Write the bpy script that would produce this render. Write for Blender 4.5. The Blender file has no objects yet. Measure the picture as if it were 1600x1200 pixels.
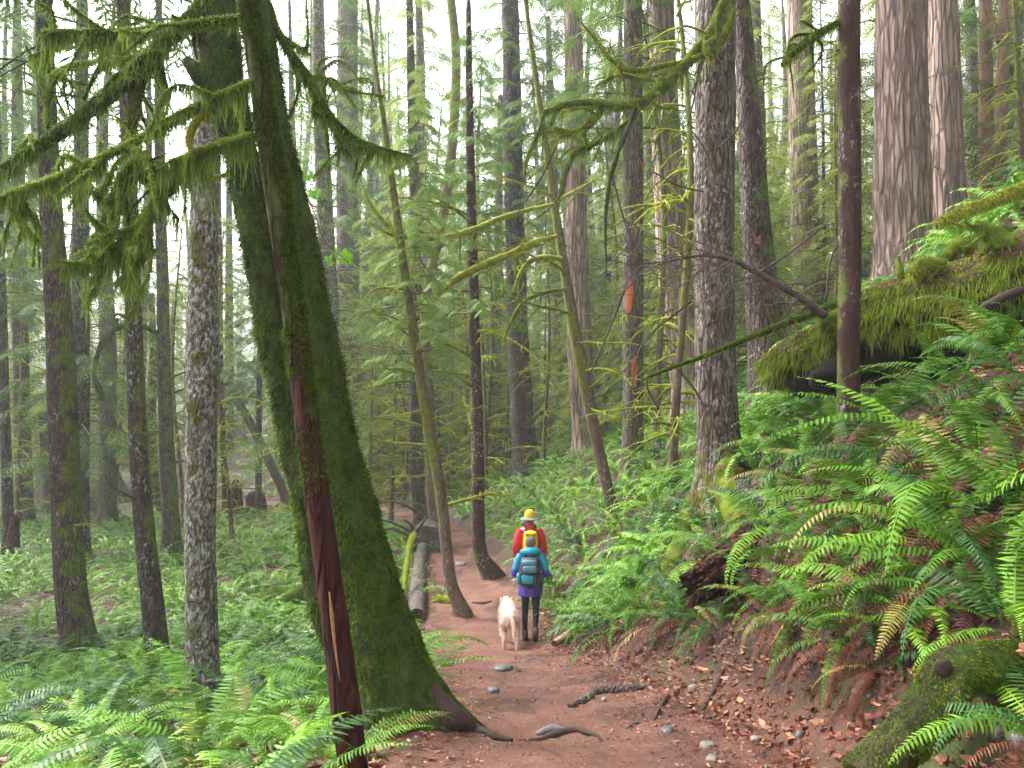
import bpy, bmesh, math, random
import numpy as np
from mathutils import Vector, Matrix, Euler

PI = math.pi
R = math.radians
sc = bpy.context.scene
col = sc.collection
random.seed(7)
rng = np.random.default_rng(11)

# ------------------------------------------------------------------ camera
PITCH = R(2.0)
EYE = np.array([0.0, 0.0, 1.6])
HF = R(66.0)
F = 800.0 / math.tan(HF / 2)
cam_d = bpy.data.cameras.new("camera")
cam = bpy.data.objects.new("camera", cam_d)
col.objects.link(cam)
cam.location = EYE
cam.rotation_euler = (PI / 2 + PITCH, 0, 0)
cam_d.sensor_fit = 'HORIZONTAL'
cam_d.angle = HF
cam_d.clip_start = 0.05
cam_d.clip_end = 600
sc.camera = cam

# ------------------------------------------------------------------ sky, sun, exposure
SUN_EL, SUN_AZ = R(48), R(-62)          # azimuth from +Y towards +X: the light comes from the river side
world = bpy.data.worlds.new("World")
sc.world = world
world.use_nodes = True
wn = world.node_tree
wn.nodes.clear()
sky = wn.nodes.new('ShaderNodeTexSky')
sky.sky_type = 'NISHITA'
sky.sun_disc = False
sky.sun_elevation = SUN_EL
sky.sun_rotation = SUN_AZ
sky.air_density = 1.0
sky.dust_density = 6.0
sky.ozone_density = 1.0
hsv = wn.nodes.new('ShaderNodeHueSaturation')     # overcast: the cloud layer takes nearly all blue out of the sky
hsv.inputs['Saturation'].default_value = 0.16
bg = wn.nodes.new('ShaderNodeBackground')
bg.inputs['Strength'].default_value = 0.15
wo = wn.nodes.new('ShaderNodeOutputWorld')
wn.links.new(sky.outputs[0], hsv.inputs['Color'])
wn.links.new(hsv.outputs[0], bg.inputs['Color'])
wn.links.new(bg.outputs[0], wo.inputs['Surface'])
sun_d = bpy.data.lights.new("sun", 'SUN')
sun_d.energy = 1.5
sun_d.angle = R(22)
sun_d.color = (1.0, 0.97, 0.92)
sun = bpy.data.objects.new("sun", sun_d)
col.objects.link(sun)
sd = Vector((math.sin(SUN_AZ) * math.cos(SUN_EL), math.cos(SUN_AZ) * math.cos(SUN_EL), math.sin(SUN_EL)))
sun.rotation_euler = sd.to_track_quat('Z', 'Y').to_euler()
sc.view_settings.view_transform = 'Standard'
sc.view_settings.look = 'None'
sc.view_settings.gamma = 1
sc.view_settings.use_curve_mapping = False
sc.view_settings.exposure = 2.5
cy = sc.cycles if hasattr(sc, 'cycles') else None
sc.render.engine = 'CYCLES'
sc.cycles.max_bounces = 6
sc.cycles.diffuse_bounces = 3
sc.cycles.glossy_bounces = 2
sc.cycles.transmission_bounces = 2
sc.cycles.volume_bounces = 1
sc.cycles.use_denoising = True
sc.cycles.use_adaptive_sampling = True
sc.cycles.adaptive_threshold = 0.02
sc.cycles.sample_clamp_indirect = 8
sc.cycles.caustics_reflective = False
sc.cycles.caustics_refractive = False

# ------------------------------------------------------------------ picking points along the camera's rays
def ray(px, py):
    dx = (px - 800.0) / F
    dy = -(py - 600.0) / F
    return np.array([dx, math.cos(PITCH) - dy * math.sin(PITCH), math.sin(PITCH) + dy * math.cos(PITCH)])

def at(px, py, Y):
    d = ray(px, py)
    return EYE + d * (Y / d[1])

def proj(p):
    p = np.asarray(p, float) - EYE
    f = p[..., 1] * math.cos(PITCH) + p[..., 2] * math.sin(PITCH)
    u = -p[..., 1] * math.sin(PITCH) + p[..., 2] * math.cos(PITCH)
    f = np.where(np.abs(f) < 1e-6, 1e-6, f)
    return 800 + F * p[..., 0] / f, 600 - F * u / f, f

# ------------------------------------------------------------------ noise
def _h(ix, iy, iz, seed):
    n = ((ix * 73856093) ^ (iy * 19349663) ^ (iz * 83492791) ^ (seed * 2654435 + 12345)) & 0xFFFFFFFF
    n = ((n ^ (n >> 15)) * 739982445) & 0xFFFFFFFF
    n = ((n ^ (n >> 12)) * 695872825) & 0xFFFFFFFF
    n = (n ^ (n >> 15)) & 0xFFFFFF
    return n / 8388608.0 - 1.0

def vnoise(p, seed=0):
    p = np.asarray(p, float)
    i = np.floor(p).astype(np.int64)
    f = p - i
    f = f * f * (3 - 2 * f)
    r = 0
    for dx in (0, 1):
        wx = f[..., 0] if dx else 1 - f[..., 0]
        for dy in (0, 1):
            wy = f[..., 1] if dy else 1 - f[..., 1]
            for dz in (0, 1):
                wz = f[..., 2] if dz else 1 - f[..., 2]
                r = r + wx * wy * wz * _h(i[..., 0] + dx, i[..., 1] + dy, i[..., 2] + dz, seed)
    return r

def fbm(p, octv=4, seed=0):
    p = np.asarray(p, float)
    a, s, t = 1.0, 0.0, 0.0
    for k in range(octv):
        s = s + a * vnoise(p * (2.0 ** k), seed + k * 17)
        t += a
        a *= 0.5
    return s / t

def smooth(e0, e1, x):
    t = np.clip((np.asarray(x, float) - e0) / (e1 - e0), 0, 1)
    return t * t * (3 - 2 * t)

# ------------------------------------------------------------------ mesh building
class MB:
    def __init__(s):
        s.V, s.Q, s.T, s.n, s.A = [], [], [], 0, []
        s.qm, s.tm = [], []
    def add(s, V, quads=None, tris=None, mi=0, attr=None):
        V = np.asarray(V, float).reshape(-1, 3)
        if quads is not None and len(quads):
            q = np.asarray(quads, np.int64).reshape(-1, 4) + s.n
            s.Q.append(q); s.qm.append(np.full(len(q), mi))
        if tris is not None and len(tris):
            t = np.asarray(tris, np.int64).reshape(-1, 3) + s.n
            s.T.append(t); s.tm.append(np.full(len(t), mi))
        s.V.append(V)
        s.A.append(np.zeros(len(V)) if attr is None else np.broadcast_to(np.asarray(attr, float), (len(V),)))
        s.n += len(V)
    def tile(s, V, quads, tris, mats, mi=0, attr=None):
        """the template V placed once for each 4x4 matrix of mats (N,4,4)"""
        V = np.asarray(V, float)
        k, N = len(V), len(mats)
        W = np.einsum('nij,kj->nki', mats[:, :3, :3], V) + mats[:, None, :3, 3]
        off = (np.arange(N) * k)[:, None, None]
        q = None if quads is None or not len(quads) else (np.asarray(quads)[None] + off).reshape(-1, 4)
        t = None if tris is None or not len(tris) else (np.asarray(tris)[None] + off).reshape(-1, 3)
        a = None if attr is None else np.tile(np.asarray(attr, float), N)
        s.add(W.reshape(-1, 3), q, t, mi, a)
    def mesh(s, name, smooth_=True, attr_name='tint'):
        me = bpy.data.meshes.new(name)
        V = np.concatenate(s.V) if s.V else np.zeros((0, 3))
        Q = np.concatenate(s.Q) if s.Q else np.zeros((0, 4), np.int64)
        T = np.concatenate(s.T) if s.T else np.zeros((0, 3), np.int64)
        me.vertices.add(len(V))
        me.vertices.foreach_set('co', V.astype(np.float32).ravel())
        nl = Q.size + T.size
        me.loops.add(nl)
        me.loops.foreach_set('vertex_index', np.concatenate([Q.ravel(), T.ravel()]).astype(np.int32))
        npoly = len(Q) + len(T)
        me.polygons.add(npoly)
        ls = np.concatenate([np.arange(len(Q)) * 4, Q.size + np.arange(len(T)) * 3]).astype(np.int32)
        me.polygons.foreach_set('loop_start', ls)
        mi = np.concatenate(s.qm + s.tm).astype(np.int32) if (s.qm or s.tm) else np.zeros(0, np.int32)
        me.polygons.foreach_set('material_index', mi)
        me.polygons.foreach_set('use_smooth', np.full(npoly, smooth_, dtype=bool))
        a = me.attributes.new(attr_name, 'FLOAT', 'POINT')
        a.data.foreach_set('value', np.concatenate(s.A).astype(np.float32) if s.A else np.zeros(0, np.float32))
        me.update(calc_edges=True)
        return me

def obj(name, me, mats=None, parent=None, loc=None, kind=None):
    if mats is not None and not len(me.materials):
        for m in (mats if isinstance(mats, (list, tuple)) else [mats]):
            me.materials.append(m)
    o = bpy.data.objects.new(name, me)
    col.objects.link(o)
    if parent is not None:
        o.parent = parent
    if loc is not None:
        o.location = Vector(loc)
    if kind:
        o['kind'] = kind
    return o

def tag(o, label, cat, group=None):
    o['label'] = label
    o['category'] = cat
    if group:
        o['group'] = group
    return o

def thing(name, label, cat, loc=(0, 0, 0), group=None):
    o = bpy.data.objects.new(name, None)
    o.empty_display_size = 0.1
    col.objects.link(o)
    o.location = Vector([float(v) for v in loc])
    return tag(o, label, cat, group)

def catmull(P, per=8):
    P = np.asarray(P, float)
    if len(P) < 3:
        t = np.linspace(0, 1, per * max(1, len(P) - 1) + 1)[:, None]
        return P[0] * (1 - t) + P[-1] * t
    D = np.linalg.norm(np.diff(P, axis=0), axis=1) + 1e-9          # chord lengths: no overshoot on uneven spacing
    S = np.diff(P, axis=0) / D[:, None]
    Tn = np.empty_like(P)
    Tn[0], Tn[-1] = S[0], S[-1]
    Tn[1:-1] = (S[:-1] * D[1:, None] + S[1:] * D[:-1, None]) / (D[:-1] + D[1:])[:, None]
    t = np.linspace(0, 1, per, endpoint=False)[:, None]
    out = []
    for i in range(len(P) - 1):
        out.append((2 * t ** 3 - 3 * t ** 2 + 1) * P[i] + (t ** 3 - 2 * t ** 2 + t) * D[i] * Tn[i] + (3 * t ** 2 - 2 * t ** 3) * P[i + 1] + (t ** 3 - t ** 2) * D[i] * Tn[i + 1])
    out.append(P[-1:])
    return np.vstack(out)

def frames(P):
    T = np.gradient(P, axis=0)
    T /= np.linalg.norm(T, axis=1, keepdims=True) + 1e-9
    N = np.zeros_like(P)
    a = np.array([1.0, 0, 0]) if abs(T[0, 0]) < 0.8 else np.array([0, 1.0, 0])
    n = a - T[0] * a.dot(T[0]); n /= np.linalg.norm(n)
    for i in range(len(P)):
        n = n - T[i] * n.dot(T[i])
        n /= np.linalg.norm(n) + 1e-9
        N[i] = n
    return T, N, np.cross(T, N)

def tube_arrays(P, r, seg=8, mult=None, caps=True):
    """a tube along P; mult (rings, seg) scales each radius"""
    P = np.asarray(P, float)
    n = len(P)
    r = np.broadcast_to(np.asarray(r, float), (n,))
    T, N, B = frames(P)
    th = np.linspace(0, 2 * PI, seg, endpoint=False)
    rr = r[:, None] * (np.ones((n, seg)) if mult is None else mult)
    V = P[:, None, :] + rr[..., None] * (np.cos(th)[None, :, None] * N[:, None, :] + np.sin(th)[None, :, None] * B[:, None, :])
    V = V.reshape(-1, 3)
    i = np.arange(n - 1)[:, None] * seg
    j = np.arange(seg)[None, :]
    j2 = (j + 1) % seg
    quads = np.stack([i + j, i + j2, i + seg + j2, i + seg + j], -1).reshape(-1, 4)
    tris = None
    if caps:
        V = np.vstack([V, P[0], P[-1]])
        a, b = n * seg, n * seg + 1
        k = np.arange(seg); k2 = (k + 1) % seg
        e = (n - 1) * seg
        tris = np.vstack([np.stack([np.full(seg, a), k2, k], -1), np.stack([np.full(seg, b), e + k, e + k2], -1)])
    return V, quads, tris

def resample(P, step):
    d = np.r_[0, np.cumsum(np.linalg.norm(np.diff(P, axis=0), axis=1))]
    n = max(3, int(d[-1] / step) + 1)
    s = np.linspace(0, d[-1], n)
    return np.stack([np.interp(s, d, P[:, k]) for k in range(3)], -1), s, d

def unit(v):
    v = np.asarray(v, float)
    return v / (np.linalg.norm(v, axis=-1, keepdims=True) + 1e-9)

def blades(mb, base, direc, length, width, rg, curl=None, mi=0, attr0=0.0, attr1=1.0):
    """thin tapering blades: base (n,3), direc unit (n,3), sagging by curl (n,3) added at the tip"""
    n = len(base)
    if n == 0:
        return
    side = np.cross(direc, rg.normal(size=(n, 3)))
    side = unit(side) * (np.asarray(width).reshape(-1, 1) * 0.5)
    L = np.asarray(length).reshape(-1, 1)
    c = np.zeros((n, 3)) if curl is None else curl
    mid = base + direc * L * 0.5 + c * 0.3
    tip = base + direc * L + c
    V = np.stack([base - side, base + side, mid + side * 0.75, mid - side * 0.75, tip], 1).reshape(-1, 3)
    o = (np.arange(n) * 5)[:, None]
    q = o + np.array([[0, 1, 2, 3]])
    t = o + np.array([[3, 2, 4]])
    a = np.tile(np.array([attr0, attr0, (attr0 + attr1) / 2, (attr0 + attr1) / 2, attr1]), n)
    mb.add(V, q, t, mi, a)

def mats_from(pos, x, z_hint, scale):
    """(n,4,4) with local X along x, local Z near z_hint"""
    x = unit(x)
    y = unit(np.cross(z_hint, x))
    z = np.cross(x, y)
    M = np.zeros((len(pos), 4, 4))
    s = np.asarray(scale).reshape(-1, 1)
    M[:, :3, 0] = x * s; M[:, :3, 1] = y * s; M[:, :3, 2] = z * s
    M[:, :3, 3] = pos; M[:, 3, 3] = 1
    return M
# ------------------------------------------------------------------ procedural materials
class NT:
    def __init__(s, name):
        s.m = bpy.data.materials.new(name)
        s.m.use_nodes = True
        s.t = s.m.node_tree
        s.t.nodes.clear()
        s.out = s.t.nodes.new('ShaderNodeOutputMaterial')
        s.b = s.n('ShaderNodeBsdfPrincipled')
        s.t.links.new(s.b.outputs[0], s.out.inputs['Surface'])
        s.tc = s.n('ShaderNodeTexCoord')
        s.oi = s.n('ShaderNodeObjectInfo')
    def n(s, typ, **kw):
        nd = s.t.nodes.new(typ)
        for k, v in kw.items():
            setattr(nd, k, v)
        return nd
    def set(s, sock, v):
        if hasattr(v, 'is_output') or isinstance(v, bpy.types.NodeSocket):
            s.t.links.new(v, sock)
        else:
            if sock.type == 'RGBA' and len(v) == 3:
                v = (*v, 1)
            sock.default_value = v
    def coord(s, scale=(1, 1, 1), rand=True, space='Object'):
        mp = s.n('ShaderNodeMapping')
        s.set(mp.inputs['Vector'], s.tc.outputs[space])
        s.set(mp.inputs['Scale'], scale)
        if rand:
            cb = s.n('ShaderNodeCombineXYZ')
            ml = s.math('MULTIPLY', s.oi.outputs['Random'], 37.0)
            s.set(cb.inputs[0], ml); s.set(cb.inputs[1], ml)
            s.set(mp.inputs['Location'], cb.outputs[0])
        return mp.outputs[0]
    def math(s, op, a, b=0.5, c=None, clamp=False):
        nd = s.n('ShaderNodeMath', operation=op)
        nd.use_clamp = clamp
        s.set(nd.inputs[0], a); s.set(nd.inputs[1], b)
        if c is not None:
            s.set(nd.inputs[2], c)
        return nd.outputs[0]
    def noise(s, vec, scale, detail=4, rough=0.55, dist=0.0):
        nd = s.n('ShaderNodeTexNoise')
        s.set(nd.inputs['Vector'], vec)
        nd.inputs['Scale'].default_value = scale
        nd.inputs['Detail'].default_value = detail
        nd.inputs['Roughness'].default_value = rough
        nd.inputs['Distortion'].default_value = dist
        return nd.outputs[0]
    def voro(s, vec, scale, feature='F1', out='Distance'):
        nd = s.n('ShaderNodeTexVoronoi', feature=feature)
        s.set(nd.inputs['Vector'], vec)
        nd.inputs['Scale'].default_value = scale
        return nd.outputs[out]
    def ramp(s, fac, stops):
        nd = s.n('ShaderNodeValToRGB')
        e = nd.color_ramp.elements
        while len(e) < len(stops):
            e.new(0.5)
        for k, (p, c) in enumerate(stops):
            e[k].position = p
            e[k].color = (*c, 1) if len(c) == 3 else c
        s.set(nd.inputs[0], fac)
        return nd.outputs[0]
    def mask(s, fac, lo, hi):
        nd = s.n('ShaderNodeMapRange', interpolation_type='SMOOTHSTEP')
        s.set(nd.inputs[0], fac)
        nd.inputs[1].default_value = lo
        nd.inputs[2].default_value = hi
        return nd.outputs[0]
    def mix(s, f, a, b, typ='MIX'):
        nd = s.n('ShaderNodeMix', data_type='RGBA', blend_type=typ)
        s.set(nd.inputs[0], f); s.set(nd.inputs[6], a); s.set(nd.inputs[7], b)
        return nd.outputs[2]
    def attr(s, name='tint'):
        nd = s.n('ShaderNodeAttribute', attribute_name=name)
        return nd.outputs['Fac']
    def bump(s, h, strength=0.6, dist=0.01, prev=None):
        nd = s.n('ShaderNodeBump')
        nd.inputs['Strength'].default_value = strength
        nd.inputs['Distance'].default_value = dist
        s.set(nd.inputs['Height'], h)
        if prev is not None:
            s.set(nd.inputs['Normal'], prev)
        return nd.outputs[0]
    def done(s, color, rough=0.8, normal=None, spec=0.4, transl=None, tcol=None):
        s.set(s.b.inputs['Base Color'], color)
        s.set(s.b.inputs['Roughness'], rough)
        s.b.inputs['Specular IOR Level'].default_value = spec
        if normal is not None:
            s.set(s.b.inputs['Normal'], normal)
        if transl:
            tr = s.n('ShaderNodeBsdfTranslucent')
            s.set(tr.inputs['Color'], tcol if tcol is not None else color)
            mx = s.n('ShaderNodeMixShader')
            mx.inputs[0].default_value = transl
            s.t.links.new(s.b.outputs[0], mx.inputs[1])
            s.t.links.new(tr.outputs[0], mx.inputs[2])
            s.t.links.new(mx.outputs[0], s.out.inputs['Surface'])
        return s.m

def bark(name, c1, c2, lichen=0.0, lcol=(0.42, 0.42, 0.38), moss=0.0, mcol=(0.10, 0.125, 0.022), zs=0.22, scale=9.0,
         bump=0.02, rough=0.85, mossdir=(1, 0, 0), moss_top=None, vary=0.25, spec=0.25, crack=0.0):
    k = NT(name)
    v = k.coord((1, 1, zs))
    v1 = k.coord((1, 1, 1))
    big = k.noise(v1, 1.3, 3)
    n1 = k.noise(v, scale, 6, 0.65, 0.6)
    vo = k.voro(v, scale * 1.7, 'F1')
    colr = k.ramp(n1, [(0.3, c1), (0.68, c2)])
    # hue wander from one stretch of bark to the next
    tintc = k.mix(k.mask(big, 0.35, 0.7), colr, k.mix(0.5, colr, (c2[0] * 0.75, c2[1] * 0.8, c2[2] * 0.72)))
    colr = k.mix(vary, colr, tintc) if vary < 1 else tintc
    vd = None
    if crack > 0:                     # furrows between the bark plates
        wob = k.n('ShaderNodeVectorMath', operation='MULTIPLY_ADD')
        nz = k.n('ShaderNodeTexNoise'); k.set(nz.inputs['Vector'], v); nz.inputs['Scale'].default_value = scale * 1.2
        k.set(wob.inputs[0], nz.outputs['Color']); wob.inputs[1].default_value = (0.09,) * 3; k.set(wob.inputs[2], v)
        vd = k.voro(wob.outputs[0], scale * 1.25, 'DISTANCE_TO_EDGE')
        colr = k.mix(k.math('MULTIPLY', k.mask(vd, 0.16, 0.0), crack), colr, tuple(x * 0.4 for x in c1))
    if lichen > 0:
        ln = k.noise(k.coord((1, 1, 0.6)), 26, 5, 0.7)
        lp = k.noise(v1, 2.6, 3)
        m = k.math('MULTIPLY', k.mask(ln, 0.60 - 0.16 * lichen, 0.70 - 0.12 * lichen), k.mask(lp, 0.62 - 0.4 * lichen, 0.75 - 0.3 * lichen))
        colr = k.mix(m, colr, k.ramp(k.noise(v1, 60, 2), [(0.3, tuple(x * 0.7 for x in lcol)), (0.7, lcol)]))
    mossm = None
    if moss > 0:
        mn = k.noise(v1, 3.2, 5, 0.65)
        geo = k.n('ShaderNodeNewGeometry')
        dt = k.n('ShaderNodeVectorMath', operation='DOT_PRODUCT')
        k.set(dt.inputs[0], geo.outputs['Normal']); k.set(dt.inputs[1], mossdir)
        mm = k.math('MULTIPLY_ADD', dt.outputs['Value'], 0.16, mn)
        if moss_top is not None:          # moss only above (hi > lo) or below (hi < lo) a height in the trunk's own frame
            sp = k.n('ShaderNodeSeparateXYZ')
            k.set(sp.inputs[0], k.tc.outputs['Object'])
            hz = k.n('ShaderNodeMapRange')
            k.set(hz.inputs[0], sp.outputs[2])
            hz.inputs[1].default_value, hz.inputs[2].default_value = moss_top
            hz.inputs[3].default_value, hz.inputs[4].default_value = -0.35, 0.12
            mm = k.math('ADD', mm, hz.outputs[0])
        mossm = k.mask(mm, 0.78 - 0.5 * moss, 0.88 - 0.5 * moss)
        fine = k.math('ADD', k.math('MULTIPLY', k.noise(v1, 70, 3, 0.7), 0.5), k.math('MULTIPLY', k.noise(v1, 11, 4, 0.7), 0.5))
        mc = k.ramp(fine, [(0.36, tuple(x * 0.35 for x in mcol)), (0.66, tuple(min(1, x * 1.45) for x in mcol))])
        colr = k.mix(mossm, colr, mc)
    h = k.math('ADD', n1, k.math('MULTIPLY', vo, 0.6))
    if vd is not None:
        h = k.math('ADD', h, k.math('MULTIPLY', k.mask(vd, 0.0, 0.22), 1.3))
    nrm = k.bump(h, 1.0, bump)
    fineb = k.noise(v1, 55, 4, 0.7)
    nrm = k.bump(fineb, 0.5, bump * 0.35, nrm)
    return k.done(colr, rough, nrm, spec)

def plain(name, c, rough=0.6, var=0.25, scale=20, spec=0.4, bump=0.0, transl=None):
    k = NT(name)
    v = k.coord()
    n = k.noise(v, scale, 4)
    cc = k.ramp(n, [(0.25, tuple(x * (1 - var) for x in c)), (0.75, tuple(min(1, x * (1 + var)) for x in c))])
    return k.done(cc, rough, k.bump(n, 0.5, bump) if bump else None, spec, transl)

def leafy(name, dark, light, rough=0.45, spec=0.45, transl=0.2, hue=0.0):
    """leaf material: colour wanders from one leaf object to the next and along the leaf"""
    k = NT(name)
    v = k.coord(space='Object')
    n = k.noise(v, 4, 3)
    f = k.math('ADD', k.math('MULTIPLY', k.oi.outputs['Random'], 0.65), k.math('MULTIPLY', n, 0.35))
    c = k.ramp(f, [(0.1, dark), (0.85, light)])
    at_ = k.attr('tint')
    c = k.mix(k.math('MULTIPLY', at_, 0.35), c, tuple(min(1, x * 1.35) for x in light))
    return k.done(c, rough, None, spec, transl)

def mossy(name, dark, light, transl=0.2):
    """moss: brownish at the root of each strand, bright at its tip"""
    k = NT(name)
    v = k.coord(space='Object')
    n = k.noise(v, 7, 4)
    a = k.attr('tint')
    n2 = k.noise(v, 26, 4, 0.7)
    n = k.math('ADD', k.math('MULTIPLY', k.mask(n, 0.3, 0.7), 0.6), k.math('MULTIPLY', k.mask(n2, 0.3, 0.7), 0.4))
    f = k.math('ADD', k.math('MULTIPLY', a, 0.5), k.math('MULTIPLY', n, 0.5))
    c = k.ramp(f, [(0.12, dark), (0.8, light)])
    return k.done(c, 0.9, k.bump(n2, 0.9, 0.02), 0.12, transl)

M = {}
M['bark_grey'] = bark('bark_grey', (0.06, 0.05, 0.04), (0.19, 0.168, 0.14), lichen=0.85, lcol=(0.46, 0.46, 0.42), moss=0.26, mcol=(0.12, 0.11, 0.025), zs=0.35, scale=16, bump=0.02, mossdir=(-0.3, -1, 0), crack=0.5)
M['bark_dark'] = bark('bark_dark', (0.022, 0.015, 0.013), (0.085, 0.056, 0.048), lichen=0.55, lcol=(0.34, 0.34, 0.31), moss=0.34, zs=0.28, scale=14, bump=0.02, crack=0.5)
M['bark_darkmoss'] = bark('bark_darkmoss', (0.028, 0.018, 0.017), (0.12, 0.078, 0.068), lichen=0.4, moss=0.46, mcol=(0.10, 0.13, 0.018), zs=0.26, scale=12, bump=0.022, mossdir=(1, -0.2, 0), crack=0.6)
M['bark_fir'] = bark('bark_fir', (0.175, 0.108, 0.092), (0.49, 0.35, 0.305), lichen=0.3, lcol=(0.40, 0.34, 0.30), moss=0.2, mcol=(0.17, 0.15, 0.05), zs=0.11, scale=6.5, bump=0.05, mossdir=(1, 0, 0), crack=0.65)
M['bark_mid'] = bark('bark_mid', (0.055, 0.04, 0.034), (0.19, 0.14, 0.115), lichen=0.4, moss=0.34, mcol=(0.12, 0.125, 0.025), zs=0.2, scale=10, bump=0.025, crack=0.6)
M['bark_right'] = bark('bark_right', (0.05, 0.036, 0.028), (0.21, 0.16, 0.13), lichen=0.6, lcol=(0.42, 0.39, 0.34), moss=0.5, mcol=(0.14, 0.135, 0.022), zs=0.22, scale=11, bump=0.03, mossdir=(0.2, -0.6, 0), moss_top=(1.6, 0.2), crack=0.7)
M['bark_red'] = bark('bark_red', (0.016, 0.005, 0.005), (0.07, 0.018, 0.015), lichen=0.1, lcol=(0.11, 0.07, 0.055), moss=0.60, mcol=(0.045, 0.055, 0.008), zs=0.16, scale=11, bump=0.016, rough=0.75, spec=0.15, crack=0.5, moss_top=(0.9, 2.9), mossdir=(0.6, -0.2, 0))
M['bark_redlog'] = bark('bark_redlog', (0.025, 0.009, 0.006), (0.17, 0.055, 0.028), moss=0.12, zs=0.6, scale=9, bump=0.04, crack=0.8)
M['bark_slim'] = bark('bark_slim', (0.055, 0.034, 0.024), (0.17, 0.11, 0.08), lichen=0.4, moss=0.44, mcol=(0.135, 0.15, 0.018), zs=0.3, scale=14, bump=0.014, moss_top=(0.4, 3.0), mossdir=(-0.8, -0.2, 0))
M['bark_redslim'] = bark('bark_redslim', (0.018, 0.008, 0.007), (0.066, 0.031, 0.026), lichen=0.45, lcol=(0.4, 0.37, 0.34), moss=0.3, zs=0.25, scale=16, bump=0.008, mossdir=(-1, 0, 0))
M['bark_orange'] = bark('bark_orange', (0.12, 0.065, 0.035), (0.32, 0.19, 0.115), lichen=0.2, moss=0.3, mcol=(0.2, 0.17, 0.05), zs=0.25, scale=9, bump=0.02)
M['bark_mossy'] = bark('bark_mossy', (0.012, 0.012, 0.005), (0.045, 0.04, 0.014), moss=0.8, mcol=(0.045, 0.068, 0.008), zs=0.5, scale=8, bump=0.04)
M['moss_dark'] = mossy('moss_dark', (0.006, 0.014, 0.001), (0.10, 0.185, 0.009))
M['moss'] = mossy('moss', (0.045, 0.055, 0.006), (0.25, 0.34, 0.028))
M['moss_bright'] = mossy('moss_bright', (0.12, 0.125, 0.012), (0.46, 0.50, 0.05))
M['moss_beard'] = mossy('moss_beard', (0.05, 0.075, 0.012), (0.23, 0.34, 0.06), 0.35)
M['wood_dark'] = plain('wood_dark', (0.045, 0.028, 0.022), 0.8, 0.4, 30, 0.3, 0.01)
M['wood_rot'] = bark('wood_rot', (0.016, 0.007, 0.005), (0.105, 0.043, 0.02), zs=1, scale=7, bump=0.04, moss=0.25, mcol=(0.08, 0.09, 0.015))
M['wood_pale'] = plain('wood_pale', (0.42, 0.30, 0.20), 0.8, 0.3, 18, 0.3, 0.01)
M['wood_raw'] = plain('wood_raw', (0.27, 0.12, 0.05), 0.7, 0.35, 30, 0.3, 0.01)
M['wood_scar'] = plain('wood_scar', (0.42, 0.10, 0.028), 0.7, 0.35, 40, 0.3, 0.01)
M['wood_grey'] = bark('wood_grey', (0.05, 0.038, 0.034), (0.19, 0.15, 0.135), lichen=0.5, moss=0.2, crack=0.5, zs=1, scale=14, bump=0.012)
M['hollow_shade'] = plain('hollow_shade', (0.008, 0.006, 0.005), 0.9, 0.5, 20, 0.15, 0.02)  # near-black: the shade under the fallen log, put into the colour
M['twig'] = plain('twig', (0.062, 0.036, 0.032), 0.7, 0.4, 15, 0.4)
M['fern'] = leafy('fern', (0.020, 0.072, 0.005), (0.100, 0.240, 0.014), 0.52, 0.22)
M['fern_dark'] = leafy('fern_dark', (0.014, 0.050, 0.010), (0.042, 0.125, 0.020), 0.45, 0.3)
M['fern_bright'] = leafy('fern_bright', (0.07, 0.20, 0.010), (0.19, 0.36, 0.022), 0.48, 0.3)
M['fern_olive'] = leafy('fern_olive', (0.14, 0.15, 0.03), (0.33, 0.27, 0.06), 0.5, 0.4)
M['fern_dead'] = leafy('fern_dead', (0.045, 0.012, 0.007), (0.15, 0.045, 0.02), 0.6, 0.35, 0.15)
M['needles'] = leafy('needles', (0.040, 0.10, 0.020), (0.15, 0.24, 0.045), 0.7, 0.15, 0.3)
M['needles_pale'] = leafy('needles_pale', (0.10, 0.17, 0.030), (0.28, 0.36, 0.07), 0.7, 0.15, 0.3)
M['maple_green'] = leafy('maple_green', (0.07, 0.24, 0.012), (0.15, 0.38, 0.025), 0.5, 0.3, 0.4)
M['leaf_rust'] = leafy('leaf_rust', (0.07, 0.018, 0.011), (0.25, 0.075, 0.036), 0.4, 0.45, 0.15)
M['leaf_pale'] = leafy('leaf_pale', (0.26, 0.10, 0.05), (0.50, 0.25, 0.14), 0.45, 0.4, 0.15)
M['rock'] = plain('rock', (0.12, 0.11, 0.115), 0.45, 0.35, 14, 0.45, 0.01)
M['rock_pale'] = plain('rock_pale', (0.21, 0.165, 0.145), 0.5, 0.3, 12, 0.45, 0.008)
M['fungus'] = plain('fungus', (0.66, 0.55, 0.36), 0.6, 0.2, 25, 0.3)

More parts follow.
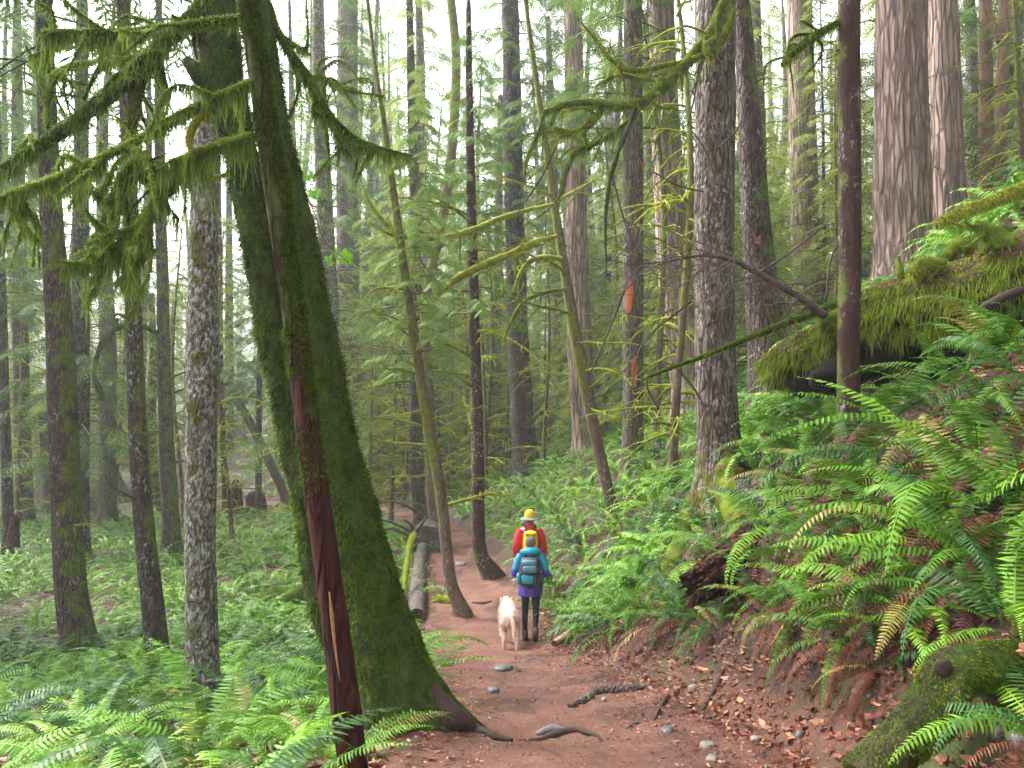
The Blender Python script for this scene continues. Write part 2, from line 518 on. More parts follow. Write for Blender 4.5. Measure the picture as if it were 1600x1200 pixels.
def ground_material():
    k = NT('forest_soil')
    v = k.coord(rand=False)
    trail = k.attr('tint')
    n1 = k.noise(v, 1.7, 5, 0.6)
    n2 = k.noise(v, 14, 5, 0.7)
    n3 = k.noise(v, 85, 4, 0.75)
    soil = k.ramp(n1, [(0.3, (0.092, 0.035, 0.023)), (0.7, (0.24, 0.115, 0.082))])
    soil = k.mix(k.mask(n2, 0.45, 0.7), soil, (0.165, 0.058, 0.032))
    soil = k.mix(k.mask(n3, 0.58, 0.7), soil, (0.27, 0.16, 0.115))
    soil = k.mix(k.mask(n3, 0.42, 0.32), soil, (0.05, 0.022, 0.016))
    damp = k.mask(k.noise(k.coord((1, 0.5, 1), rand=False), 1.1, 4, 0.6), 0.50, 0.62)      # wet hollows of the tread
    soil = k.mix(damp, soil, k.mix(1.0, soil, (0.52, 0.47, 0.47), 'MULTIPLY'))
    vc = k.voro(v, 24, 'F1', 'Color')
    sepc = k.n('ShaderNodeSeparateColor')
    k.set(sepc.inputs[0], vc)
    litter = k.ramp(sepc.outputs[0], [(0.1, (0.018, 0.010, 0.007)), (0.5, (0.060, 0.022, 0.013)), (0.95, (0.15, 0.052, 0.028))])
    litter = k.mix(k.mask(n2, 0.4, 0.65), litter, (0.028, 0.015, 0.010))
    gm = k.noise(v, 0.9, 4, 0.6)
    litter = k.mix(k.mask(gm, 0.52, 0.66), litter, k.ramp(n3, [(0.3, (0.02, 0.035, 0.006)), (0.7, (0.075, 0.105, 0.014))]))
    edge = k.mask(k.math('ADD', trail, k.math('MULTIPLY', k.math('SUBTRACT', n2, 0.5), 0.5)), 0.3, 0.65)
    c = k.mix(edge, litter, soil)
    h = k.math('ADD', k.math('MULTIPLY', n2, 0.7), k.math('MULTIPLY', n3, 0.35))
    nrm = k.bump(h, 0.9, 0.045)
    rg = k.ramp(damp, [(0.0, (0.8,) * 3), (1.0, (0.38,) * 3)])
    return k.done(c, rg, nrm, 0.4)
M['soil'] = ground_material()

def water_material():
    k = NT('river_water')
    v = k.coord((1, 2.5, 1), rand=False)
    h = k.noise(v, 1.2, 4)
    return k.done((0.30, 0.34, 0.33), 0.12, k.bump(h, 0.3, 0.05), 0.6)
M['water'] = water_material()
# ------------------------------------------------------------------ terrain: a trail down a slope, fern bank on its right, fern flat and river on its left
_py = np.array([-14, -6, 0, 3.9, 6, 8, 12.3, 17.3, 22.5, 28, 32, 34.6, 36, 37, 38.0])
_px = np.array([0.4, 0.4, 0.4, 0.42, 0.33, 0.13, -0.33, -0.80, -1.55, -2.75, -4.3, -6.5, -9, -13, -20.0])
_pz = np.array([0.9, 0.55, 0.22, -0.16, -0.6, -1.07, -2.0, -2.28, -2.38, -2.45, -2.5, -2.55, -2.6, -2.65, -2.7])
_pw = np.array([1.0, 1.0, 1.0, 0.98, 0.92, 0.90, 1.0, 0.90, 0.78, 0.72, 0.75, 0.75, 0.7, 0.7, 0.7])
_ps = np.array([1.15, 1.15, 1.15, 1.2, 1.25, 1.25, 1.15, 0.98, 0.85, 0.72, 0.5, 0.35, 0.3, 0.28, 0.25])
PATH = catmull(np.stack([_px, _py, _pz], -1), 14)
_t = np.linspace(0, len(_py) - 1, len(PATH))
PW = np.interp(_t, np.arange(len(_py)), _pw)
PS = np.interp(_t, np.arange(len(_py)), _ps)
PT = np.gradient(PATH[:, :2], axis=0)
PT /= np.linalg.norm(PT, axis=1, keepdims=True)
HOLLOWS = [(3.75, 8.2, 0.7, 0.62), (4.15, 7.7, 0.5, 0.55), (3.6, 8.8, 0.5, 0.7)]

def path_rel(x, y):
    x = np.atleast_1d(np.asarray(x, float)); y = np.atleast_1d(np.asarray(y, float))
    sh = x.shape
    x = x.ravel(); y = y.ravel()
    idx = np.zeros(len(x), int); dd = np.zeros(len(x))
    for a in range(0, len(x), 20000):
        b = a + 20000
        d2 = (x[a:b, None] - PATH[None, :, 0]) ** 2 + (y[a:b, None] - PATH[None, :, 1]) ** 2
        idx[a:b] = d2.argmin(1)
        dd[a:b] = np.sqrt(d2.min(1))
    rx = x - PATH[idx, 0]; ry = y - PATH[idx, 1]
    lat = PT[idx, 1] * rx - PT[idx, 0] * ry          # + = right of the walking direction
    side = np.where(lat >= 0, 1.0, -1.0)
    return (side * dd).reshape(sh), idx.reshape(sh)

def H(x, y):
    x0 = np.asarray(x, float)
    x = np.atleast_1d(x0); y = np.atleast_1d(np.asarray(y, float))
    x, y = np.broadcast_arrays(x, y)
    d, i = path_rel(x, y)
    z = PATH[i, 2].copy()
    w = PW[i]
    s = PS[i]
    r = np.maximum(0, d - w)
    r1 = np.minimum(r, 9)
    z += s * (r1 - 0.28 * (1 - np.exp(-r1 / 0.28)) - 0.30 * np.clip(r1 - 3, 0, 6))
    ledge = smooth(4.6, 6.2, y) * smooth(11.5, 9.0, y)          # the bench that carries the fallen log
    z += ledge * s * (-0.62 * np.clip(r1 - 2.15, 0, 2.4) + 0.5 * np.clip(r1 - 4.7, 0, 3.0))
    z += s * 0.5 * np.clip(r - 9, 0, 18) + 0.08 * np.clip(r - 27, 0, 200)
    l = np.maximum(0, -d - w)
    z -= 0.34 * (1 - np.exp(-l / 1.3)) * smooth(-2, 6, y)
    z -= 0.035 * np.clip(l - 3, 0, 40)
    off = smooth(0.0, 0.6, np.abs(d) - w)
    P = np.stack([x, y, np.zeros_like(x)], -1)
    z += off * (0.13 * fbm(P * 0.8, 3, 3) + 0.045 * fbm(P * 3.5, 3, 5)) + (1 - off) * (0.035 * fbm(P * 1.6, 3, 9) + 0.012 * fbm(P * 7, 2, 2))
    z += (1 - off) * (-0.05) * np.cos(np.clip(d / np.maximum(w, 0.1), -1, 1) * PI / 2)      # worn hollow of the tread
    for hx, hy, hd, hr in HOLLOWS:
        z -= hd * np.exp(-((x - hx) ** 2 + (y - hy) ** 2) / hr ** 2)
    riv = smooth(50, 60, y + 0.12 * np.minimum(0, x + 40)) * smooth(-7, -16, x)
    z = z * (1 - riv) + (-6.2) * riv
    bankf = smooth(112, 150, y)
    z = np.where(bankf > 0, z * (1 - bankf) + bankf * np.maximum(z, 6.0), z)
    return z if x0.ndim else float(z[0])

def gpt(px, py, lo=2.2, hi=150.0):
    """where the camera's ray through a photo pixel meets the ground"""
    d = ray(px, py); d = d / d[1]
    ys = np.concatenate([np.arange(lo, 20, 0.03), np.arange(20, hi, 0.15)])
    Pt = EYE + d * ys[:, None]
    g = Pt[:, 2] - H(Pt[:, 0], Pt[:, 1])
    k = np.argmax(g < 0)
    if g[k] >= 0:
        k = len(ys) - 1
    p = Pt[k]
    return np.array([p[0], p[1], H(p[0], p[1])])

def build_ground():
    def axis(core, lo, hi, step, grow):
        c = list(np.arange(core[0], core[1] + 1e-6, step))
        s = step
        while c[-1] < hi:
            s *= grow; c.append(c[-1] + s)
        s = step
        while c[0] > lo:
            s *= grow; c.insert(0, c[0] - s)
        return np.array(c)
    xs = axis((-2.6, 3.6), -115, 115, 0.055, 1.055)
    ya = list(np.arange(-13, 2.4, 0.8))
    y = 2.4
    while y < 168:
        ya.append(y)
        y += 0.045 * max(1, (y / 4.0)) ** 1.15
    ys = np.array(ya)
    X, Y = np.meshgrid(xs, ys)
    Z = H(X.ravel(), Y.ravel()).reshape(X.shape)
    d, i = path_rel(X, Y)
    nz = fbm(np.stack([X * 2.2, Y * 2.2, X * 0], -1), 3, 21)
    trail = smooth(0.25, -0.2, np.abs(d) - PW[i] + 0.3 * nz)
    # the leaf-strewn verge at the foot of the bank keeps its soil bare
    trail = np.maximum(trail, 0.5 * smooth(0.5, 0.1, np.abs(d - PW[i] - 0.15)) * smooth(14, 9, Y) * (d > 0))
    V = np.stack([X, Y, Z], -1).reshape(-1, 3)
    nx = len(xs)
    a = (np.arange(len(ys) - 1)[:, None] * nx + np.arange(nx - 1)[None, :])
    q = np.stack([a, a + 1, a + nx + 1, a + nx], -1).reshape(-1, 4)
    tq = trail.reshape(-1)[q].mean(1)
    for nm, sel in (('forest_floor', tq < 0.5), ('trail', tq >= 0.5)):
        qq = q[sel]
        u, inv = np.unique(qq, return_inverse=True)
        mb = MB()
        mb.add(V[u], inv.reshape(-1, 4), None, 0, trail.reshape(-1)[u])
        obj(nm, mb.mesh(nm), M['soil'], kind='structure')
    print('ground quads', len(q))
build_ground()
wm = MB()
gx, gy = np.meshgrid(np.linspace(-115, 0, 24), np.linspace(40, 140, 24))
a = (np.arange(23)[:, None] * 24 + np.arange(23)[None, :])
wm.add(np.stack([gx, gy, gx * 0 - 5.3], -1).reshape(-1, 3), np.stack([a, a + 1, a + 25, a + 24], -1).reshape(-1, 4))
obj('river', wm.mesh('river'), M['water'], kind='structure')
# ------------------------------------------------------------------ trunks, mossy limbs, conifer crowns
def trunk_mesh(P, r, seg=20, step=0.12, furrow=None, flare=0.5, flare_h=0.3, lobes=5, lump=0.0, seed=0, name='trunk', caps=True):
    """P: spine (local, from below ground up); r: radius per spine point"""
    rs0 = np.asarray(r, float)
    C = catmull(P, 8)
    rr = np.interp(np.linspace(0, 1, len(C)), np.linspace(0, 1, len(rs0)), rs0)
    Q, s, d = resample(C, step)
    rad = np.interp(s, d, rr)
    th = np.linspace(0, 2 * PI, seg, endpoint=False)
    h = np.maximum(0, Q[:, 2] - 0.0)
    ph = seed * 1.7
    lob = 0.55 + 0.45 * np.cos(lobes * th + ph) + 0.25 * np.cos((lobes - 2) * th + 2 * ph)
    m = 1 + flare * np.exp(-h / flare_h)[:, None] * np.maximum(0.1, lob)[None, :]
    if furrow:
        fq, fz, amp = furrow
        p = np.stack([np.cos(th)[None] * fq + 0 * s[:, None], np.sin(th)[None] * fq + 0 * s[:, None], s[:, None] * fz + 0 * th[None]], -1)
        n1 = 1 - 2 * np.abs(fbm(p, 2, seed + 3))
        n2 = fbm(p * np.array([2.2, 2.2, 3.0]), 2, seed + 8)
        m = m + amp * (n1 - 0.5) + amp * 0.4 * n2
    if lump:
        p = np.stack([np.cos(th)[None] * 1.6 + 0 * s[:, None], np.sin(th)[None] * 1.6 + 0 * s[:, None], s[:, None] * 2.2 + 0 * th[None]], -1)
        m = m + lump * fbm(p, 3, seed + 30) + lump * 0.45 * fbm(p * 4.0, 2, seed + 41)
    else:
        p = np.stack([np.cos(th)[None] + 0 * s[:, None], np.sin(th)[None] + 0 * s[:, None], s[:, None] * 0.9 + 0 * th[None]], -1)
        m = m + 0.05 * fbm(p, 3, seed + 30)
    V, q, t = tube_arrays(Q, rad, seg, m, caps)
    mb = MB()
    mb.add(V, q, t, 0, np.zeros(len(V)))
    return mb.mesh(name), V, q

def surf_samples(V, q, n, rg):
    a, b, c, d = (V[q[:, k]] for k in range(4))
    cr = np.cross(c - a, d - b)
    ar = np.linalg.norm(cr, axis=1) * 0.5
    k = rg.choice(len(q), n, p=ar / ar.sum())
    u, v = rg.random((n, 1)), rg.random((n, 1))
    P = a[k] * (1 - u) * (1 - v) + b[k] * u * (1 - v) + c[k] * u * v + d[k] * (1 - u) * v
    return P, unit(cr[k])

def limb_arrays(P, r, rg, fringe=0.0, beard=0.0, step=0.03, seg=7, density=260, lump=0.35):
    """a mossy limb: returns the limb tube MB and a moss MB (upright fuzz and hanging strands)"""
    C = catmull(P, 8)
    rr = np.interp(np.linspace(0, 1, len(C)), np.linspace(0, 1, len(r)), r)
    Q, s, d = resample(C, step)
    rad = np.interp(s, d, rr)
    sd = int(rg.integers(0, 9999))
    th = np.linspace(0, 2 * PI, seg, endpoint=False)
    p = np.stack([np.cos(th)[None] + 0 * s[:, None] + sd, np.sin(th)[None] + 0 * s[:, None], s[:, None] * 9 + 0 * th[None]], -1)
    m = 1 + lump * fbm(p, 3, sd % 97)
    V, q, t = tube_arrays(Q, rad, seg, m)
    wood = MB(); wood.add(V, q, t, 0, 0.25 + 0.0 * V[:, 0])
    moss = MB()
    if density:
        n = int(density * s[-1])
        B, N = surf_samples(V[:len(Q) * seg], q, n, rg)
        di = unit(N + np.array([0, 0, -0.15]) + rg.normal(size=(n, 3)) * 0.45)
        rl = np.interp(rg.random(n), [0, 1], [0.6, 1.0]) * 0.028
        blades(moss, B - N * 0.002, di, rl, np.full(n, 0.0055), rg, np.array([0, 0, -0.008]) * np.ones((n, 1)), 0, 0.25, 0.95)
    if fringe > 0:
        n = int(density * 1.0 * s[-1])
        k = rg.random(n) * (len(Q) - 1)
        i0 = k.astype(int); f = (k - i0)[:, None]
        B = Q[i0] * (1 - f) + Q[np.minimum(i0 + 1, len(Q) - 1)] * f
        clump = np.clip(0.5 + 1.1 * fbm(np.stack([k * step * 7, k * 0 + sd, k * 0], -1), 3, 5), 0.06, 1.3)
        B = B + rg.normal(size=(n, 3)) * (rad[i0] * 0.55)[:, None] * np.array([1, 1, 0.3]) - np.array([0, 0, 0.6]) * rad[i0][:, None]
        L = fringe * clump * (0.25 + 0.65 * rg.random(n) + 0.9 * (rg.random(n) < 0.10))
        di = unit(np.array([0, 0, -1.0]) + rg.normal(size=(n, 3)) * 0.13)
        blades(moss, B, di, L, 0.0045 + 0.0035 * rg.random(n), rg, rg.normal(size=(n, 3)) * (L * 0.10)[:, None] * np.array([1, 1, 0.2]), 0, 0.3, 1.0)
    if beard > 0:
        pass
    return wood, moss

def px_path(pts, Y):
    """photo pixels -> points; Y: one depth, or one for each point"""
    Ys = Y if hasattr(Y, '__len__') else [Y] * len(pts)
    return np.array([at(p[0], p[1], y) for p, y in zip(pts, Ys)])

def limb(root, pts, w, Y, wood_mat, moss_mat, fringe=0.1, density=420, step=0.02, seg=8, seed=0, lump=0.35, name='branch', label=None, tw=None):
    P = px_path(pts, Y)
    y0 = Y if not hasattr(Y, '__len__') else float(np.mean(Y))
    rg = np.random.default_rng(seed + 77)
    org = np.array(root.location)
    wood, moss = limb_arrays(P - org, [x * y0 / F / 2 for x in w], rg, fringe, 0, step, seg, density, lump)
    if tw is None:
        tw = 0 if density < 300 or fringe < 0.05 else int(3 + len(pts) * 1.3)
    C = catmull(P - org, 8)
    for k in range(tw):                # forking side twigs, each with its own moss
        u = rg.uniform(0.12, 0.98); i = int(u * (len(C) - 2))
        r0 = float(np.interp(u, np.linspace(0, 1, len(w)), w)) * y0 / F / 2
        ax = unit(C[i + 1] - C[i])
        dr = unit(ax * rg.uniform(0.2, 1.0) + rg.normal(size=3) * np.array([0.5, 0.6, 0.7]) + np.array([0, 0, -0.15]))
        L = rg.uniform(0.10, 0.42) * (y0 / 4.2) ** 0.5
        bend = rg.normal(size=3) * 0.18 * L
        Pt = np.array([C[i], C[i] + dr * L * 0.5 + bend, C[i] + dr * L + np.array([0, 0, -0.25 * L])])
        rt = max(0.003, r0 * rg.uniform(0.22, 0.5))
        w2, m2 = limb_arrays(Pt, [rt, rt * 0.8, rt * 0.3], rg, fringe * rg.uniform(0.3, 0.8), 0, 0.03, 5, density * 0.5, lump)
        wood.add(np.vstack(w2.V), np.vstack(w2.Q), np.vstack(w2.T), 0, 0.3)
        if m2.n:
            moss.add(np.vstack(m2.V), np.vstack(m2.Q), np.vstack(m2.T), 0, np.concatenate(m2.A))
    b = obj(name, wood.mesh(name), wood_mat, root)
    if label:
        b['label'] = label
    if moss.n:
        obj('moss', moss.mesh('moss', False), moss_mat, b, kind='stuff')
    return b

# ---- mossy limbs shared by the slender trees: each starts at the origin and grows along +X
LIMBS = []
def make_limb_protos():
    for k in range(10):
        rg = np.random.default_rng(100 + k)
        L = rg.uniform(1.0, 2.1)
        n = 6
        t = np.linspace(0, 1, n)
        bend = rg.uniform(-0.55, 0.15)
        up = rg.uniform(-0.1, 0.45)
        P = np.stack([t * L, 0.25 * L * rg.uniform(-1, 1) * t ** 2 + rg.normal(size=n) * 0.03 * t, up * L * t + bend * L * t ** 2 + rg.normal(size=n) * 0.03 * t], -1)
        r0 = rg.uniform(0.020, 0.034)
        wood, moss = limb_arrays(P, [r0, r0 * 1.15, r0, r0 * 0.8, r0 * 0.5, r0 * 0.25], rg, 0.075, 0, 0.05, 6, 130)
        C = catmull(P, 8)
        for j in range(int(rg.integers(2, 6))):
            u = rg.uniform(0.2, 0.9); c = C[int(u * (len(C) - 1))]
            l2 = rg.uniform(0.25, 0.8) * (1.1 - u * 0.5)
            dr = unit(np.array([0.7, rg.choice([-1, 1]) * rg.uniform(0.4, 1.0), rg.uniform(-0.5, 0.3)]))
            P2 = np.array([c, c + dr * l2 * 0.5 + np.array([0, 0, 0.03]), c + dr * l2 + np.array([0, 0, -0.12 * l2])])
            w2, m2 = limb_arrays(P2, [r0 * 0.5, r0 * 0.42, r0 * 0.15], rg, 0.055, 0, 0.06, 5, 110)
            wood.add(np.vstack(w2.V), np.vstack(w2.Q), np.vstack(w2.T), 0, 0.3)
            moss.add(np.vstack(m2.V), np.vstack(m2.Q), np.vstack(m2.T), 0, np.concatenate(m2.A))
        LIMBS.append((wood.mesh('branch'), moss.mesh('moss', False)))
make_limb_protos()
for _w, _m in LIMBS:
    _w.materials.append(M['moss']); _m.materials.append(M['moss'])

def add_limbs(root, spine, n, z0, z1, rg, size=1.0, dark=False, az=None):
    """n mossy limbs on a trunk whose local spine is given"""
    for k in range(n):
        z = z0 + (z1 - z0) * (k + rg.random()) / n
        i = int(np.argmin(np.abs(spine[:, 2] - z)))
        a = rg.uniform(0, 2 * PI) if az is None else az + rg.normal() * 0.7
        w, m = LIMBS[int(rg.integers(0, len(LIMBS)))]
        o = bpy.data.objects.new('branch', w)
        col.objects.link(o)
        o.parent = root
        o.location = Vector(spine[i])
        o.rotation_euler = (rg.normal() * 0.35, rg.normal() * 0.2 - 0.1, a)
        s = size * rg.uniform(0.6, 1.25)
        o.scale = (s, s, s)
        c = bpy.data.objects.new('moss', m)
        col.objects.link(c)
        c.parent = o
        c['kind'] = 'stuff'
        mm = M['moss_dark'] if dark else (M['moss_bright'] if rg.random() < 0.6 else M['moss'])
        for q in (o, c):
            q.material_slots[0].link = 'OBJECT'
            q.material_slots[0].material = mm

# ---- conifer sprays
def spray_template(nt=9):
    V, Q = [], []
    def kite(b, dirv, L, w, zt):
        dirv = unit(dirv); sd = np.array([-dirv[1], dirv[0], 0]) * w
        o = len(V)
        m = b + dirv * L * 0.45
        tip = b + dirv * L
        z = lambda p: np.array([p[0], p[1], -0.28 * p[0] ** 2 - 0.22 * abs(p[1]) ** 1.3 + zt])
        V.extend([z(b), z(m + sd), z(tip), z(m - sd)])
        Q.append([o, o + 1, o + 2, o + 3])
    for i in range(nt):
        x = 0.06 + 0.86 * i / nt
        for s in (1, -1):
            L = 0.44 * (1 - 0.72 * x) * (1 if i else 0.7)
            kite(np.array([x, 0, 0]), np.array([0.62, s * 0.8, 0]), L, 0.032, 0)
    kite(np.array([0.0, 0, 0]), np.array([1, 0, 0]), 1.0, 0.022, 0.002)
    return np.array(V), np.array(Q)
SPV, SPQ = spray_template()
SPV2, SPQ2 = spray_template(5)

def conifer_crown(z0, z1, r0, r1, nb, rg, droop=0.35, spray=0.55, sp=(SPV, SPQ), dead=0, dead_z=(1, 6), per=13):
    """branches with flat drooping sprays from z0 to z1; branch length falls from r0 to r1"""
    stick, leaf = MB(), MB()
    pos, xd, zh, sc_, tint = [], [], [], [], []
    for k in range(nb):
        f = (k + rg.random()) / nb
        z = z0 + (z1 - z0) * f
        L = (r0 * (1 - f) + r1 * f) * rg.uniform(0.65, 1.15)
        az = k * 2.4 + rg.normal() * 0.4
        e = np.array([math.cos(az), math.sin(az), 0])
        t = np.linspace(0, 1, 7)
        up = rg.uniform(-0.1, 0.25)
        P = np.array([0, 0, z]) + e * (t * L)[:, None] + np.array([0, 0, 1.0]) * (up * L * t - (droop + rg.normal() * 0.08) * L * t ** 2)[:, None]
        V, q, tr = tube_arrays(P, 0.022 * (1 - t * 0.85) * (0.5 + L / 4), 4, None, False)
        stick.add(V, q, tr, 0, 0.0)
        n = max(5, int(per * L / r0)) if r0 else per
        sd = np.array([-e[1], e[0], 0])
        for j in range(n):
            u = 0.22 + 0.78 * (j + rg.random() * 0.6) / n
            c = P[0] + e * u * L + np.array([0, 0, up * L * u - droop * L * u * u])
            s = 1 if j % 2 else -1
            dirv = e * rg.uniform(0.5, 1.0) + sd * s * rg.uniform(0.5, 1.0) + np.array([0, 0, -rg.uniform(0.25, 0.7)])
            pos.append(c); xd.append(dirv); zh.append(np.array([0, 0, 1]) + rg.normal(size=3) * 0.35)
            sc_.append(spray * rg.uniform(0.6, 1.25) * (1.05 - 0.35 * u))
        pos.append(P[-2]); xd.append(e + np.array([0, 0, -droop * 1.2])); zh.append(np.array([0, 0, 1.0])); sc_.append(spray)
    if pos:
        leaf.tile(sp[0], sp[1], None, mats_from(np.array(pos), np.array(xd), np.array(zh), np.array(sc_)), 0, np.abs(sp[0][:, 1]))
    for k in range(dead):
        z = rg.uniform(*dead_z)
        az = rg.uniform(0, 2 * PI)
        e = np.array([math.cos(az), math.sin(az), 0]); L = rg.uniform(0.5, 1.8)
        t = np.linspace(0, 1, 5)
        P = np.array([0, 0, z]) + e * (t * L)[:, None] + np.array([0, 0, 1.0]) * (rg.uniform(-0.1, 0.35) * L * t - rg.uniform(0.1, 0.6) * L * t * t)[:, None]
        V, q, tr = tube_arrays(P, 0.02 * (1 - t * 0.7), 4, None, False)
        stick.add(V, q, tr, 0, 0.3)
    return stick, leaf

CROWNS, TALLS, SAPS, SHADE_CANOPY, MOSSIES = [], [], [], [], []
def make_crowns():
    for k in range(5):       # light crowns hung on the slender trees near the trail
        rg = np.random.default_rng(300 + k)
        st, lf = conifer_crown(0, 9, 1.9, 0.5, 64, rg, 0.34, 0.52, per=17)
        a, b = st.mesh('twigs'), lf.mesh('foliage', False)
        a.materials.append(M['twig']); b.materials.append(M['needles'])
        CROWNS.append((a, b))
    for k in range(4):       # unseen high crowns, added over the near trees to cut overhead light
        rg = np.random.default_rng(360 + k)
        st, lf = conifer_crown(0, 15, 3.4, 0.6, 60, rg, 0.38, 0.9, (SPV2, SPQ2), per=14)
        a, b = st.mesh('twigs'), lf.mesh('crown', False)
        a.materials.append(M['twig']); b.materials.append(M['needles'])
        SHADE_CANOPY.append((a, b))
    for k in range(6):       # tall forest conifers
        rg = np.random.default_rng(400 + k)
        hgt = rg.uniform(24, 30)
        r0 = rg.uniform(0.22, 0.40)
        P = np.array([[0, 0, -0.4], [0, 0, 0.3], [rg.normal() * 0.1, rg.normal() * 0.1, hgt * 0.3], [rg.normal() * 0.3, rg.normal() * 0.3, hgt * 0.65], [rg.normal() * 0.3, 0, hgt]])
        tm, _, _ = trunk_mesh(P, [r0 * 1.05, r0, r0 * 0.85, r0 * 0.55, 0.03], 12, 0.5, (3, 0.5, 0.06), 0.6, 0.35, 5, 0, k)
        st, lf = conifer_crown(rg.uniform(1.6, 4.5), hgt, 3.3, 0.5, 84, rg, 0.40, 0.85, (SPV2, SPQ2), 26, (0.8, 7), 17)
        a, b = st.mesh('twigs'), lf.mesh('foliage', False)
        a.materials.append(M['moss_dark'] if k % 2 else M['twig']); b.materials.append(M['needles_pale'] if k % 2 else M['needles'])
        tm.materials.append([M['bark_mid'], M['bark_dark'], M['bark_grey']][k % 3])
        TALLS.append((tm, a, b, hgt))
    for k in range(6):       # thin dying trees whose twigs are all furred with yellow-green moss
        rg = np.random.default_rng(560 + k)
        hgt = rg.uniform(7, 13)
        P = np.array([[0, 0, -0.2], [0, 0, 0.3], [rg.normal() * 0.2, rg.normal() * 0.2, hgt * 0.5], [rg.normal() * 0.4, 0, hgt]])
        tm, _, _ = trunk_mesh(P, [0.09, 0.08, 0.06, 0.012], 8, 0.4, None, 0.3, 0.2, 4, 0.15, k)
        st, bl = MB(), MB()
        for j in range(58):
            z = hgt * (0.07 + 0.9 * rg.random()); f = z / hgt
            az = rg.uniform(0, 6.28); e = np.array([math.cos(az), math.sin(az), 0.0]); L = rg.uniform(0.6, 2.2) * (1.1 - 0.6 * f)
            t = np.linspace(0, 1, 8)
            up, dn = rg.uniform(-0.1, 0.5), rg.uniform(0.2, 0.8)
            sd = np.array([-e[1], e[0], 0]) * rg.normal() * 0.25
            c0 = np.array([np.interp(z, P[:, 2], P[:, 0]), np.interp(z, P[:, 2], P[:, 1]), z])
            B = c0 + e * (t * L)[:, None] + sd * (L * t * t)[:, None] + np.array([0, 0, 1.0]) * (up * L * t - dn * L * t * t)[:, None]
            V, q, tr = tube_arrays(B, rg.uniform(0.016, 0.030) * (1 - 0.75 * t) * (1 + 0.3 * rg.random(8)), 5, None, False)
            st.add(V, q, tr, 0, 0.6 * rg.random())
            for m in range(int(rg.integers(3, 8))):
                i = int(rg.integers(1, 7)); l2 = rg.uniform(0.2, 0.7) * (1.2 - i / 8)
                d2 = unit(e * rg.uniform(0.2, 1) + np.cross(e, [0, 0, 1]) * rg.choice([-1, 1]) * rg.uniform(0.3, 1) + np.array([0, 0, rg.uniform(-0.7, 0.2)]))
                B2 = np.array([B[i], B[i] + d2 * l2 * 0.5, B[i] + d2 * l2 + np.array([0, 0, -0.2 * l2])])
                V, q, tr = tube_arrays(B2, [0.011, 0.008, 0.003], 4, None, False)
                st.add(V, q, tr, 0, 0.5 + 0.5 * rg.random())
            nb_ = 26
            u = rg.random(nb_) * 6.99; i0 = u.astype(int); ff = (u - i0)[:, None]
            Bp_ = B[i0] * (1 - ff) + B[i0 + 1] * ff
            blades(bl, Bp_, unit(np.array([0, 0, -1.0]) + rg.normal(size=(nb_, 3)) * 0.2), rg.uniform(0.04, 0.16, nb_), np.full(nb_, 0.014), rg, None, 0, 0.3, 1.0)
        a, b = st.mesh('twigs'), bl.mesh('moss', False)
        a.materials.append(M['moss_bright']); b.materials.append(M['moss'])
        tm.materials.append(M['bark_slim'])
        MOSSIES.append((tm, a, b, hgt))
    for k in range(5):       # young understorey conifers, leafy nearly to the ground
        rg = np.random.default_rng(500 + k)
        hgt = rg.uniform(5, 10)
        P = np.array([[0, 0, -0.2], [0, 0, 0.3], [rg.normal() * 0.1, rg.normal() * 0.1, hgt * 0.5], [0, 0, hgt]])
        tm, _, _ = trunk_mesh(P, [0.07, 0.065, 0.045, 0.008], 8, 0.4, None, 0.3, 0.2, 4, 0, k)
        st, lf = conifer_crown(0.6, hgt, 2.3, 0.3, 92, rg, 0.42, 0.55, per=16, sp=(SPV2, SPQ2), dead=6, dead_z=(0.3, 2))
        a, b = st.mesh('twigs'), lf.mesh('foliage', False)
        a.materials.append(M['twig']); b.materials.append(M['needles_pale'] if k % 2 else M['needles'])
        tm.materials.append(M['bark_dark'])
        SAPS.append((tm, a, b, hgt))
make_crowns()

def link_part(name, me, root, loc=(0, 0, 0), rz=0.0, scale=1.0, kind=None, mat=None):
    o = bpy.data.objects.new(name, me)
    col.objects.link(o)
    o.parent = root
    o.location = loc
    o.rotation_euler = (0, 0, rz)
    o.scale = (scale,) * 3 if not hasattr(scale, '__len__') else scale
    if kind:
        o['kind'] = kind
    if mat:
        o.material_slots[0].link = 'OBJECT'
        o.material_slots[0].material = mat
    return o

OBST = []      # (x, y, clear radius): no fern roots here
LANDMARKS = [] # (short phrase, base point, object) for telling ferns and far trees apart
TREES = {}

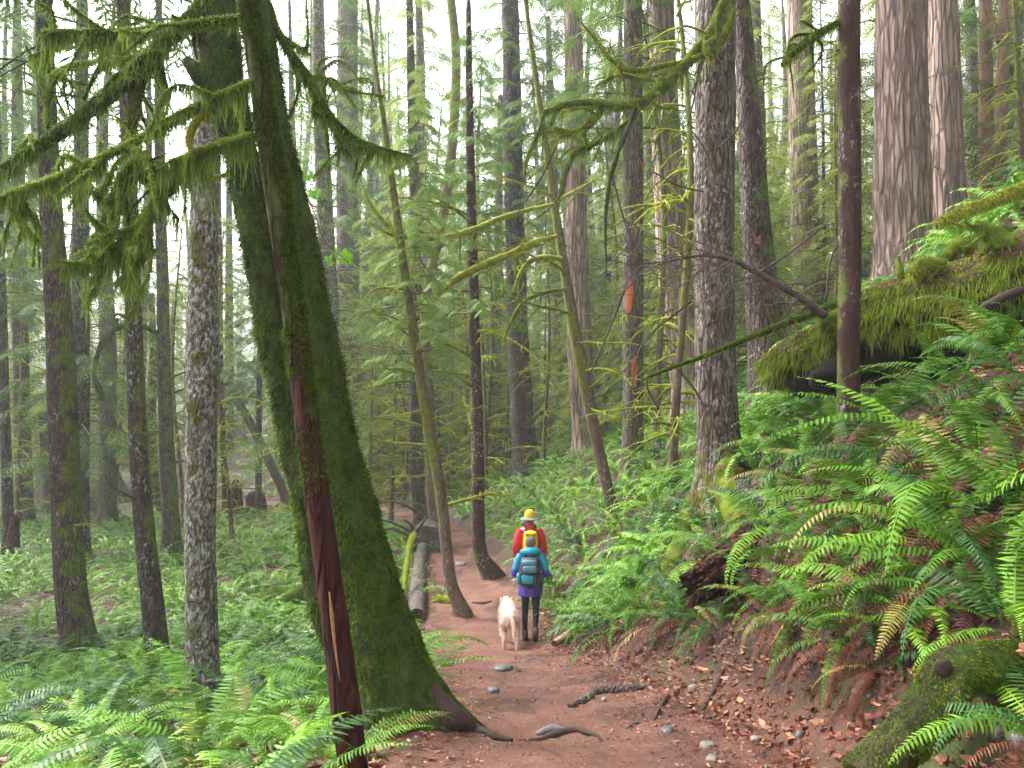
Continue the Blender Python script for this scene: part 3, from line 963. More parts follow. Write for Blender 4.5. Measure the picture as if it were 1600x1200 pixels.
def tree(name, label, short, mat, px, w, Y=None, top=16.0, seg=18, step=0.15, furrow=None, flare=0.6, flare_h=0.35, lump=0.0,
         limbs=0, limb_z=(0.8, 8), limb_size=1.0, dark=False, crown=None, shade_canopy=None, seed=0, lobes=5, cat='tree', lean_y=0.0, baseY=None, az=None):
    """px: trunk centre line in photo pixels from the base up; w: its width in pixels at those points"""
    if Y is None:
        base = gpt(*px[0]); Y = base[1]
    else:
        b = at(*px[0], Y); base = np.array([b[0], Y, H(b[0], Y)])
    P = px_path(px, [Y + lean_y * k for k in range(len(px))])
    P[0] = base
    r = [x * Y / F / 2 for x in w]
    d = unit(P[-1] - P[-2])
    d = d * np.array([0.75, 0.75, 1.0])
    rest = top - (P[-1][2] - base[2])
    if rest > 0.3:
        P = np.vstack([P, P[-1] + d * rest / max(0.3, d[2])]); r = r + [r[-1] * (0.45 if rest > 4 else 0.8)]
    P = np.vstack([P[0] - np.array([0, 0, 0.35]) - (P[1] - P[0]) * np.array([0.05, 0.05, 0]), P]); r = [r[0] * 1.05] + r
    root = thing(name, label, cat, base)
    me, V, q = trunk_mesh(P - base, r, seg, step, furrow, flare, flare_h, lobes, lump, seed)
    tr = obj('trunk', me, mat, root)
    C = catmull(P - base, 10)
    rg = np.random.default_rng(900 + seed)
    if limbs:
        add_limbs(root, C, limbs, limb_z[0], limb_z[1], rg, limb_size, dark, az)
    if crown:
        ci, cz, cs, cmat = crown
        i = int(np.argmin(np.abs(C[:, 2] - cz)))
        sw, lf = CROWNS[ci % len(CROWNS)]
        rz = rg.uniform(0, 6)
        link_part('twigs', sw, root, Vector(C[i]), rz, cs, 'stuff')
        link_part('foliage', lf, root, Vector(C[i]), rz, cs, 'stuff', M[cmat])
    if shade_canopy is not None:            # unseen crown far above the frame, added to shade the wood below
        sw, lf = SHADE_CANOPY[shade_canopy % len(SHADE_CANOPY)]
        rz = rg.uniform(0, 6)
        cz = max(9.5, top - 16)
        i = int(np.argmin(np.abs(C[:, 2] - cz)))
        off = Vector((C[i][0], C[i][1], cz))
        link_part('twigs', sw, root, off, rz, 1.0, 'stuff')
        link_part('crown', lf, root, off, rz, 1.0, 'stuff')
    OBST.append((base[0], base[1], max(r[1] * 1.3, 0.16)))
    LANDMARKS.append((short, base, root))
    TREES[short] = (root, base, Y, C, V, q, r)
    return root
# ------------------------------------------------------------------ the trees one can tell apart
# -- big moss-covered leaning tree at the trail's edge: main trunk, second stem, roots
base = gpt(636, 1140)
MY = base[1]
main_px = [(632, 1130), (612, 1050), (594, 980), (572, 900), (547, 800), (524, 700), (505, 600), (489, 500), (471, 400), (452, 300), (433, 200), (419, 100), (406, 0), (396, -80)]
main_w = [108, 104, 96, 88, 78, 70, 65, 59, 56, 47, 38, 34, 31, 28]
root = thing('mossy_tree', 'leaning tree with two stems thickly coated in dark green moss at the trail edge', 'tree', base)
P = px_path(main_px, MY); P[0] = base
P = np.vstack([base + [0.03, 0, -0.35], P, P[-1] + (P[-1] - P[-3]) * 5])
r = [x * MY / F / 2 for x in [120] + main_w + [20]]
me, V, q = trunk_mesh(P - base, r, 40, 0.05, None, 0.50, 0.28, 5, 0.22, 2)
tr = obj('trunk', me, M['bark_mossy'], root)
rg = np.random.default_rng(5)
mm = MB()
vv = V[:len(V) - 2]
Bp, Nn = surf_samples(vv, q, 52000, rg)
keep = (Bp[:, 2] < 4.6) & (Nn[:, 1] < 0.45) & (Bp[:, 2] > 0.12 + 0.25 * rg.random(len(Bp)))
keep &= fbm(Bp * 3.0, 2, 4) > -0.42
Bp, Nn = Bp[keep], Nn[keep]
di = unit(Nn * 0.8 + np.array([0, 0, -0.75]) + rg.normal(size=Nn.shape) * 0.4)
blades(mm, Bp - Nn * 0.004, di, (0.014 + 0.03 * rg.random(len(Bp))) * (1 + 0.9 * fbm(Bp * 9, 2, 12)), 0.0055 + 0.004 * rg.random(len(Bp)), rg, None, 0, 0.0, 0.95)
obj('moss', mm.mesh('moss', False), M['moss_dark'], tr, kind='stuff')
MOSSROOT, MOSSBASE = root, base
# second stem behind it
st_px = [(520, 985), (497, 900), (484, 800), (466, 700), (447, 600), (426, 500), (408, 400), (389, 300), (369, 200), (347, 100), (337, 0), (330, -80)]
st_w = [46, 42, 46, 52, 54, 55, 50, 48, 50, 60, 58, 50]
SY = MY + 0.22
P2 = px_path(st_px, SY)
P2 = np.vstack([base + [-0.12, 0.12, 0.1], P2, P2[-1] + (P2[-1] - P2[-3]) * 4]) - base
r2 = [x * SY / F / 2 for x in [40] + st_w + [24]]
me, V, q = trunk_mesh(P2, r2, 28, 0.05, None, 0.0, 0.3, 5, 0.3, 6)
tr2 = obj('trunk', me, M['bark_mossy'], root)
mm = MB()
Bp, Nn = surf_samples(V[:len(V) - 2], q, 27000, rg)
keep = (Bp[:, 2] < 4.6) & (Nn[:, 1] < 0.45)
Bp, Nn = Bp[keep], Nn[keep]
di = unit(Nn * 0.8 + np.array([0, 0, -0.8]) + rg.normal(size=Nn.shape) * 0.4)
blades(mm, Bp - Nn * 0.004, di, (0.018 + 0.035 * rg.random(len(Bp))) * (1 + 0.9 * fbm(Bp * 9, 2, 12)), 0.0055 + 0.004 * rg.random(len(Bp)), rg, None, 0, 0.0, 1.0)
obj('moss', mm.mesh('moss', False), M['moss_dark'], tr2, kind='stuff')
# roots running out over the trail
def ground_root(root, pts, w, mat, name='root', lift=0.4, seg=10, seed=0, up=0.0, start=None, Ys=None):
    G = np.array([gpt(*p) for p in pts]) if Ys is None else np.array([at(*p, y) if y else gpt(*p) for p, y in zip(pts, Ys)])
    if start is not None:
        G = np.vstack([start, G]); w = [w[0]] + list(w)
    rr = [x * g[1] / F / 2 for x, g in zip(w, G)]
    G[:, 2] += np.array(rr) * lift + up
    C = catmull(G - np.array(root.location), 8)
    rad = np.interp(np.linspace(0, 1, len(C)), np.linspace(0, 1, len(rr)), rr)
    Q, s, d = resample(C, 0.03)
    th = np.linspace(0, 2 * PI, seg, endpoint=False)
    p = np.stack([np.cos(th)[None] + 0 * s[:, None], np.sin(th)[None] + 0 * s[:, None], s[:, None] * 5 + 0 * th[None] + seed], -1)
    V, q, t = tube_arrays(Q, np.interp(s, d, rad), seg, 1 + 0.3 * fbm(p, 3, seed))
    mb = MB(); mb.add(V, q, t, 0, 0.2)
    return obj(name, mb.mesh(name), mat, root)
ground_root(root, [(660, 1085), (688, 1112), (712, 1128), (740, 1143), (768, 1152), (800, 1158)], [54, 46, 36, 24, 14, 6], M['wood_dark'], seed=3, lift=0.25, Ys=[MY - 0.02, MY - 0.08, MY - 0.1, 0, 0, 0])
ground_root(root, [(608, 985), (648, 1048), (688, 1094), (722, 1120), (758, 1142)], [40, 56, 46, 26, 8], M['bark_mossy'], seed=9, lift=0.0, Ys=[MY + 0.02, MY + 0.03, MY + 0.04, MY + 0.05, 0])
ground_root(root, [(560, 1120), (545, 1150), (520, 1175)], [40, 30, 14], M['bark_mossy'], seed=12, lift=0.3)
OBST.append((base[0], base[1], 0.5))
LANDMARKS.append(('two-stemmed mossy leaning tree', base, root))
link_part('twigs', SHADE_CANOPY[1][0], root, (-2.2, 0.3, 9.0), 1.0, 0.8, 'stuff')  # unseen crown overhead, added to shade the foreground
link_part('crown', SHADE_CANOPY[1][1], root, (-2.2, 0.3, 9.0), 1.0, 0.8, 'stuff')
W_, B_ = M['moss'], M['moss_beard']
limb(root, [(340, -30), (300, 25), (235, 85), (150, 165), (60, 230), (-40, 290)], [22, 24, 26, 24, 20, 16], MY + 0.1, M['moss_dark'], B_, 0.17, 1125, 0.02, 9, 1)
limb(root, [(262, 62), (225, 115), (211, 160), (208, 205)], [14, 18, 20, 12], MY + 0.15, M['bark_mossy'], M['moss'], 0.10, 700, 0.02, 8, 2)
limb(root, [(345, 128), (318, 125), (303, 108), (291, 93)], [34, 30, 26, 16], SY, M['bark_mossy'], M['moss_dark'], 0.03, 600, 0.02, 9, 3, name='stub')
limb(root, [(412, -10), (432, 45), (462, 95), (484, 128), (512, 178), (545, 212), (590, 230), (645, 243)], [12, 14, 15, 15, 16, 12, 6, 2], MY + 0.05, M['moss_dark'], B_, 0.16, 1125, 0.02, 8, 4)
limb(root, [(484, 128), (500, 118), (518, 130), (535, 138), (600, 150)], [10, 9, 6, 4, 2], MY + 0.05, M['moss'], B_, 0.08, 625, 0.02, 7, 5)
limb(root, [(75, 200), (73, 160), (85, 118), (110, 103), (145, 96), (205, 88)], [8, 9, 10, 9, 5, 2], MY - 0.1, M['moss'], B_, 0.05, 625, 0.02, 7, 6)
limb(root, [(40, 72), (60, 100), (85, 118), (140, 133)], [3, 9, 6, 3], MY - 0.05, M['moss_dark'], B_, 0.05, 500, 0.02, 6, 7)

# -- bare red-barked trunk leaning in front of it
red_px = [(566, 1290), (553, 1200), (540, 1100), (527, 1000), (513, 900), (499, 800), (485, 700), (473, 600), (460, 500), (446, 400), (432, 300), (417, 200), (402, 100), (388, 0), (380, -80)]
red_w = [52, 50, 52, 50, 48, 47, 46, 44, 44, 44, 46, 42, 40, 36, 32]
RY = 3.75
root = thing('leaning_tree', 'slim leaning tree with bare dark red bark below and moss above', 'tree', (0, 0, 0))
b = at(*red_px[0], RY); b = np.array([b[0], RY, H(b[0], RY)])
root.location = b
P = px_path(red_px, RY)
P = np.vstack([P, P[-1] + (P[-1] - P[-3]) * 4])
P = P[1:] if P[0][2] < b[2] - 0.3 else P
rr = [x * 0.84 * RY / F / 2 for x in (red_w + [20])][-len(P):]
P = np.vstack([[b[0] + 0.02, b[1], b[2] - 0.3], P]); rr = [rr[0] * 1.1] + rr
me, V, q = trunk_mesh(P - b, rr, 28, 0.04, (2.2, 0.8, 0.05), 0.15, 0.3, 5, 0.10, 4)
tr = obj('trunk', me, M['bark_red'], root)
RED = root
mm = MB()
Bp, Nn = surf_samples(V[:len(V) - 2], q, 56000, rg)
zc = Bp[:, 2]
keep = (zc > 1.45 + 0.9 * rg.random(len(zc)) + 0.5 * fbm(Bp * 4, 2, 1)) & (zc < 4.6) & (fbm(Bp * 6.0, 2, 8) + 0.45 * Nn[:, 0] > -0.12)
Bp, Nn = Bp[keep], Nn[keep]
di = unit(Nn + np.array([0, 0, -0.5]) + rg.normal(size=Nn.shape) * 0.4)
blades(mm, Bp - Nn * 0.003, di, 0.010 + 0.020 * rg.random(len(Bp)), np.full(len(Bp), 0.0055), rg, None, 0, 0.0, 1.0)
obj('moss', mm.mesh('moss', False), M['moss_dark'], tr, kind='stuff')
# pale wound where the bark is torn away
wp = px_path([(514, 925), (518, 960), (522, 1000), (527, 1040), (531, 1065)], RY - 0.078) - b
mb = MB()
V, q, t = tube_arrays(catmull(wp, 6), np.interp(np.linspace(0, 1, 25), [0, .25, .6, 1], [0.003, 0.009, 0.006, 0.002]), 8)
V[:, 1] = wp[0, 1] + (V[:, 1] - wp[:, 1].mean()) * 0.35 + 0.006
mb.add(V, q, t)
obj('bark_wound', mb.mesh('bark_wound'), M['wood_raw'], root)
OBST.append((b[0], b[1], 0.25))
LANDMARKS.append(('red-barked leaning trunk', b, root))
limb(root, [(378, 28), (320, 36), (250, 45), (180, 53), (120, 54), (66, 52)], [12, 13, 14, 15, 15, 12], RY + 0.05, M['moss_dark'], B_, 0.14, 1250, 0.018, 9, 11)
limb(root, [(392, 128), (340, 150), (280, 182), (200, 226), (110, 268), (20, 303), (-40, 325)], [11, 12, 13, 13, 13, 12, 9], RY - 0.05, M['moss'], B_, 0.16, 1250, 0.018, 9, 12)
limb(root, [(398, 212), (360, 222), (330, 231), (295, 250), (250, 312), (200, 370), (150, 404), (95, 416)], [11, 13, 14, 16, 18, 15, 12, 6], RY, M['moss'], B_, 0.21, 1500, 0.018, 9, 13)
limb(root, [(300, 243), (296, 215), (305, 192), (322, 178)], [8, 12, 13, 9], RY - 0.05, M['moss_bright'], M['moss_bright'], 0.02, 700, 0.02, 8, 14)
limb(root, [(262, 300), (235, 265), (214, 238)], [14, 16, 12], RY + 0.1, M['bark_mossy'], M['moss'], 0.08, 700, 0.02, 8, 15)
limb(root, [(230, 236), (200, 262), (180, 302), (165, 350), (158, 378)], [8, 12, 16, 14, 6], RY + 0.08, M['moss'], B_, 0.18, 1875, 0.018, 8, 16)
limb(root, [(250, 312), (225, 335), (190, 388), (160, 410)], [10, 11, 8, 4], RY + 0.02, M['moss'], B_, 0.16, 1125, 0.018, 8, 17)
limb(root, [(110, 268), (150, 300), (185, 250), (212, 225)], [5, 4, 5, 3], RY + 0.1, M['moss'], B_, 0.11, 625, 0.02, 6, 18)
limb(root, [(40, 298), (30, 330), (38, 360)], [10, 9, 3], RY, M['moss_beard'], B_, 0.17, 1125, 0.02, 7, 19)
limb(root, [(355, 272), (330, 278), (312, 282)], [5, 6, 3], RY + 0.05, M['moss_bright'], M['moss_bright'], 0.03, 500, 0.02, 6, 20)

# -- left-hand trunks
tree('hemlock', 'straight grey trunk speckled with white lichen standing among ferns, flared at its foot', 'grey lichened trunk', M['bark_grey'],
     [(318, 1118), (316, 1000), (313, 850), (314, 700), (316, 550), (318, 400), (321, 250), (322, 60)], [50, 47, 46, 47, 46, 43, 40, 38], top=24, shade_canopy=0, seg=28, step=0.08, furrow=(3, 0.6, 0.05), flare=0.75, flare_h=0.16, seed=1, limbs=0)
tree('hemlock', 'dark reddish trunk with moss down one side and a pale bracket at its foot', 'dark trunk with the pale bracket', M['bark_darkmoss'],
     [(122, 1025), (112, 930), (104, 800), (99, 680), (95, 560), (88, 440), (80, 330), (74, 180), (70, 60)], [50, 45, 43, 42, 40, 36, 32, 28, 25], top=26, shade_canopy=1, seg=22, step=0.1, furrow=(3, 0.6, 0.06), flare=0.7, flare_h=0.25, seed=2, limbs=3, limb_z=(2.0, 4.5), limb_size=0.5)
tree('hemlock', 'slim dark trunk mottled with pale lichen between the grey trunk and the bracket trunk', 'slim mottled trunk', M['bark_dark'],
     [(246, 1060), (240, 960), (228, 850), (219, 740), (213, 620), (209, 500), (206, 400), (202, 280), (196, 120)], [38, 34, 31, 28, 26, 25, 24, 22, 20], top=25, shade_canopy=2, seg=18, step=0.1, flare=0.6, flare_h=0.2, seed=3, limbs=2, limb_z=(2.5, 5), limb_size=0.6, dark=True)
tree('hemlock', 'dark mossy trunk with an arching moss-hung limb, behind the slim mottled trunk', 'dark trunk with arching limb', M['bark_darkmoss'],
     [(270, 868), (266, 790), (260, 680), (256, 560), (254, 440), (251, 330), (249, 160)], [28, 25, 22, 19, 18, 17, 15], top=20, seg=14, flare=0.6, seed=4, limbs=5, limb_z=(2, 6), limb_size=0.9, dark=True)
limb(TREES['dark trunk with arching limb'][0], [(248, 520), (225, 510), (195, 508), (168, 525), (152, 555), (148, 595), (160, 625)], [8, 9, 9, 9, 8, 7, 5], TREES['dark trunk with arching limb'][2] - 0.2, M['moss_dark'], M['moss_dark'], 0.2, 300, 0.05, 7, 31)
tree('hemlock', 'dark straight trunk far back in the ferns near the frame edge', 'far dark straight trunk', M['bark_dark'],
     [(38, 822), (36, 700), (33, 560), (31, 450), (28, 250)], [26, 23, 22, 21, 19], top=24, seg=12, seed=5, crown=(0, 9, 1.4, 'needles'))
tree('hemlock', 'narrow dark leaning trunk at the very edge by the river side', 'narrow edge trunk', M['bark_dark'],
     [(14, 868), (11, 760), (7, 640), (3, 480), (-2, 300)], [18, 16, 15, 14, 12], top=20, seg=12, seed=6, crown=(1, 8, 1.2, 'needles'), limbs=4, limb_z=(2, 7))
tree('alder', 'curved hazy grey trunk swept at its base, in front of the bright river', 'curved grey trunk by the river', M['bark_grey'],
     [(196, 785), (178, 740), (164, 680), (160, 600), (161, 520), (158, 400), (156, 220)], [19, 16, 15, 14, 13, 12, 11], top=20, seg=12, seed=7, limbs=4, limb_z=(4, 9))
tree('snag', 'short broken-topped dark snag standing behind the bracket trunk', 'short broken snag', M['bark_dark'],
     [(80, 800), (74, 720), (68, 645)], [20, 18, 15], top=0.1, seg=12, seed=8, flare=0.4, cat='dead tree')
tree('young_hemlock', 'thin reddish sapling just beyond the grey trunk', 'thin reddish sapling', M['bark_redslim'],
     [(352, 800), (349, 700), (346, 600), (344, 400), (342, 250)], [10, 9, 8, 7, 6], top=12, seg=10, seed=9, crown=(2, 5.5, 0.9, 'needles_pale'), limbs=3, limb_z=(1, 5))
tree('young_hemlock', 'thin dark sapling standing close beside the leaning mossy pole', 'thin dark sapling', M['bark_dark'],
     [(404, 808), (404, 700), (406, 560), (408, 400), (410, 200)], [11, 10, 9, 8, 7], top=12, seg=10, seed=10, crown=(3, 5, 1.0, 'needles'), limbs=4, limb_z=(1, 5))
tree('leaning_pole', 'mossy dead pole leaning steeply behind the grey trunk', 'leaning mossy pole', M['bark_slim'],
     [(448, 790), (420, 720), (385, 650), (355, 600), (335, 560)], [15, 14, 13, 12, 8], top=0.1, seg=10, seed=11, flare=0.2, limbs=3, limb_z=(0.5, 2.5), cat='dead tree', limb_size=0.7)
tree('maple_sapling', 'small trunk thick with yellow-green moss beside the slim mottled trunk', 'yellow-mossed small trunk', M['moss'],
     [(243, 800), (238, 730), (236, 650), (240, 560), (236, 460)], [16, 18, 16, 12, 10], top=9, seg=10, seed=12, limbs=8, limb_z=(0.8, 6), lump=0.3)

# -- middle trunks round the trail
tree('douglas_fir', 'tall straight trunk, half grey and half black, behind the mossy leaning tree', 'tall grey and black trunk', M['bark_mid'],
     [(549, 775), (546, 680), (545, 560), (544, 440), (543, 300), (543, 150), (543, 0)], [38, 36, 36, 35, 34, 33, 32], top=30, seg=18, step=0.2, furrow=(4, 0.5, 0.06), flare=0.4, seed=13, crown=(0, 9, 1.6, 'needles'))
tree('cedar_sapling', 'slender curving red-brown sapling leaning over the trail edge nearest the dog', 'slender sapling by the dog', M['bark_slim'],
     [(722, 962), (706, 915), (698, 860), (692, 800), (680, 720), (663, 630), (646, 520), (630, 410), (616, 310), (601, 200), (586, 100)], [24, 19, 18, 18, 17, 17, 16, 14, 12, 9, 6], top=13, seg=14, step=0.1, flare=0.7, flare_h=0.15, seed=14, limbs=20, limb_z=(1.9, 7.0), limb_size=0.9, crown=(1, 4.6, 0.62, 'needles'))
tree('cedar_sapling', 'slender dark sapling with a swept base standing in the dirt beside the hikers', 'swept sapling beside the hikers', M['bark_redslim'],
     [(768, 903), (752, 870), (747, 820), (747, 740), (745, 640), (742, 540), (739, 430), (736, 300), (733, 150), (732, 20)], [30, 22, 21, 20, 19, 18, 17, 15, 12, 9], top=14, seg=14, step=0.12, flare=0.5, flare_h=0.15, seed=15, limbs=18, limb_z=(2.5, 9), crown=(2, 6.2, 0.8, 'needles'))
tree('alder', 'mossy trunk straight behind the cut log end, first of two side by side', 'mossy trunk behind the log end', M['bark_darkmoss'],
     [(660, 826), (654, 770), (650, 690), (650, 600), (651, 480), (648, 350), (644, 200), (640, 0)], [24, 21, 20, 19, 17, 15, 14, 11], top=20, seg=14, seed=16, limbs=24, limb_z=(2, 12), limb_size=1.2, crown=(3, 9, 1.2, 'needles_pale'))
tree('alder', 'mossy trunk with a knob halfway up, second of two behind the cut log end', 'mossy trunk with a knob', M['bark_slim'],
     [(682, 850), (677, 780), (672, 700), (668, 600), (664, 480), (690, 350), (706, 230), (712, 80), (700, -40)], [22, 20, 19, 18, 15, 15, 16, 15, 13], top=18, seg=14, seed=17, limbs=24, limb_z=(2, 11), limb_size=1.2)
tree('hemlock', 'dark brown straight trunk rising from ferns above the hikers', 'dark brown trunk above the hikers', M['bark_dark'],
     [(822, 738), (818, 680), (813, 600), (809, 520), (806, 420), (803, 300), (800, 150), (797, 0)], [44, 38, 35, 33, 32, 30, 29, 27], top=30, seg=18, step=0.2, furrow=(4, 0.5, 0.06), flare=0.5, seed=18, crown=(4, 9, 1.7, 'needles'), limbs=5, limb_z=(4, 12))
r8 = tree('cedar_sapling', 'slim mossy tree leaning over the ferns beside the hikers, limbs hung with moss', 'slim leaning tree above the ferns', M['bark_slim'],
     [(960, 815), (946, 750), (930, 680), (912, 590), (895, 500), (882, 420), (868, 330), (856, 250), (843, 160), (826, 40)], [17, 18, 19, 19, 18, 16, 13, 11, 9, 7], top=13, seg=14, step=0.1, flare=0.4, seed=19, limbs=14, limb_z=(2.0, 7), limb_size=0.9)
Y8 = TREES['slim leaning tree above the ferns'][2]
limb(r8, [(868, 318), (800, 335), (735, 360), (690, 372), (645, 368), (605, 350), (578, 318), (566, 290)], [5, 8, 10, 10, 9, 7, 5, 2], Y8 - 0.2, M['moss_bright'], M['moss_bright'], 0.06, 380, 0.04, 7, 41)
limb(r8, [(650, 372), (610, 366), (575, 347)], [7, 5, 2], Y8 - 0.2, M['moss'], M['moss_bright'], 0.05, 380, 0.04, 6, 42)
limb(r8, [(872, 368), (835, 380), (800, 396), (760, 412), (720, 432), (682, 460)], [5, 13, 11, 13, 12, 4], Y8 - 0.3, M['moss_bright'], M['moss_bright'], 0.09, 420, 0.04, 8, 43)
limb(r8, [(880, 405), (852, 402), (828, 408), (812, 430), (802, 455)], [8, 9, 9, 8, 4], Y8 - 0.1, M['moss_bright'], M['moss_bright'], 0.09, 420, 0.04, 7, 44)
limb(r8, [(885, 452), (850, 457), (820, 470), (800, 500), (785, 535)], [7, 7, 6, 5, 3], Y8 - 0.1, M['moss'], M['moss'], 0.08, 380, 0.04, 7, 45)
tree('douglas_fir', 'broad pinkish grey trunk among the ferns, behind the slim leaning tree', 'pinkish grey trunk behind the slim tree', M['bark_fir'],
     [(918, 705), (910, 620), (905, 520), (902, 400), (899, 250), (897, 120), (895, 0)], [44, 40, 37, 35, 32, 30, 28], top=30, seg=20, step=0.2, furrow=(5, 0.6, 0.08), flare=0.4, seed=20, crown=(0, 10, 1.5, 'needles'))
tree('hemlock', 'straight grey trunk marked by bright orange scars where bark was torn away', 'trunk with orange scars', M['bark_mid'],
     [(989, 735), (989, 640), (989, 540), (989, 440), (989, 330), (989, 200), (989, 40)], [34, 32, 32, 33, 33, 31, 29], top=28, seg=20, step=0.15, furrow=(4, 0.5, 0.05), flare=0.35, seed=21, crown=(1, 8, 1.4, 'needles'), limbs=3, limb_z=(5, 8), limb_size=0.6)
tree('douglas_fir', 'wide pinkish furrowed trunk behind the near grey trunk', 'wide pinkish furrowed trunk', M['bark_fir'],
     [(1086, 650), (1070, 560), (1058, 470), (1050, 380), (1044, 280), (1038, 150), (1033, 0)], [62, 54, 52, 50, 47, 43, 40], top=32, seg=28, step=0.15, furrow=(6, 0.7, 0.10), flare=0.4, seed=22, crown=(2, 11, 1.6, 'needles'))
r12 = tree('hemlock', 'large near trunk, half pale and half dark, gripping the bank with mossy roots', 'near trunk gripping the bank', M['bark_right'],
     [(1133, 770), (1124, 690), (1119, 600), (1117, 500), (1116, 400), (1116, 300), (1117, 150), (1118, 0)], [76, 66, 62, 61, 61, 61, 62, 62], top=30, shade_canopy=4, seg=36, step=0.07, furrow=(5, 0.7, 0.07), flare=0.55, flare_h=0.3, seed=23, lobes=4)
Y12 = TREES['near trunk gripping the bank'][2]
ground_root(r12, [(1093, 790), (1078, 830), (1062, 865), (1048, 895), (1038, 925)], [46, 40, 36, 32, 16], M['moss'], seed=21, lift=0.15, start=TREES['near trunk gripping the bank'][1] + np.array([-0.08, 0.05, 0.55]))
ground_root(r12, [(1142, 790), (1148, 815), (1152, 845)], [44, 36, 14], M['moss'], seed=22, lift=0.1, start=TREES['near trunk gripping the bank'][1] + np.array([0.05, 0.0, 0.5]))
ground_root(r12, [(1168, 775), (1190, 785), (1208, 805)], [30, 22, 8], M['bark_dark'], seed=23, lift=0.1, start=TREES['near trunk gripping the bank'][1] + np.array([0.12, 0.1, 0.35]))
ly = Y12 - 0.55
limb(r12, [(1150, -40), (1128, 10), (1108, 52), (1076, 92), (1030, 138), (1000, 160), (968, 165), (930, 160), (880, 164), (848, 176)], [14, 15, 16, 15, 14, 13, 12, 12, 11, 7], ly, M['moss'], B_, 0.18, 875, 0.025, 9, 51)
limb(r12, [(1072, 95), (1030, 104), (985, 110), (958, 96), (930, 62), (906, 32)], [7, 9, 9, 8, 5, 2], ly, M['moss'], M['moss_bright'], 0.10, 600, 0.025, 8, 52)
limb(r12, [(1146, 15), (1134, 50), (1112, 82), (1080, 92)], [10, 13, 14, 8], ly - 0.05, M['moss'], M['moss_bright'], 0.06, 600, 0.025, 8, 53)
limb(r12, [(996, 163), (980, 205), (962, 250), (950, 300), (946, 350), (948, 425)], [6, 6, 6, 6, 5, 2], ly, M['bark_mossy'], M['moss_dark'], 0.02, 260, 0.03, 6, 54)
limb(r12, [(944, 164), (925, 190), (895, 208), (866, 200)], [12, 13, 12, 5], ly + 0.05, M['moss'], M['moss_bright'], 0.14, 800, 0.025, 8, 55)
limb(r12, [(1000, 172), (960, 205), (925, 226), (898, 238), (884, 268), (874, 300)], [4, 7, 8, 8, 7, 3], ly + 0.1, M['moss'], B_, 0.18, 1000, 0.025, 7, 56)
limb(r12, [(850, 175), (842, 205), (826, 240), (818, 285)], [6, 5, 4, 2], ly, M['moss'], B_, 0.14, 875, 0.025, 6, 57)
limb(r12, [(1040, 130), (1000, 122), (960, 118), (930, 135)], [5, 6, 5, 2], ly + 0.1, M['moss_bright'], B_, 0.08, 625, 0.025, 6, 58)
for k, pts in enumerate([[(893, 240), (885, 270), (872, 310), (840, 340), (815, 355)], [(870, 225), (850, 270), (825, 310), (800, 345)], [(1075, 195), (1085, 150), (1092, 100)], [(1120, 290), (1100, 232), (1078, 200)],
                         [(1120, 232), (1150, 205), (1178, 130), (1200, 120)], [(1100, 300), (1060, 290), (1020, 268)], [(955, 270), (985, 370), (1000, 400)]]):
    limb(r12, pts, [3, 3, 2.4, 1.8, 1][:len(pts)], ly, M['twig'], M['twig'], 0, 0, 0.05, 5, 60 + k, name='twig')
tree('hemlock', 'leaning greenish trunk thick at its mossy foot, behind the near grey trunk', 'leaning greenish trunk', M['bark_darkmoss'],
     [(1215, 605), (1200, 540), (1190, 450), (1182, 360), (1176, 260), (1168, 140), (1158, 0)], [84, 62, 50, 45, 40, 33, 28], top=28, shade_canopy=5, seg=24, step=0.12, furrow=(5, 0.6, 0.07), flare=0.5, flare_h=0.5, seed=24, Y=12.2)
tree('douglas_fir', 'hazy pinkish trunk standing between the leaning greenish trunk and the slim dark trunk', 'hazy pinkish trunk', M['bark_fir'],
     [(1263, 470), (1259, 400), (1256, 300), (1253, 180), (1249, 0)], [46, 43, 41, 40, 37], top=32, seg=24, step=0.2, furrow=(6, 0.7, 0.09), flare=0.3, seed=25, Y=27, crown=(3, 13, 1.7, 'needles'))
tree('hemlock', 'slim dark reddish trunk standing in front of the big fallen log', 'slim dark trunk by the log', M['bark_redslim'],
     [(1325, 625), (1326, 540), (1328, 420), (1328, 300), (1327, 150), (1327, 0)], [35, 33, 33, 34, 33, 32], top=24, shade_canopy=0, seg=22, step=0.08, furrow=(3, 0.5, 0.05), flare=0.1, seed=26, Y=7.1)
r15 = TREES['slim dark trunk by the log']
limb(r15[0], [(1316, 32), (1285, 48), (1255, 70), (1222, 102)], [10, 13, 13, 6], r15[2], M['moss_dark'], M['moss'], 0.09, 700, 0.02, 8, 71)
limb(r15[0], [(1312, 78), (1306, 79)], [5, 3], r15[2], M['twig'], M['twig'], 0, 0, 0.03, 5, 72, name='twig')
tree('douglas_fir', 'huge pinkish fir trunk with deep vertical furrows, the widest beyond the fallen log', 'huge furrowed fir', M['bark_fir'],
     [(1411, 470), (1411, 420), (1410, 340), (1409, 240), (1408, 120), (1408, 0)], [92, 85, 81, 79, 76, 74], top=36, seg=72, step=0.07, furrow=(9, 1.1, 0.085), flare=0.25, seed=27, Y=17)
tree('douglas_fir', 'second pinkish furrowed fir trunk right beside the widest one', 'second furrowed fir', M['bark_fir'],
     [(1486, 380), (1483, 320), (1479, 220), (1476, 110), (1473, 0)], [56, 50, 47, 45, 43], top=36, seg=56, step=0.1, furrow=(8, 1.0, 0.08), flare=0.3, seed=28, Y=21)
tree('alder', 'orange-brown slender trunk in mist beyond the mossy bank, first of a close pair', 'first orange-brown trunk', M['bark_orange'],
     [(1540, 300), (1541, 220), (1541, 120), (1540, 0)], [24, 22, 21, 20], top=24, seg=16, seed=29, Y=25, crown=(4, 14, 1.4, 'needles_pale'))
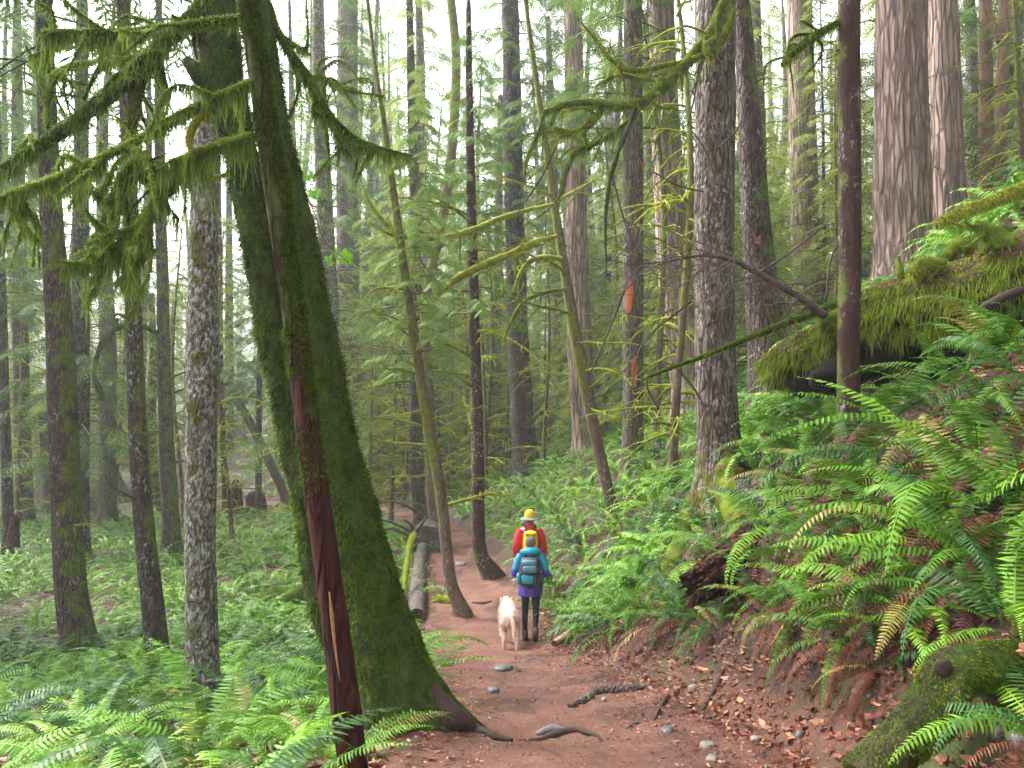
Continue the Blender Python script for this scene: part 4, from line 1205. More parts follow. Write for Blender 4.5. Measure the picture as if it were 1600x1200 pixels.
tree('alder', 'orange-brown forked trunk in mist beyond the mossy bank, second of a close pair', 'forked orange-brown trunk', M['bark_orange'],
     [(1562, 295), (1564, 220), (1567, 120), (1570, 0)], [18, 18, 18, 17], top=24, seg=16, seed=30, Y=24, crown=(0, 14, 1.4, 'needles_pale'))
r19 = TREES['forked orange-brown trunk']
limb(r19[0], [(1563, 66), (1552, 40), (1541, 12), (1534, -30)], [11, 12, 12, 11], r19[2], M['bark_orange'], M['moss'], 0, 0, 0.1, 8, 73)
limb(r19[0], [(1572, 95), (1588, 120), (1610, 150)], [8, 9, 8], r19[2], M['bark_orange'], M['moss'], 0, 0, 0.1, 8, 74)
tree('hemlock', 'faint grey trunk between the pinkish trunk and the orange-scarred trunk, far back', 'faint grey trunk', M['bark_dark'],
     [(958, 625), (957, 540), (956, 440), (955, 300)], [18, 17, 16, 15], top=24, seg=12, seed=31, crown=(1, 7, 1.4, 'needles'), limbs=6, limb_z=(1, 5), dark=True)
tree('hemlock', 'olive mossy trunk with stubby limbs beyond the dark brown trunk', 'olive mossy trunk', M['bark_darkmoss'],
     [(884, 665), (878, 600), (872, 500), (867, 400), (862, 250)], [26, 22, 21, 20, 17], top=24, seg=14, seed=32, crown=(2, 8, 1.3, 'needles'), limbs=18, limb_z=(1.5, 9))
tree('alder', 'crooked mossy trunk leaning between the slender saplings, seen over the trail bend', 'crooked mossy trunk', M['bark_slim'],
     [(710, 715), (695, 660), (682, 600), (674, 520), (672, 420)], [14, 13, 12, 11, 10], top=12, seg=10, seed=33, limbs=18, limb_z=(1, 9))
tree('alder', 'pale mossy trunk just past the swept sapling, over the leafy slope', 'pale mossy trunk', M['bark_mid'],
     [(776, 712), (775, 620), (777, 520), (779, 420), (781, 250)], [14, 12, 11, 11, 10], top=18, seg=10, seed=34, limbs=16, limb_z=(1.5, 9), crown=(3, 8, 1.2, 'needles_pale'))
# ------------------------------------------------------------------ logs, stumps, stones, sticks, leaves
def lump_mesh(name, rx, ry, rz, seed, rough=0.25, sub=3, flat=0.0):
    """an uneven rounded lump"""
    n, m = 10 * sub // 2, 6 * sub // 2
    th = np.linspace(0, 2 * PI, n, endpoint=False)
    ph = np.linspace(-PI / 2, PI / 2, m + 1)[1:-1]
    D = np.stack([np.cos(ph)[:, None] * np.cos(th)[None], np.cos(ph)[:, None] * np.sin(th)[None], np.sin(ph)[:, None] + 0 * th[None]], -1).reshape(-1, 3)
    D = np.vstack([D, [0, 0, -1], [0, 0, 1]])
    s = 1 + rough * fbm(D * 1.6 + seed * 3.1, 3, seed) + rough * 0.5 * fbm(D * 4 + seed, 2, seed)
    V = D * s[:, None] * np.array([rx, ry, rz])
    if flat:
        V[:, 2] = np.minimum(V[:, 2], rz * flat)
    k = len(ph)
    i = np.arange(k - 1)[:, None] * n; j = np.arange(n)[None]; j2 = (j + 1) % n
    q = np.stack([i + j, i + j2, i + n + j2, i + n + j], -1).reshape(-1, 4)
    jj = np.arange(n); jk = (jj + 1) % n
    t = np.vstack([np.stack([np.full(n, k * n), jk, jj], -1), np.stack([np.full(n, k * n + 1), (k - 1) * n + jj, (k - 1) * n + jk], -1)])
    mb = MB(); mb.add(V, q, t, 0, 0.3)
    return mb.mesh(name)

def log(name, label, cat, C, r, mat, seg=20, step=0.06, lump=0.2, furrow=None, seed=0, short=None, group=None, end_mat=None, ragged=0.0):
    base = np.array([C[:, 0].mean(), C[:, 1].mean(), 0]); base[2] = H(base[0], base[1])
    root = thing(name, label, cat, base, group)
    S = catmull(C - base, 8)
    rad = np.interp(np.linspace(0, 1, len(S)), np.linspace(0, 1, len(r)), r)
    Q, s, d = resample(S, step)
    th = np.linspace(0, 2 * PI, seg, endpoint=False)
    p = np.stack([np.cos(th)[None] * 1.4 + 0 * s[:, None], np.sin(th)[None] * 1.4 + 0 * s[:, None], s[:, None] * 1.8 + 0 * th[None]], -1)
    m = 1 + lump * fbm(p, 3, seed)
    if furrow:
        p2 = np.stack([np.cos(th)[None] * furrow[0] + 0 * s[:, None], np.sin(th)[None] * furrow[0] + 0 * s[:, None], s[:, None] * furrow[1] + 0 * th[None]], -1)
        m = m + furrow[2] * (1 - 2 * np.abs(fbm(p2, 2, seed + 4)))
    V, q, t = tube_arrays(Q, np.interp(s, d, rad), seg, m)
    if ragged:                          # broken ends: splinters of uneven length
        jag = np.random.default_rng(seed + 9)
        for e0, e1 in ((0, 1), (len(Q) - 1, len(Q) - 2)):
            dv = unit(Q[e0] - Q[e1])
            V[e0 * seg:(e0 + 1) * seg] += dv * (ragged * jag.uniform(-0.1, 1, seg) ** 2 * 1.6)[:, None]
    mb = MB(); mb.add(V, q, None, 0, 0.3)
    lg = obj('log_body', mb.mesh('log_body'), mat, root)
    for e, (ring, cidx) in enumerate(((np.arange(seg), 0), (np.arange(seg) + (len(Q) - 1) * seg, 1))):
        eb = MB()
        ctr = V[len(Q) * seg + cidx]
        k = np.arange(seg); k2 = (k + 1) % seg
        ring_in = ctr + (V[ring] - ctr) * 0.55
        inw = unit(Q[1] - Q[0]) if e == 0 else unit(Q[-2] - Q[-1])
        Vv = np.vstack([V[ring], ring_in + inw * 0.02 * r[0], (ctr + inw * 0.08 * r[0])[None]])
        qd = np.stack([k, k2, k2 + seg, k + seg], -1)
        tr_ = np.stack([k + seg, k2 + seg, np.full(seg, 2 * seg)], -1)
        if e:
            pass
        eb.add(Vv, qd, tr_, 0, 0.3)
        obj('cut_end', eb.mesh('cut_end'), end_mat or M['wood_rot'], root)
    if short:
        LANDMARKS.append((short, base, root))
    return root, Q, np.interp(s, d, rad), V, q, base

def fringe_on(parent, V, q, n, mat, rg, keep, length=(0.02, 0.04), fall=0.5, width=0.006, hang=None, name='moss'):
    B, N = surf_samples(V, q, n, rg)
    k = keep(B, N)
    B, N = B[k], N[k]
    di = unit(N + np.array([0, 0, -fall]) + rg.normal(size=N.shape) * 0.35)
    L = rg.uniform(length[0], length[1], len(B))
    if hang is not None:
        L = L * hang(B, N)
    mb = MB()
    blades(mb, B - N * 0.004, di, L, width * rg.uniform(0.7, 1.3, len(B)), rg, np.array([0, 0, -1.0]) * (L * 0.35)[:, None], 0, 0.1, 1.0)
    return obj(name, mb.mesh(name, False), mat, parent, kind='stuff')

rg = np.random.default_rng(51)
# -- the big fallen log on the bank
Cp = np.array([at(1740, 420, 7.3), at(1600, 448, 7.6), at(1500, 468, 7.9), at(1400, 492, 8.2), at(1320, 522, 8.5), at(1245, 560, 8.8), at(1200, 590, 9.0)])
L0 = log('fallen_log', 'big fallen log on the bank, moss draped on top, rotten brown wood showing below', 'log', Cp, [0.42, 0.40, 0.36, 0.30, 0.26, 0.22, 0.16], M['wood_rot'], 44, 0.04, 0.5, (4, 1.2, 0.25), 3, 'big fallen log')
LOGB = L0[5]
fringe_on(L0[0], L0[3][:-2], L0[4], 52000, M['moss'], rg,
          lambda B, N: (N[:, 2] > -0.2 - 0.4 * smooth(0.5, -1.2, B[:, 0])) & (fbm(B * 2.2, 2, 5) > -0.5), (0.05, 0.17), 1.2, 0.008,
          lambda B, N: (0.5 + 1.3 * (1 - np.clip(N[:, 2], 0, 1)) * (0.6 + 0.6 * fbm(B * 6, 2, 2))) * (0.3 + 0.7 * smooth(-2.2, -0.7, B[:, 0])))
def knob(root, pts, w, Y, mat, mmat, fr, dens, seed, name='stub'):
    return limb(root, pts, w, Y, mat, mmat, fr, dens, 0.02, 10, seed, 0.4, name)
knob(L0[0], [(1413, 475), (1411, 450), (1407, 425), (1404, 400)], [26, 18, 11, 4], 8.0, M['moss'], M['moss'], 0.03, 900, 81)
knob(L0[0], [(1372, 490), (1370, 465), (1362, 448)], [26, 24, 12], 8.1, M['moss'], M['moss'], 0.04, 900, 82)
knob(L0[0], [(1423, 428), (1448, 414), (1475, 416)], [20, 30, 20], 7.75, M['moss'], M['moss_bright'], 0.05, 2200, 83)
knob(L0[0], [(1590, 425), (1570, 385), (1545, 362), (1524, 345)], [46, 40, 26, 6], 7.4, M['moss'], M['moss'], 0.10, 1500, 84)
knob(L0[0], [(1480, 400), (1500, 385), (1522, 388)], [18, 28, 18], 7.9, M['moss'], M['moss'], 0.04, 1500, 85)
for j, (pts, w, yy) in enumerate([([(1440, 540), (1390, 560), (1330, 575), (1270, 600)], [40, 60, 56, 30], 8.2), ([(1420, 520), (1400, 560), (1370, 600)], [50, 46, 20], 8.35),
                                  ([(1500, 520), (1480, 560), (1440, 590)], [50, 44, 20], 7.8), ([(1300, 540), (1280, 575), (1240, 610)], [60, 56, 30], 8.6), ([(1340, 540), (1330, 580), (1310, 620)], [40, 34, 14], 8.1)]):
    limb(L0[0], pts, w, yy, M['hollow_shade'], M['hollow_shade'], 0, 0, 0.05, 12, 130 + j, 0.6, 'root', 'black lump painting the shade in the hollow under the log', 0)  # black lumps added as painted shade filling the hollow
knob(L0[0], [(1350, 505), (1310, 500), (1280, 510)], [30, 40, 26], 8.3, M['moss'], M['moss'], 0.12, 1500, 86)
limb(L0[0], [(1535, 483), (1560, 468), (1600, 452)], [12, 14, 13], 7.15, M['wood_dark'], M['moss'], 0, 0, 0.03, 8, 87, name='broken_limb')
# mossy dead limb lying across towards the trail with its tangle of dead twigs
db = thing('dead_branch', 'long dead branch, green moss on its thick end, reaching across the near trunk', 'branch', at(1290, 482, 8.2))
limb(db, [(1318, 472), (1280, 486), (1230, 504), (1180, 524), (1130, 545), (1080, 564), (1035, 580), (1003, 594)], [13, 13, 12, 11, 8, 6, 5, 4], [8.2, 8.1, 8.0, 7.9, 7.8, 7.7, 7.65, 7.6], M['moss_dark'], M['moss'], 0.03, 500, 0.025, 8, 91, name='limb')
db2 = thing('dead_branch', 'bare dark branch with a tangle of fine dead twigs over the mossy dead branch', 'branch', at(1285, 492, 8.0))
main = [(1290, 495), (1255, 468), (1215, 445), (1180, 425), (1140, 405), (1100, 399), (1045, 408), (975, 414)]
limb(db2, main, [13, 12, 11, 9, 7, 5, 3, 2], 8.0, M['twig'], M['twig'], 0, 0, 0.04, 7, 92, name='limb')
rgt = np.random.default_rng(93)
tw = MB()
MC = catmull(np.array(main, float), 8)
for k in range(110):
    c = MC[int(rgt.integers(4, len(MC)))] + rgt.normal(size=2) * 8
    a = rgt.uniform(0, 2 * PI) if rgt.random() < 0.4 else rgt.normal(2.6, 0.5)
    L = rgt.uniform(40, 190)
    pts = [c]
    for j in range(4):
        a += rgt.normal() * 0.28
        pts.append(pts[-1] + np.array([math.cos(a), math.sin(a)]) * L / 4)
    Yd = 8.0 + rgt.normal() * 0.35
    Pp = px_path(pts, [Yd + j * rgt.normal() * 0.06 for j in range(5)]) - np.array(db2.location)
    V, q, t = tube_arrays(catmull(Pp, 4), np.linspace(0.0052, 0.0016, 17), 4, None, False)
    tw.add(V, q, None, 0, 0.2)
obj('twigs', tw.mesh('twigs'), M['twig'], db2, kind='stuff')
for j, pts in enumerate([[(1290, 470), (1300, 400), (1340, 330)], [(1180, 430), (1240, 390), (1300, 340)], [(1050, 565), (1095, 625), (1105, 650)], [(975, 455), (950, 520), (915, 600)], [(1030, 640), (1010, 600), (1060, 540)], [(1080, 470), (1000, 545), (985, 620)]]):
    limb(db2, pts, [4, 3, 1.5], 8.0, M['twig'], M['twig'], 0, 0, 0.04, 5, 95 + j, name='twig')
# rusty leaf clump caught in the twigs
def leaf_mesh(name, size, seed, lobes=5):
    """a dry lobed maple leaf, cupped, with a stalk"""
    r = np.random.default_rng(seed)
    n = lobes * 4
    th = np.linspace(0.35, 2 * PI - 0.35, n)
    rad = size * 0.5 * (0.62 + 0.38 * np.abs(np.cos(th * lobes / 2.0))) * (0.85 + 0.3 * r.random(n))
    P = np.stack([rad * np.cos(th), rad * np.sin(th), np.zeros(n)], -1)
    P[:, 2] = 0.8 * (P[:, 0] ** 2 * r.uniform(-1, 2.5) + P[:, 1] ** 2 * r.uniform(-1, 3)) / size + r.normal(size=n) * size * 0.06
    V = np.vstack([[0, 0, size * 0.03], P, [size * 0.5, 0.004, 0.02], [size * 0.5, -0.004, 0.02]])
    k = np.arange(n - 1)
    t = np.stack([np.zeros(n - 1, int), k + 1, k + 2], -1)
    t = np.vstack([t, [[0, n + 1, n + 2]]])
    mb = MB(); mb.add(V, None, t, 0, np.r_[0.2, np.ones(n), 0.1, 0.1])
    return mb.mesh(name, False)
LEAVES = [leaf_mesh('leaf', 0.20, 700 + k) for k in range(6)]
for l in LEAVES:
    l.materials.append(M['leaf_rust'])
def place_leaf(p, label, size, mat, rot, name='maple_leaf', group=None, k=0):
    o = bpy.data.objects.new(name, LEAVES[k % 6])
    col.objects.link(o)
    o.location = Vector(p); o.rotation_euler = rot; o.scale = (size / 0.2,) * 3
    o.material_slots[0].link = 'OBJECT'; o.material_slots[0].material = M[mat]
    return tag(o, label, 'leaf', group)
place_leaf(at(1185, 376, 7.9), 'single crumpled red-brown leaf caught on the bare twigs', 0.12, 'leaf_rust', (1.2, 0.3, 0.5), k=1)
place_leaf(at(1246, 518, 7.9), 'small rusty leaf hanging under the mossy dead branch', 0.09, 'leaf_rust', (1.4, 0.2, 1.5), k=2)

# -- other fallen wood
def gline(pts, lift):
    G = np.array([gpt(*p) for p in pts]); G[:, 2] += lift
    return G
wr = log('mossy_bough', 'bright moss-covered bough lying along the top of the bank by the furrowed firs', 'branch',
         np.array([at(1462, 350, 9.2), at(1490, 335, 9.2), at(1540, 316, 9.2), at(1580, 300, 9.2), at(1640, 275, 9.2)]), [0.03, 0.05, 0.05, 0.06, 0.06], M['moss'], 10, 0.04, 0.4, None, 5)
fringe_on(wr[0], wr[3][:-2], wr[4], 7000, M['moss_bright'], rg, lambda B, N: N[:, 2] > -2, (0.03, 0.08), 0.9, 0.007)
rl = log('rotten_log', 'short splintered red rotten log jutting from the bank below the near trunk', 'log',
         np.array([at(1092, 915, 7.0), at(1130, 893, 7.3), at(1180, 862, 7.7), at(1230, 835, 8.1)]), [0.10, 0.15, 0.17, 0.15], M['bark_redlog'], 56, 0.025, 0.35, (5.5, 0.7, 0.55), 7, 'red rotten log', ragged=0.16)
yl = log('mossy_stick', 'yellow-mossed broken stick pointing at the hiker from the bank foot', 'branch',
         gline([(866, 1012), (895, 995), (925, 972), (946, 955)], 0.05), [0.05, 0.075, 0.075, 0.06], M['wood_pale'], 12, 0.03, 0.3, None, 8)
fringe_on(yl[0], yl[3][:-2], yl[4], 9000, M['moss_bright'], rg, lambda B, N: (N[:, 2] > -0.3) & (B[:, 0] > -0.19 + 0.1 * rg.random(len(B))), (0.02, 0.045), 0.6, 0.008)
log('grey_log', 'weathered grey-red log lying up the bank beside the hikers', 'log',
    gline([(888, 945), (912, 915), (938, 885), (965, 855)], 0.08), [0.12, 0.13, 0.12, 0.11], M['wood_grey'], 16, 0.05, 0.2, (4, 0.7, 0.12), 9, 'grey-red log')
fl = log('fallen_log', 'grey ribbed fallen log along the trail edge with pale fungus at its near end', 'log',
         gline([(650, 975), (652, 935), (655, 895), (660, 862)], 0.12), [0.15, 0.16, 0.15, 0.14], M['wood_grey'], 20, 0.05, 0.15, (4, 3.0, 0.12), 10, 'grey ribbed log')
g0 = gpt(664, 862)
sb = log('cut_log', 'thick cut log showing its round sawn face behind the ribbed log', 'log',
         np.array([g0 + [0, 0, 0.30], g0 + [-0.02, 0.7, 0.30], g0 + [-0.05, 1.6, 0.28]]), [0.44, 0.44, 0.42], M['bark_mid'], 28, 0.08, 0.1, (5, 0.7, 0.06), 11, 'cut log', end_mat=M['wood_grey'])
ms = log('mossy_stick', 'yellow mossy stick propped against the cut log', 'branch',
         np.array([gpt(628, 962) + [0, 0, 0.03], at(631, 925, gpt(628, 962)[1] + 0.6), at(636, 880, gpt(628, 962)[1] + 1.6), at(647, 832, g0[1] - 0.5)]), [0.04, 0.06, 0.06, 0.05], M['moss'], 10, 0.05, 0.35, None, 12)
fringe_on(ms[0], ms[3][:-2], ms[4], 4000, M['moss_bright'], rg, lambda B, N: N[:, 2] > -2, (0.02, 0.05), 0.4, 0.010)
tp = at(647, 832, g0[1] - 0.5)
dbx = thing('dead_branch', 'thin dead branch with bare forked tips lying over the cut log', 'branch', tp)
for j, pts in enumerate([[(650, 835), (625, 822), (600, 813), (588, 810)], [(650, 832), (660, 818), (668, 805)], [(646, 830), (640, 818), (632, 812)], [(652, 800), (630, 788), (614, 783)], [(640, 838), (610, 826), (590, 830)]]):
    limb(dbx, pts, [5, 4, 3, 1.5][:len(pts)], g0[1] - 0.4, M['wood_dark'], M['moss'], 0, 0, 0.06, 6, 110 + j, name='limb' if j == 0 else 'twig')
# bracket fungi
def fungus(p, size, label, ang=0.0, group=None):
    me = lump_mesh('bracket_fungus', size, size * 0.7, size * 0.35, int(abs(p[0]) * 97) % 50, 0.15, 2, 0.4)
    o = obj('bracket_fungus', me, M['fungus'], None, p)
    o.rotation_euler = (0.1, 0, ang)
    return tag(o, label, 'fungus', group)
bt = TREES['dark trunk with the pale bracket']
fungus(at(104, 1002, bt[2] - 0.17), 0.06, 'pale shelf fungus growing low on the dark mossy trunk')
e0 = gpt(648, 972)
fungus(at(643, 966, e0[1] - 0.02), 0.06, 'cream shelf fungus on the near end of the ribbed log, larger of two')
fungus(at(662, 975, e0[1] - 0.05), 0.045, 'cream shelf fungus low on the near end of the ribbed log, smaller of two')
# bent mossy log, bottom of the bank
by = 3.35
b0 = np.array([at(1640, 1030, by + 0.1), at(1570, 1038, by + 0.05), at(1510, 1045, by), at(1478, 1058, by - 0.03), at(1470, 1090, by - 0.06), at(1440, 1130, by - 0.1), at(1400, 1165, by - 0.15), at(1340, 1215, by - 0.2)])
bl = log('mossy_log', 'bent mossy log with a sawn grey knot at its elbow, low on the bank', 'log', b0, [0.085, 0.085, 0.09, 0.095, 0.10, 0.095, 0.09, 0.08], M['bark_mossy'], 24, 0.015, 0.5, None, 13, 'bent mossy log')
fringe_on(bl[0], bl[3][:-2], bl[4], 26000, M['moss_dark'], rg, lambda B, N: fbm(B * 7, 2, 3) > -0.28, (0.010, 0.026), 0.6, 0.0035)
fringe_on(bl[0], bl[3][:-2], bl[4], 9000, M['moss'], rg, lambda B, N: (N[:, 2] > 0.1) & (fbm(B * 9, 2, 7) > 0.05), (0.012, 0.03), 0.3, 0.004)
kn = lump_mesh('knot', 0.040, 0.014, 0.036, 4, 0.25, 3)
ko = obj('knot', kn, M['wood_dark'], bl[0], np.array(at(1474, 1044, by - 0.105)) - bl[5])

# stumps and mounds on the left flat
def stump(px, py, w, h, label, mat, seed, name='stump', cat='stump', rough=0.3):
    b = gpt(px, py)
    s = b[1] / F
    root = thing(name, label, cat, b)
    me, V, q = trunk_mesh(np.array([[0, 0, -0.3], [0, 0, 0], [0.02, 0, h * s * 0.5], [0.05, 0, h * s]]), [w * s * 0.55, w * s * 0.5, w * s * 0.45, w * s * 0.36], 18, 0.06, (3, 1.5, rough), 0.5, 0.3, 5, 0.25, seed, 'stump_body')
    obj('stump_body', me, mat, root)
    tm = MB()
    r2 = np.random.default_rng(seed)
    n = 26
    th = r2.uniform(0, 2 * PI, n); rr = r2.uniform(0.1, 1, n) ** 0.5 * w * s * 0.33
    B = np.stack([0.05 + rr * np.cos(th), rr * np.sin(th), np.full(n, h * s - 0.03)], -1)
    blades(tm, B, unit(np.array([0, 0, 1.0]) + r2.normal(size=(n, 3)) * 0.15), r2.uniform(0.05, 0.22, n) * h * s, np.full(n, 0.09 * w * s), r2, None, 0, 0.2, 0.3)
    obj('splinters', tm.mesh('splinters', False), mat, root, kind='stuff')
    OBST.append((b[0], b[1], w * s * 0.5))
    LANDMARKS.append((label.split(',')[0], b, root))
stump(152, 795, 40, 18, 'dark rotten stump in front of the river gleam', M['wood_dark'], 1)
stump(368, 805, 20, 50, 'splintered red snag stump behind the grey trunk', M['bark_redlog'], 2)
stump(398, 803, 34, 32, 'dark red crumbling stump beside the thin dark sapling', M['wood_rot'], 3)
stump(20, 870, 18, 60, 'orange broken stub with yellow moss at the frame edge', M['bark_redlog'], 4)

# stones bedded in the trail
def stone(px, py, w, h, label, mat, seed, name='stone', group=None, sink=0.3):
    b = gpt(px, py); s = b[1] / F
    me = lump_mesh('stone', w * s / 2, w * s / 2 * 0.8, max(0.012, h * s / 2 * 1.4), seed, 0.35, 3, 0.75)
    o = obj(name, me, M[mat], None, b + np.array([0, 0, h * s * 0.05]))
    o.rotation_euler = (0.05, 0.05, seed * 1.3)
    tag(o, label, 'stone', group)
    return o
stone(1042, 1145, 26, 14, 'flat grey stone bedded in the trail nearest the bank', 'rock', 1)
stone(770, 1081, 22, 12, 'blue-grey stone in the trail below the dog', 'rock', 2)
stone(786, 1046, 30, 9, 'flat slate flush with the tread right behind the dog', 'rock', 3)
stone(1106, 1168, 28, 12, 'pale stone at the trail side beside the rusty needles', 'rock_pale', 5)
stone(1112, 1188, 24, 10, 'cream stone just below the pale stone at the trail side', 'rock_pale', 6)
stone(874, 960, 26, 12, 'grey stone at the low end of the grey-red log', 'rock', 7)
stone(848, 880, 20, 8, 'flat grey stone near the swept sapling', 'rock', 8)
stone(720, 884, 20, 7, 'flat stone lying in the trail past the slender saplings', 'rock', 9)
stone(1562, 1150, 36, 26, 'grey stone stuck in the bank under the bent log', 'rock', 10)
stone(1590, 1172, 34, 28, 'brown-grey stone beside the one stuck in the bank', 'rock', 11)
stone(1084, 1077, 16, 12, 'pink-white pebble on the bank foot under the fern clump', 'rock_pale', 12)
stone(944, 1096, 11, 8, 'tiny white pebble against the exposed root', 'rock_pale', 13)
stone(1180, 1158, 16, 10, 'round pebble in the rusty needles at the bank foot', 'rock_pale', 14)
stone(1250, 1150, 16, 14, 'dark round pebble at the lower bank corner', 'rock', 15)
stone(668, 1010, 15, 8, 'pale pebble along the trail by the mossy tree', 'rock_pale', 16)
# pebbles: too many to count
mb = MB()
pb = np.random.default_rng(88)
sp_ = lump_mesh('p', 1, 1, 0.7, 3, 0.3, 1)
pv = np.array([v.co[:] for v in sp_.vertices]); pt = [list(p.vertices) for p in sp_.polygons]
pq = np.array([f for f in pt if len(f) == 4]); ptr = np.array([f for f in pt if len(f) == 3])
bpy.data.meshes.remove(sp_)
ok = []
while len(ok) < 700:
    y = 2.6 + 13 * pb.random() ** 1.8; x = pb.uniform(-1.6, 2.4)
    d, i = path_rel(x, y)
    if -PW[i[0]] * 1.0 < d[0] < PW[i[0]] * 1.0 + (0.6 if pb.random() < 0.5 else 0.1) and (abs(d[0]) > 0.3 or pb.random() < 0.5):
        ok.append((x, y))
ok = np.array(ok); zz = H(ok[:, 0], ok[:, 1])
sz = 0.005 + 0.014 * pb.random(len(ok)) ** 3
ang = pb.uniform(0, 6, len(ok))
Mx = mats_from(np.c_[ok, zz], np.c_[np.cos(ang), np.sin(ang), 0 * ang], np.array([0, 0, 1.0]) + pb.normal(size=(len(ok), 3)) * 0.2, sz)
half = len(ok) // 2
for a, b_, m_ in ((0, half, 'rock'), (half, len(ok), 'rock_pale')):
    mb = MB(); mb.tile(pv, pq, ptr, Mx[a:b_])
    obj('pebbles', mb.mesh('pebbles'), M[m_], kind='stuff')
# exposed roots and sticks on the tread
def stick(pts, w, label, mat, seed, name='root', cat='root', lift=0.35):
    b = gpt(*pts[0])
    root = thing(name, label, cat, b)
    ground_root(root, pts, w, mat, 'wood', lift if lift > 1 else 0.05, 11, seed)
    return root
stick([(888, 1104), (915, 1094), (940, 1082), (975, 1078), (1020, 1076)], [5, 12, 17, 15, 8], 'grey worn root exposed at the bank foot', M['wood_grey'], 31)
r_ = stick([(810, 1158), (845, 1156), (870, 1150), (900, 1143), (925, 1148), (940, 1160)], [3, 8, 15, 11, 7, 3], 'dark slate-grey root crossing the trail beside the mossy tree', M['wood_dark'], 32)
ground_root(r_, [(838, 1150), (865, 1142), (888, 1144)], [6, 16, 6], M['rock'], 'wood', 0.3, 9, 33)
stick([(978, 1140), (990, 1133), (1000, 1131)], [4, 8, 4], 'short grey chip of wood in the trail', M['wood_grey'], 34, 'stick', 'stick')
stick([(738, 942), (755, 944), (768, 940)], [4, 6, 3], 'dark stick lying across the trail left of the dog', M['wood_dark'], 35, 'stick', 'stick')
stick([(780, 1045), (800, 1044), (812, 1050)], [3, 7, 4], 'dark twig in the tread right below the dog', M['wood_dark'], 36, 'stick', 'stick')
stick([(1022, 1125), (1036, 1100), (1045, 1085)], [5, 6, 4], 'thin dark root running down the bank foot', M['wood_dark'], 37)
stick([(1098, 1110), (1120, 1075), (1135, 1040), (1130, 1000)], [6, 9, 9, 6], 'dark bare root hanging down the cut bank', M['wood_dark'], 38)
stick([(340, 880), (380, 884), (430, 888), (480, 890)], [3, 6, 7, 7], 'fallen grey branch lying in the ferns behind the mossy tree', M['wood_grey'], 39, 'stick', 'stick', 1.5)
# moss cushions on the cut bank
def cushion(px, py, w, h, label, seed, mat='moss_dark'):
    b = gpt(px, py); s = b[1] / F
    me = lump_mesh('moss_cushion', w * s / 2, w * s / 2 * 0.7, h * s / 2 * 0.7, seed, 0.55, 4)
    vs = np.array([v.co[:] for v in me.vertices])
    o = obj('moss_cushion', me, M[mat], None, b)
    tag(o, label, 'moss')
    r2 = np.random.default_rng(seed)
    n = 5200
    fq = np.array([list(p.vertices) for p in me.polygons if len(p.vertices) == 4])
    B, N = surf_samples(vs, fq, n, r2)
    mb = MB(); blades(mb, B, unit(N + r2.normal(size=N.shape) * 0.4), r2.uniform(0.010, 0.030, n) * min(1.6, w * s * 3), np.full(n, 0.007), r2, np.array([0, 0, -0.015]) * np.ones((n, 1)), 0, 0.1, 1)
    obj('moss', mb.mesh('moss', False), M[mat], o, kind='stuff')
cushion(455, 950, 95, 90, 'dark mossy boulder among ferns behind the mossy tree', 4)
cushion(1280, 545, 70, 80, 'mossy root mass under the end of the fallen log', 5)
cushion(610, 905, 60, 40, 'mossy hummock between the leaning tree and the ribbed log', 6)
cushion(695, 940, 36, 24, 'bright moss tuft at the foot of the slender sapling', 7, 'moss_bright')
# single big leaves
for k, (px, py, sz_, mt, lb) in enumerate([
        (1384, 822, 0.13, 'leaf_pale', 'large orange maple leaf lying in the bank ferns'), (1342, 1134, 0.09, 'leaf_rust', 'red maple leaf standing on edge low on the bank'),
        (1205, 808, 0.10, 'leaf_pale', 'orange leaf resting on the ferns above the rotten log'), (1595, 760, 0.12, 'leaf_rust', 'dark red leaf at the top of the bank edge'),
        (1330, 1010, 0.13, 'leaf_rust', 'broad brown leaf hanging under the bank ferns'), (1590, 1030, 0.07, 'leaf_pale', 'salmon leaf above the bent mossy log'),
        (1060, 1090, 0.07, 'leaf_rust', 'crumpled red leaf on the soil of the bank foot'), (820, 1190, 0.0, 'leaf_rust', ''),
        (105, 912, 0.12, 'leaf_pale', 'pale orange leaf stuck on the fern by the bracket trunk'), (375, 998, 0.07, 'leaf_rust', 'red leaf on a stem right of the grey trunk'),
        (712, 1180, 0.05, 'leaf_rust', 'rust leaf in the needles beside the mossy roots'), (1120, 1112, 0.05, 'leaf_rust', 'red leaf scrap at the bank foot'),
        (1450, 740, 0.10, 'leaf_rust', 'brown leaf wedged high in the bank ferns'), (1300, 760, 0.11, 'leaf_rust', 'dark red leaf under the long arching fronds')]):
    if sz_ > 0:
        p = gpt(px, py)
        place_leaf(p + np.array([-0.03, -0.12, 0.14 if 'fern' in lb else 0.05]), lb, sz_ * 1.2, mt, (0.9 + 0.3 * (k % 3), 0.3 * (k % 2), k * 1.1), k=k)
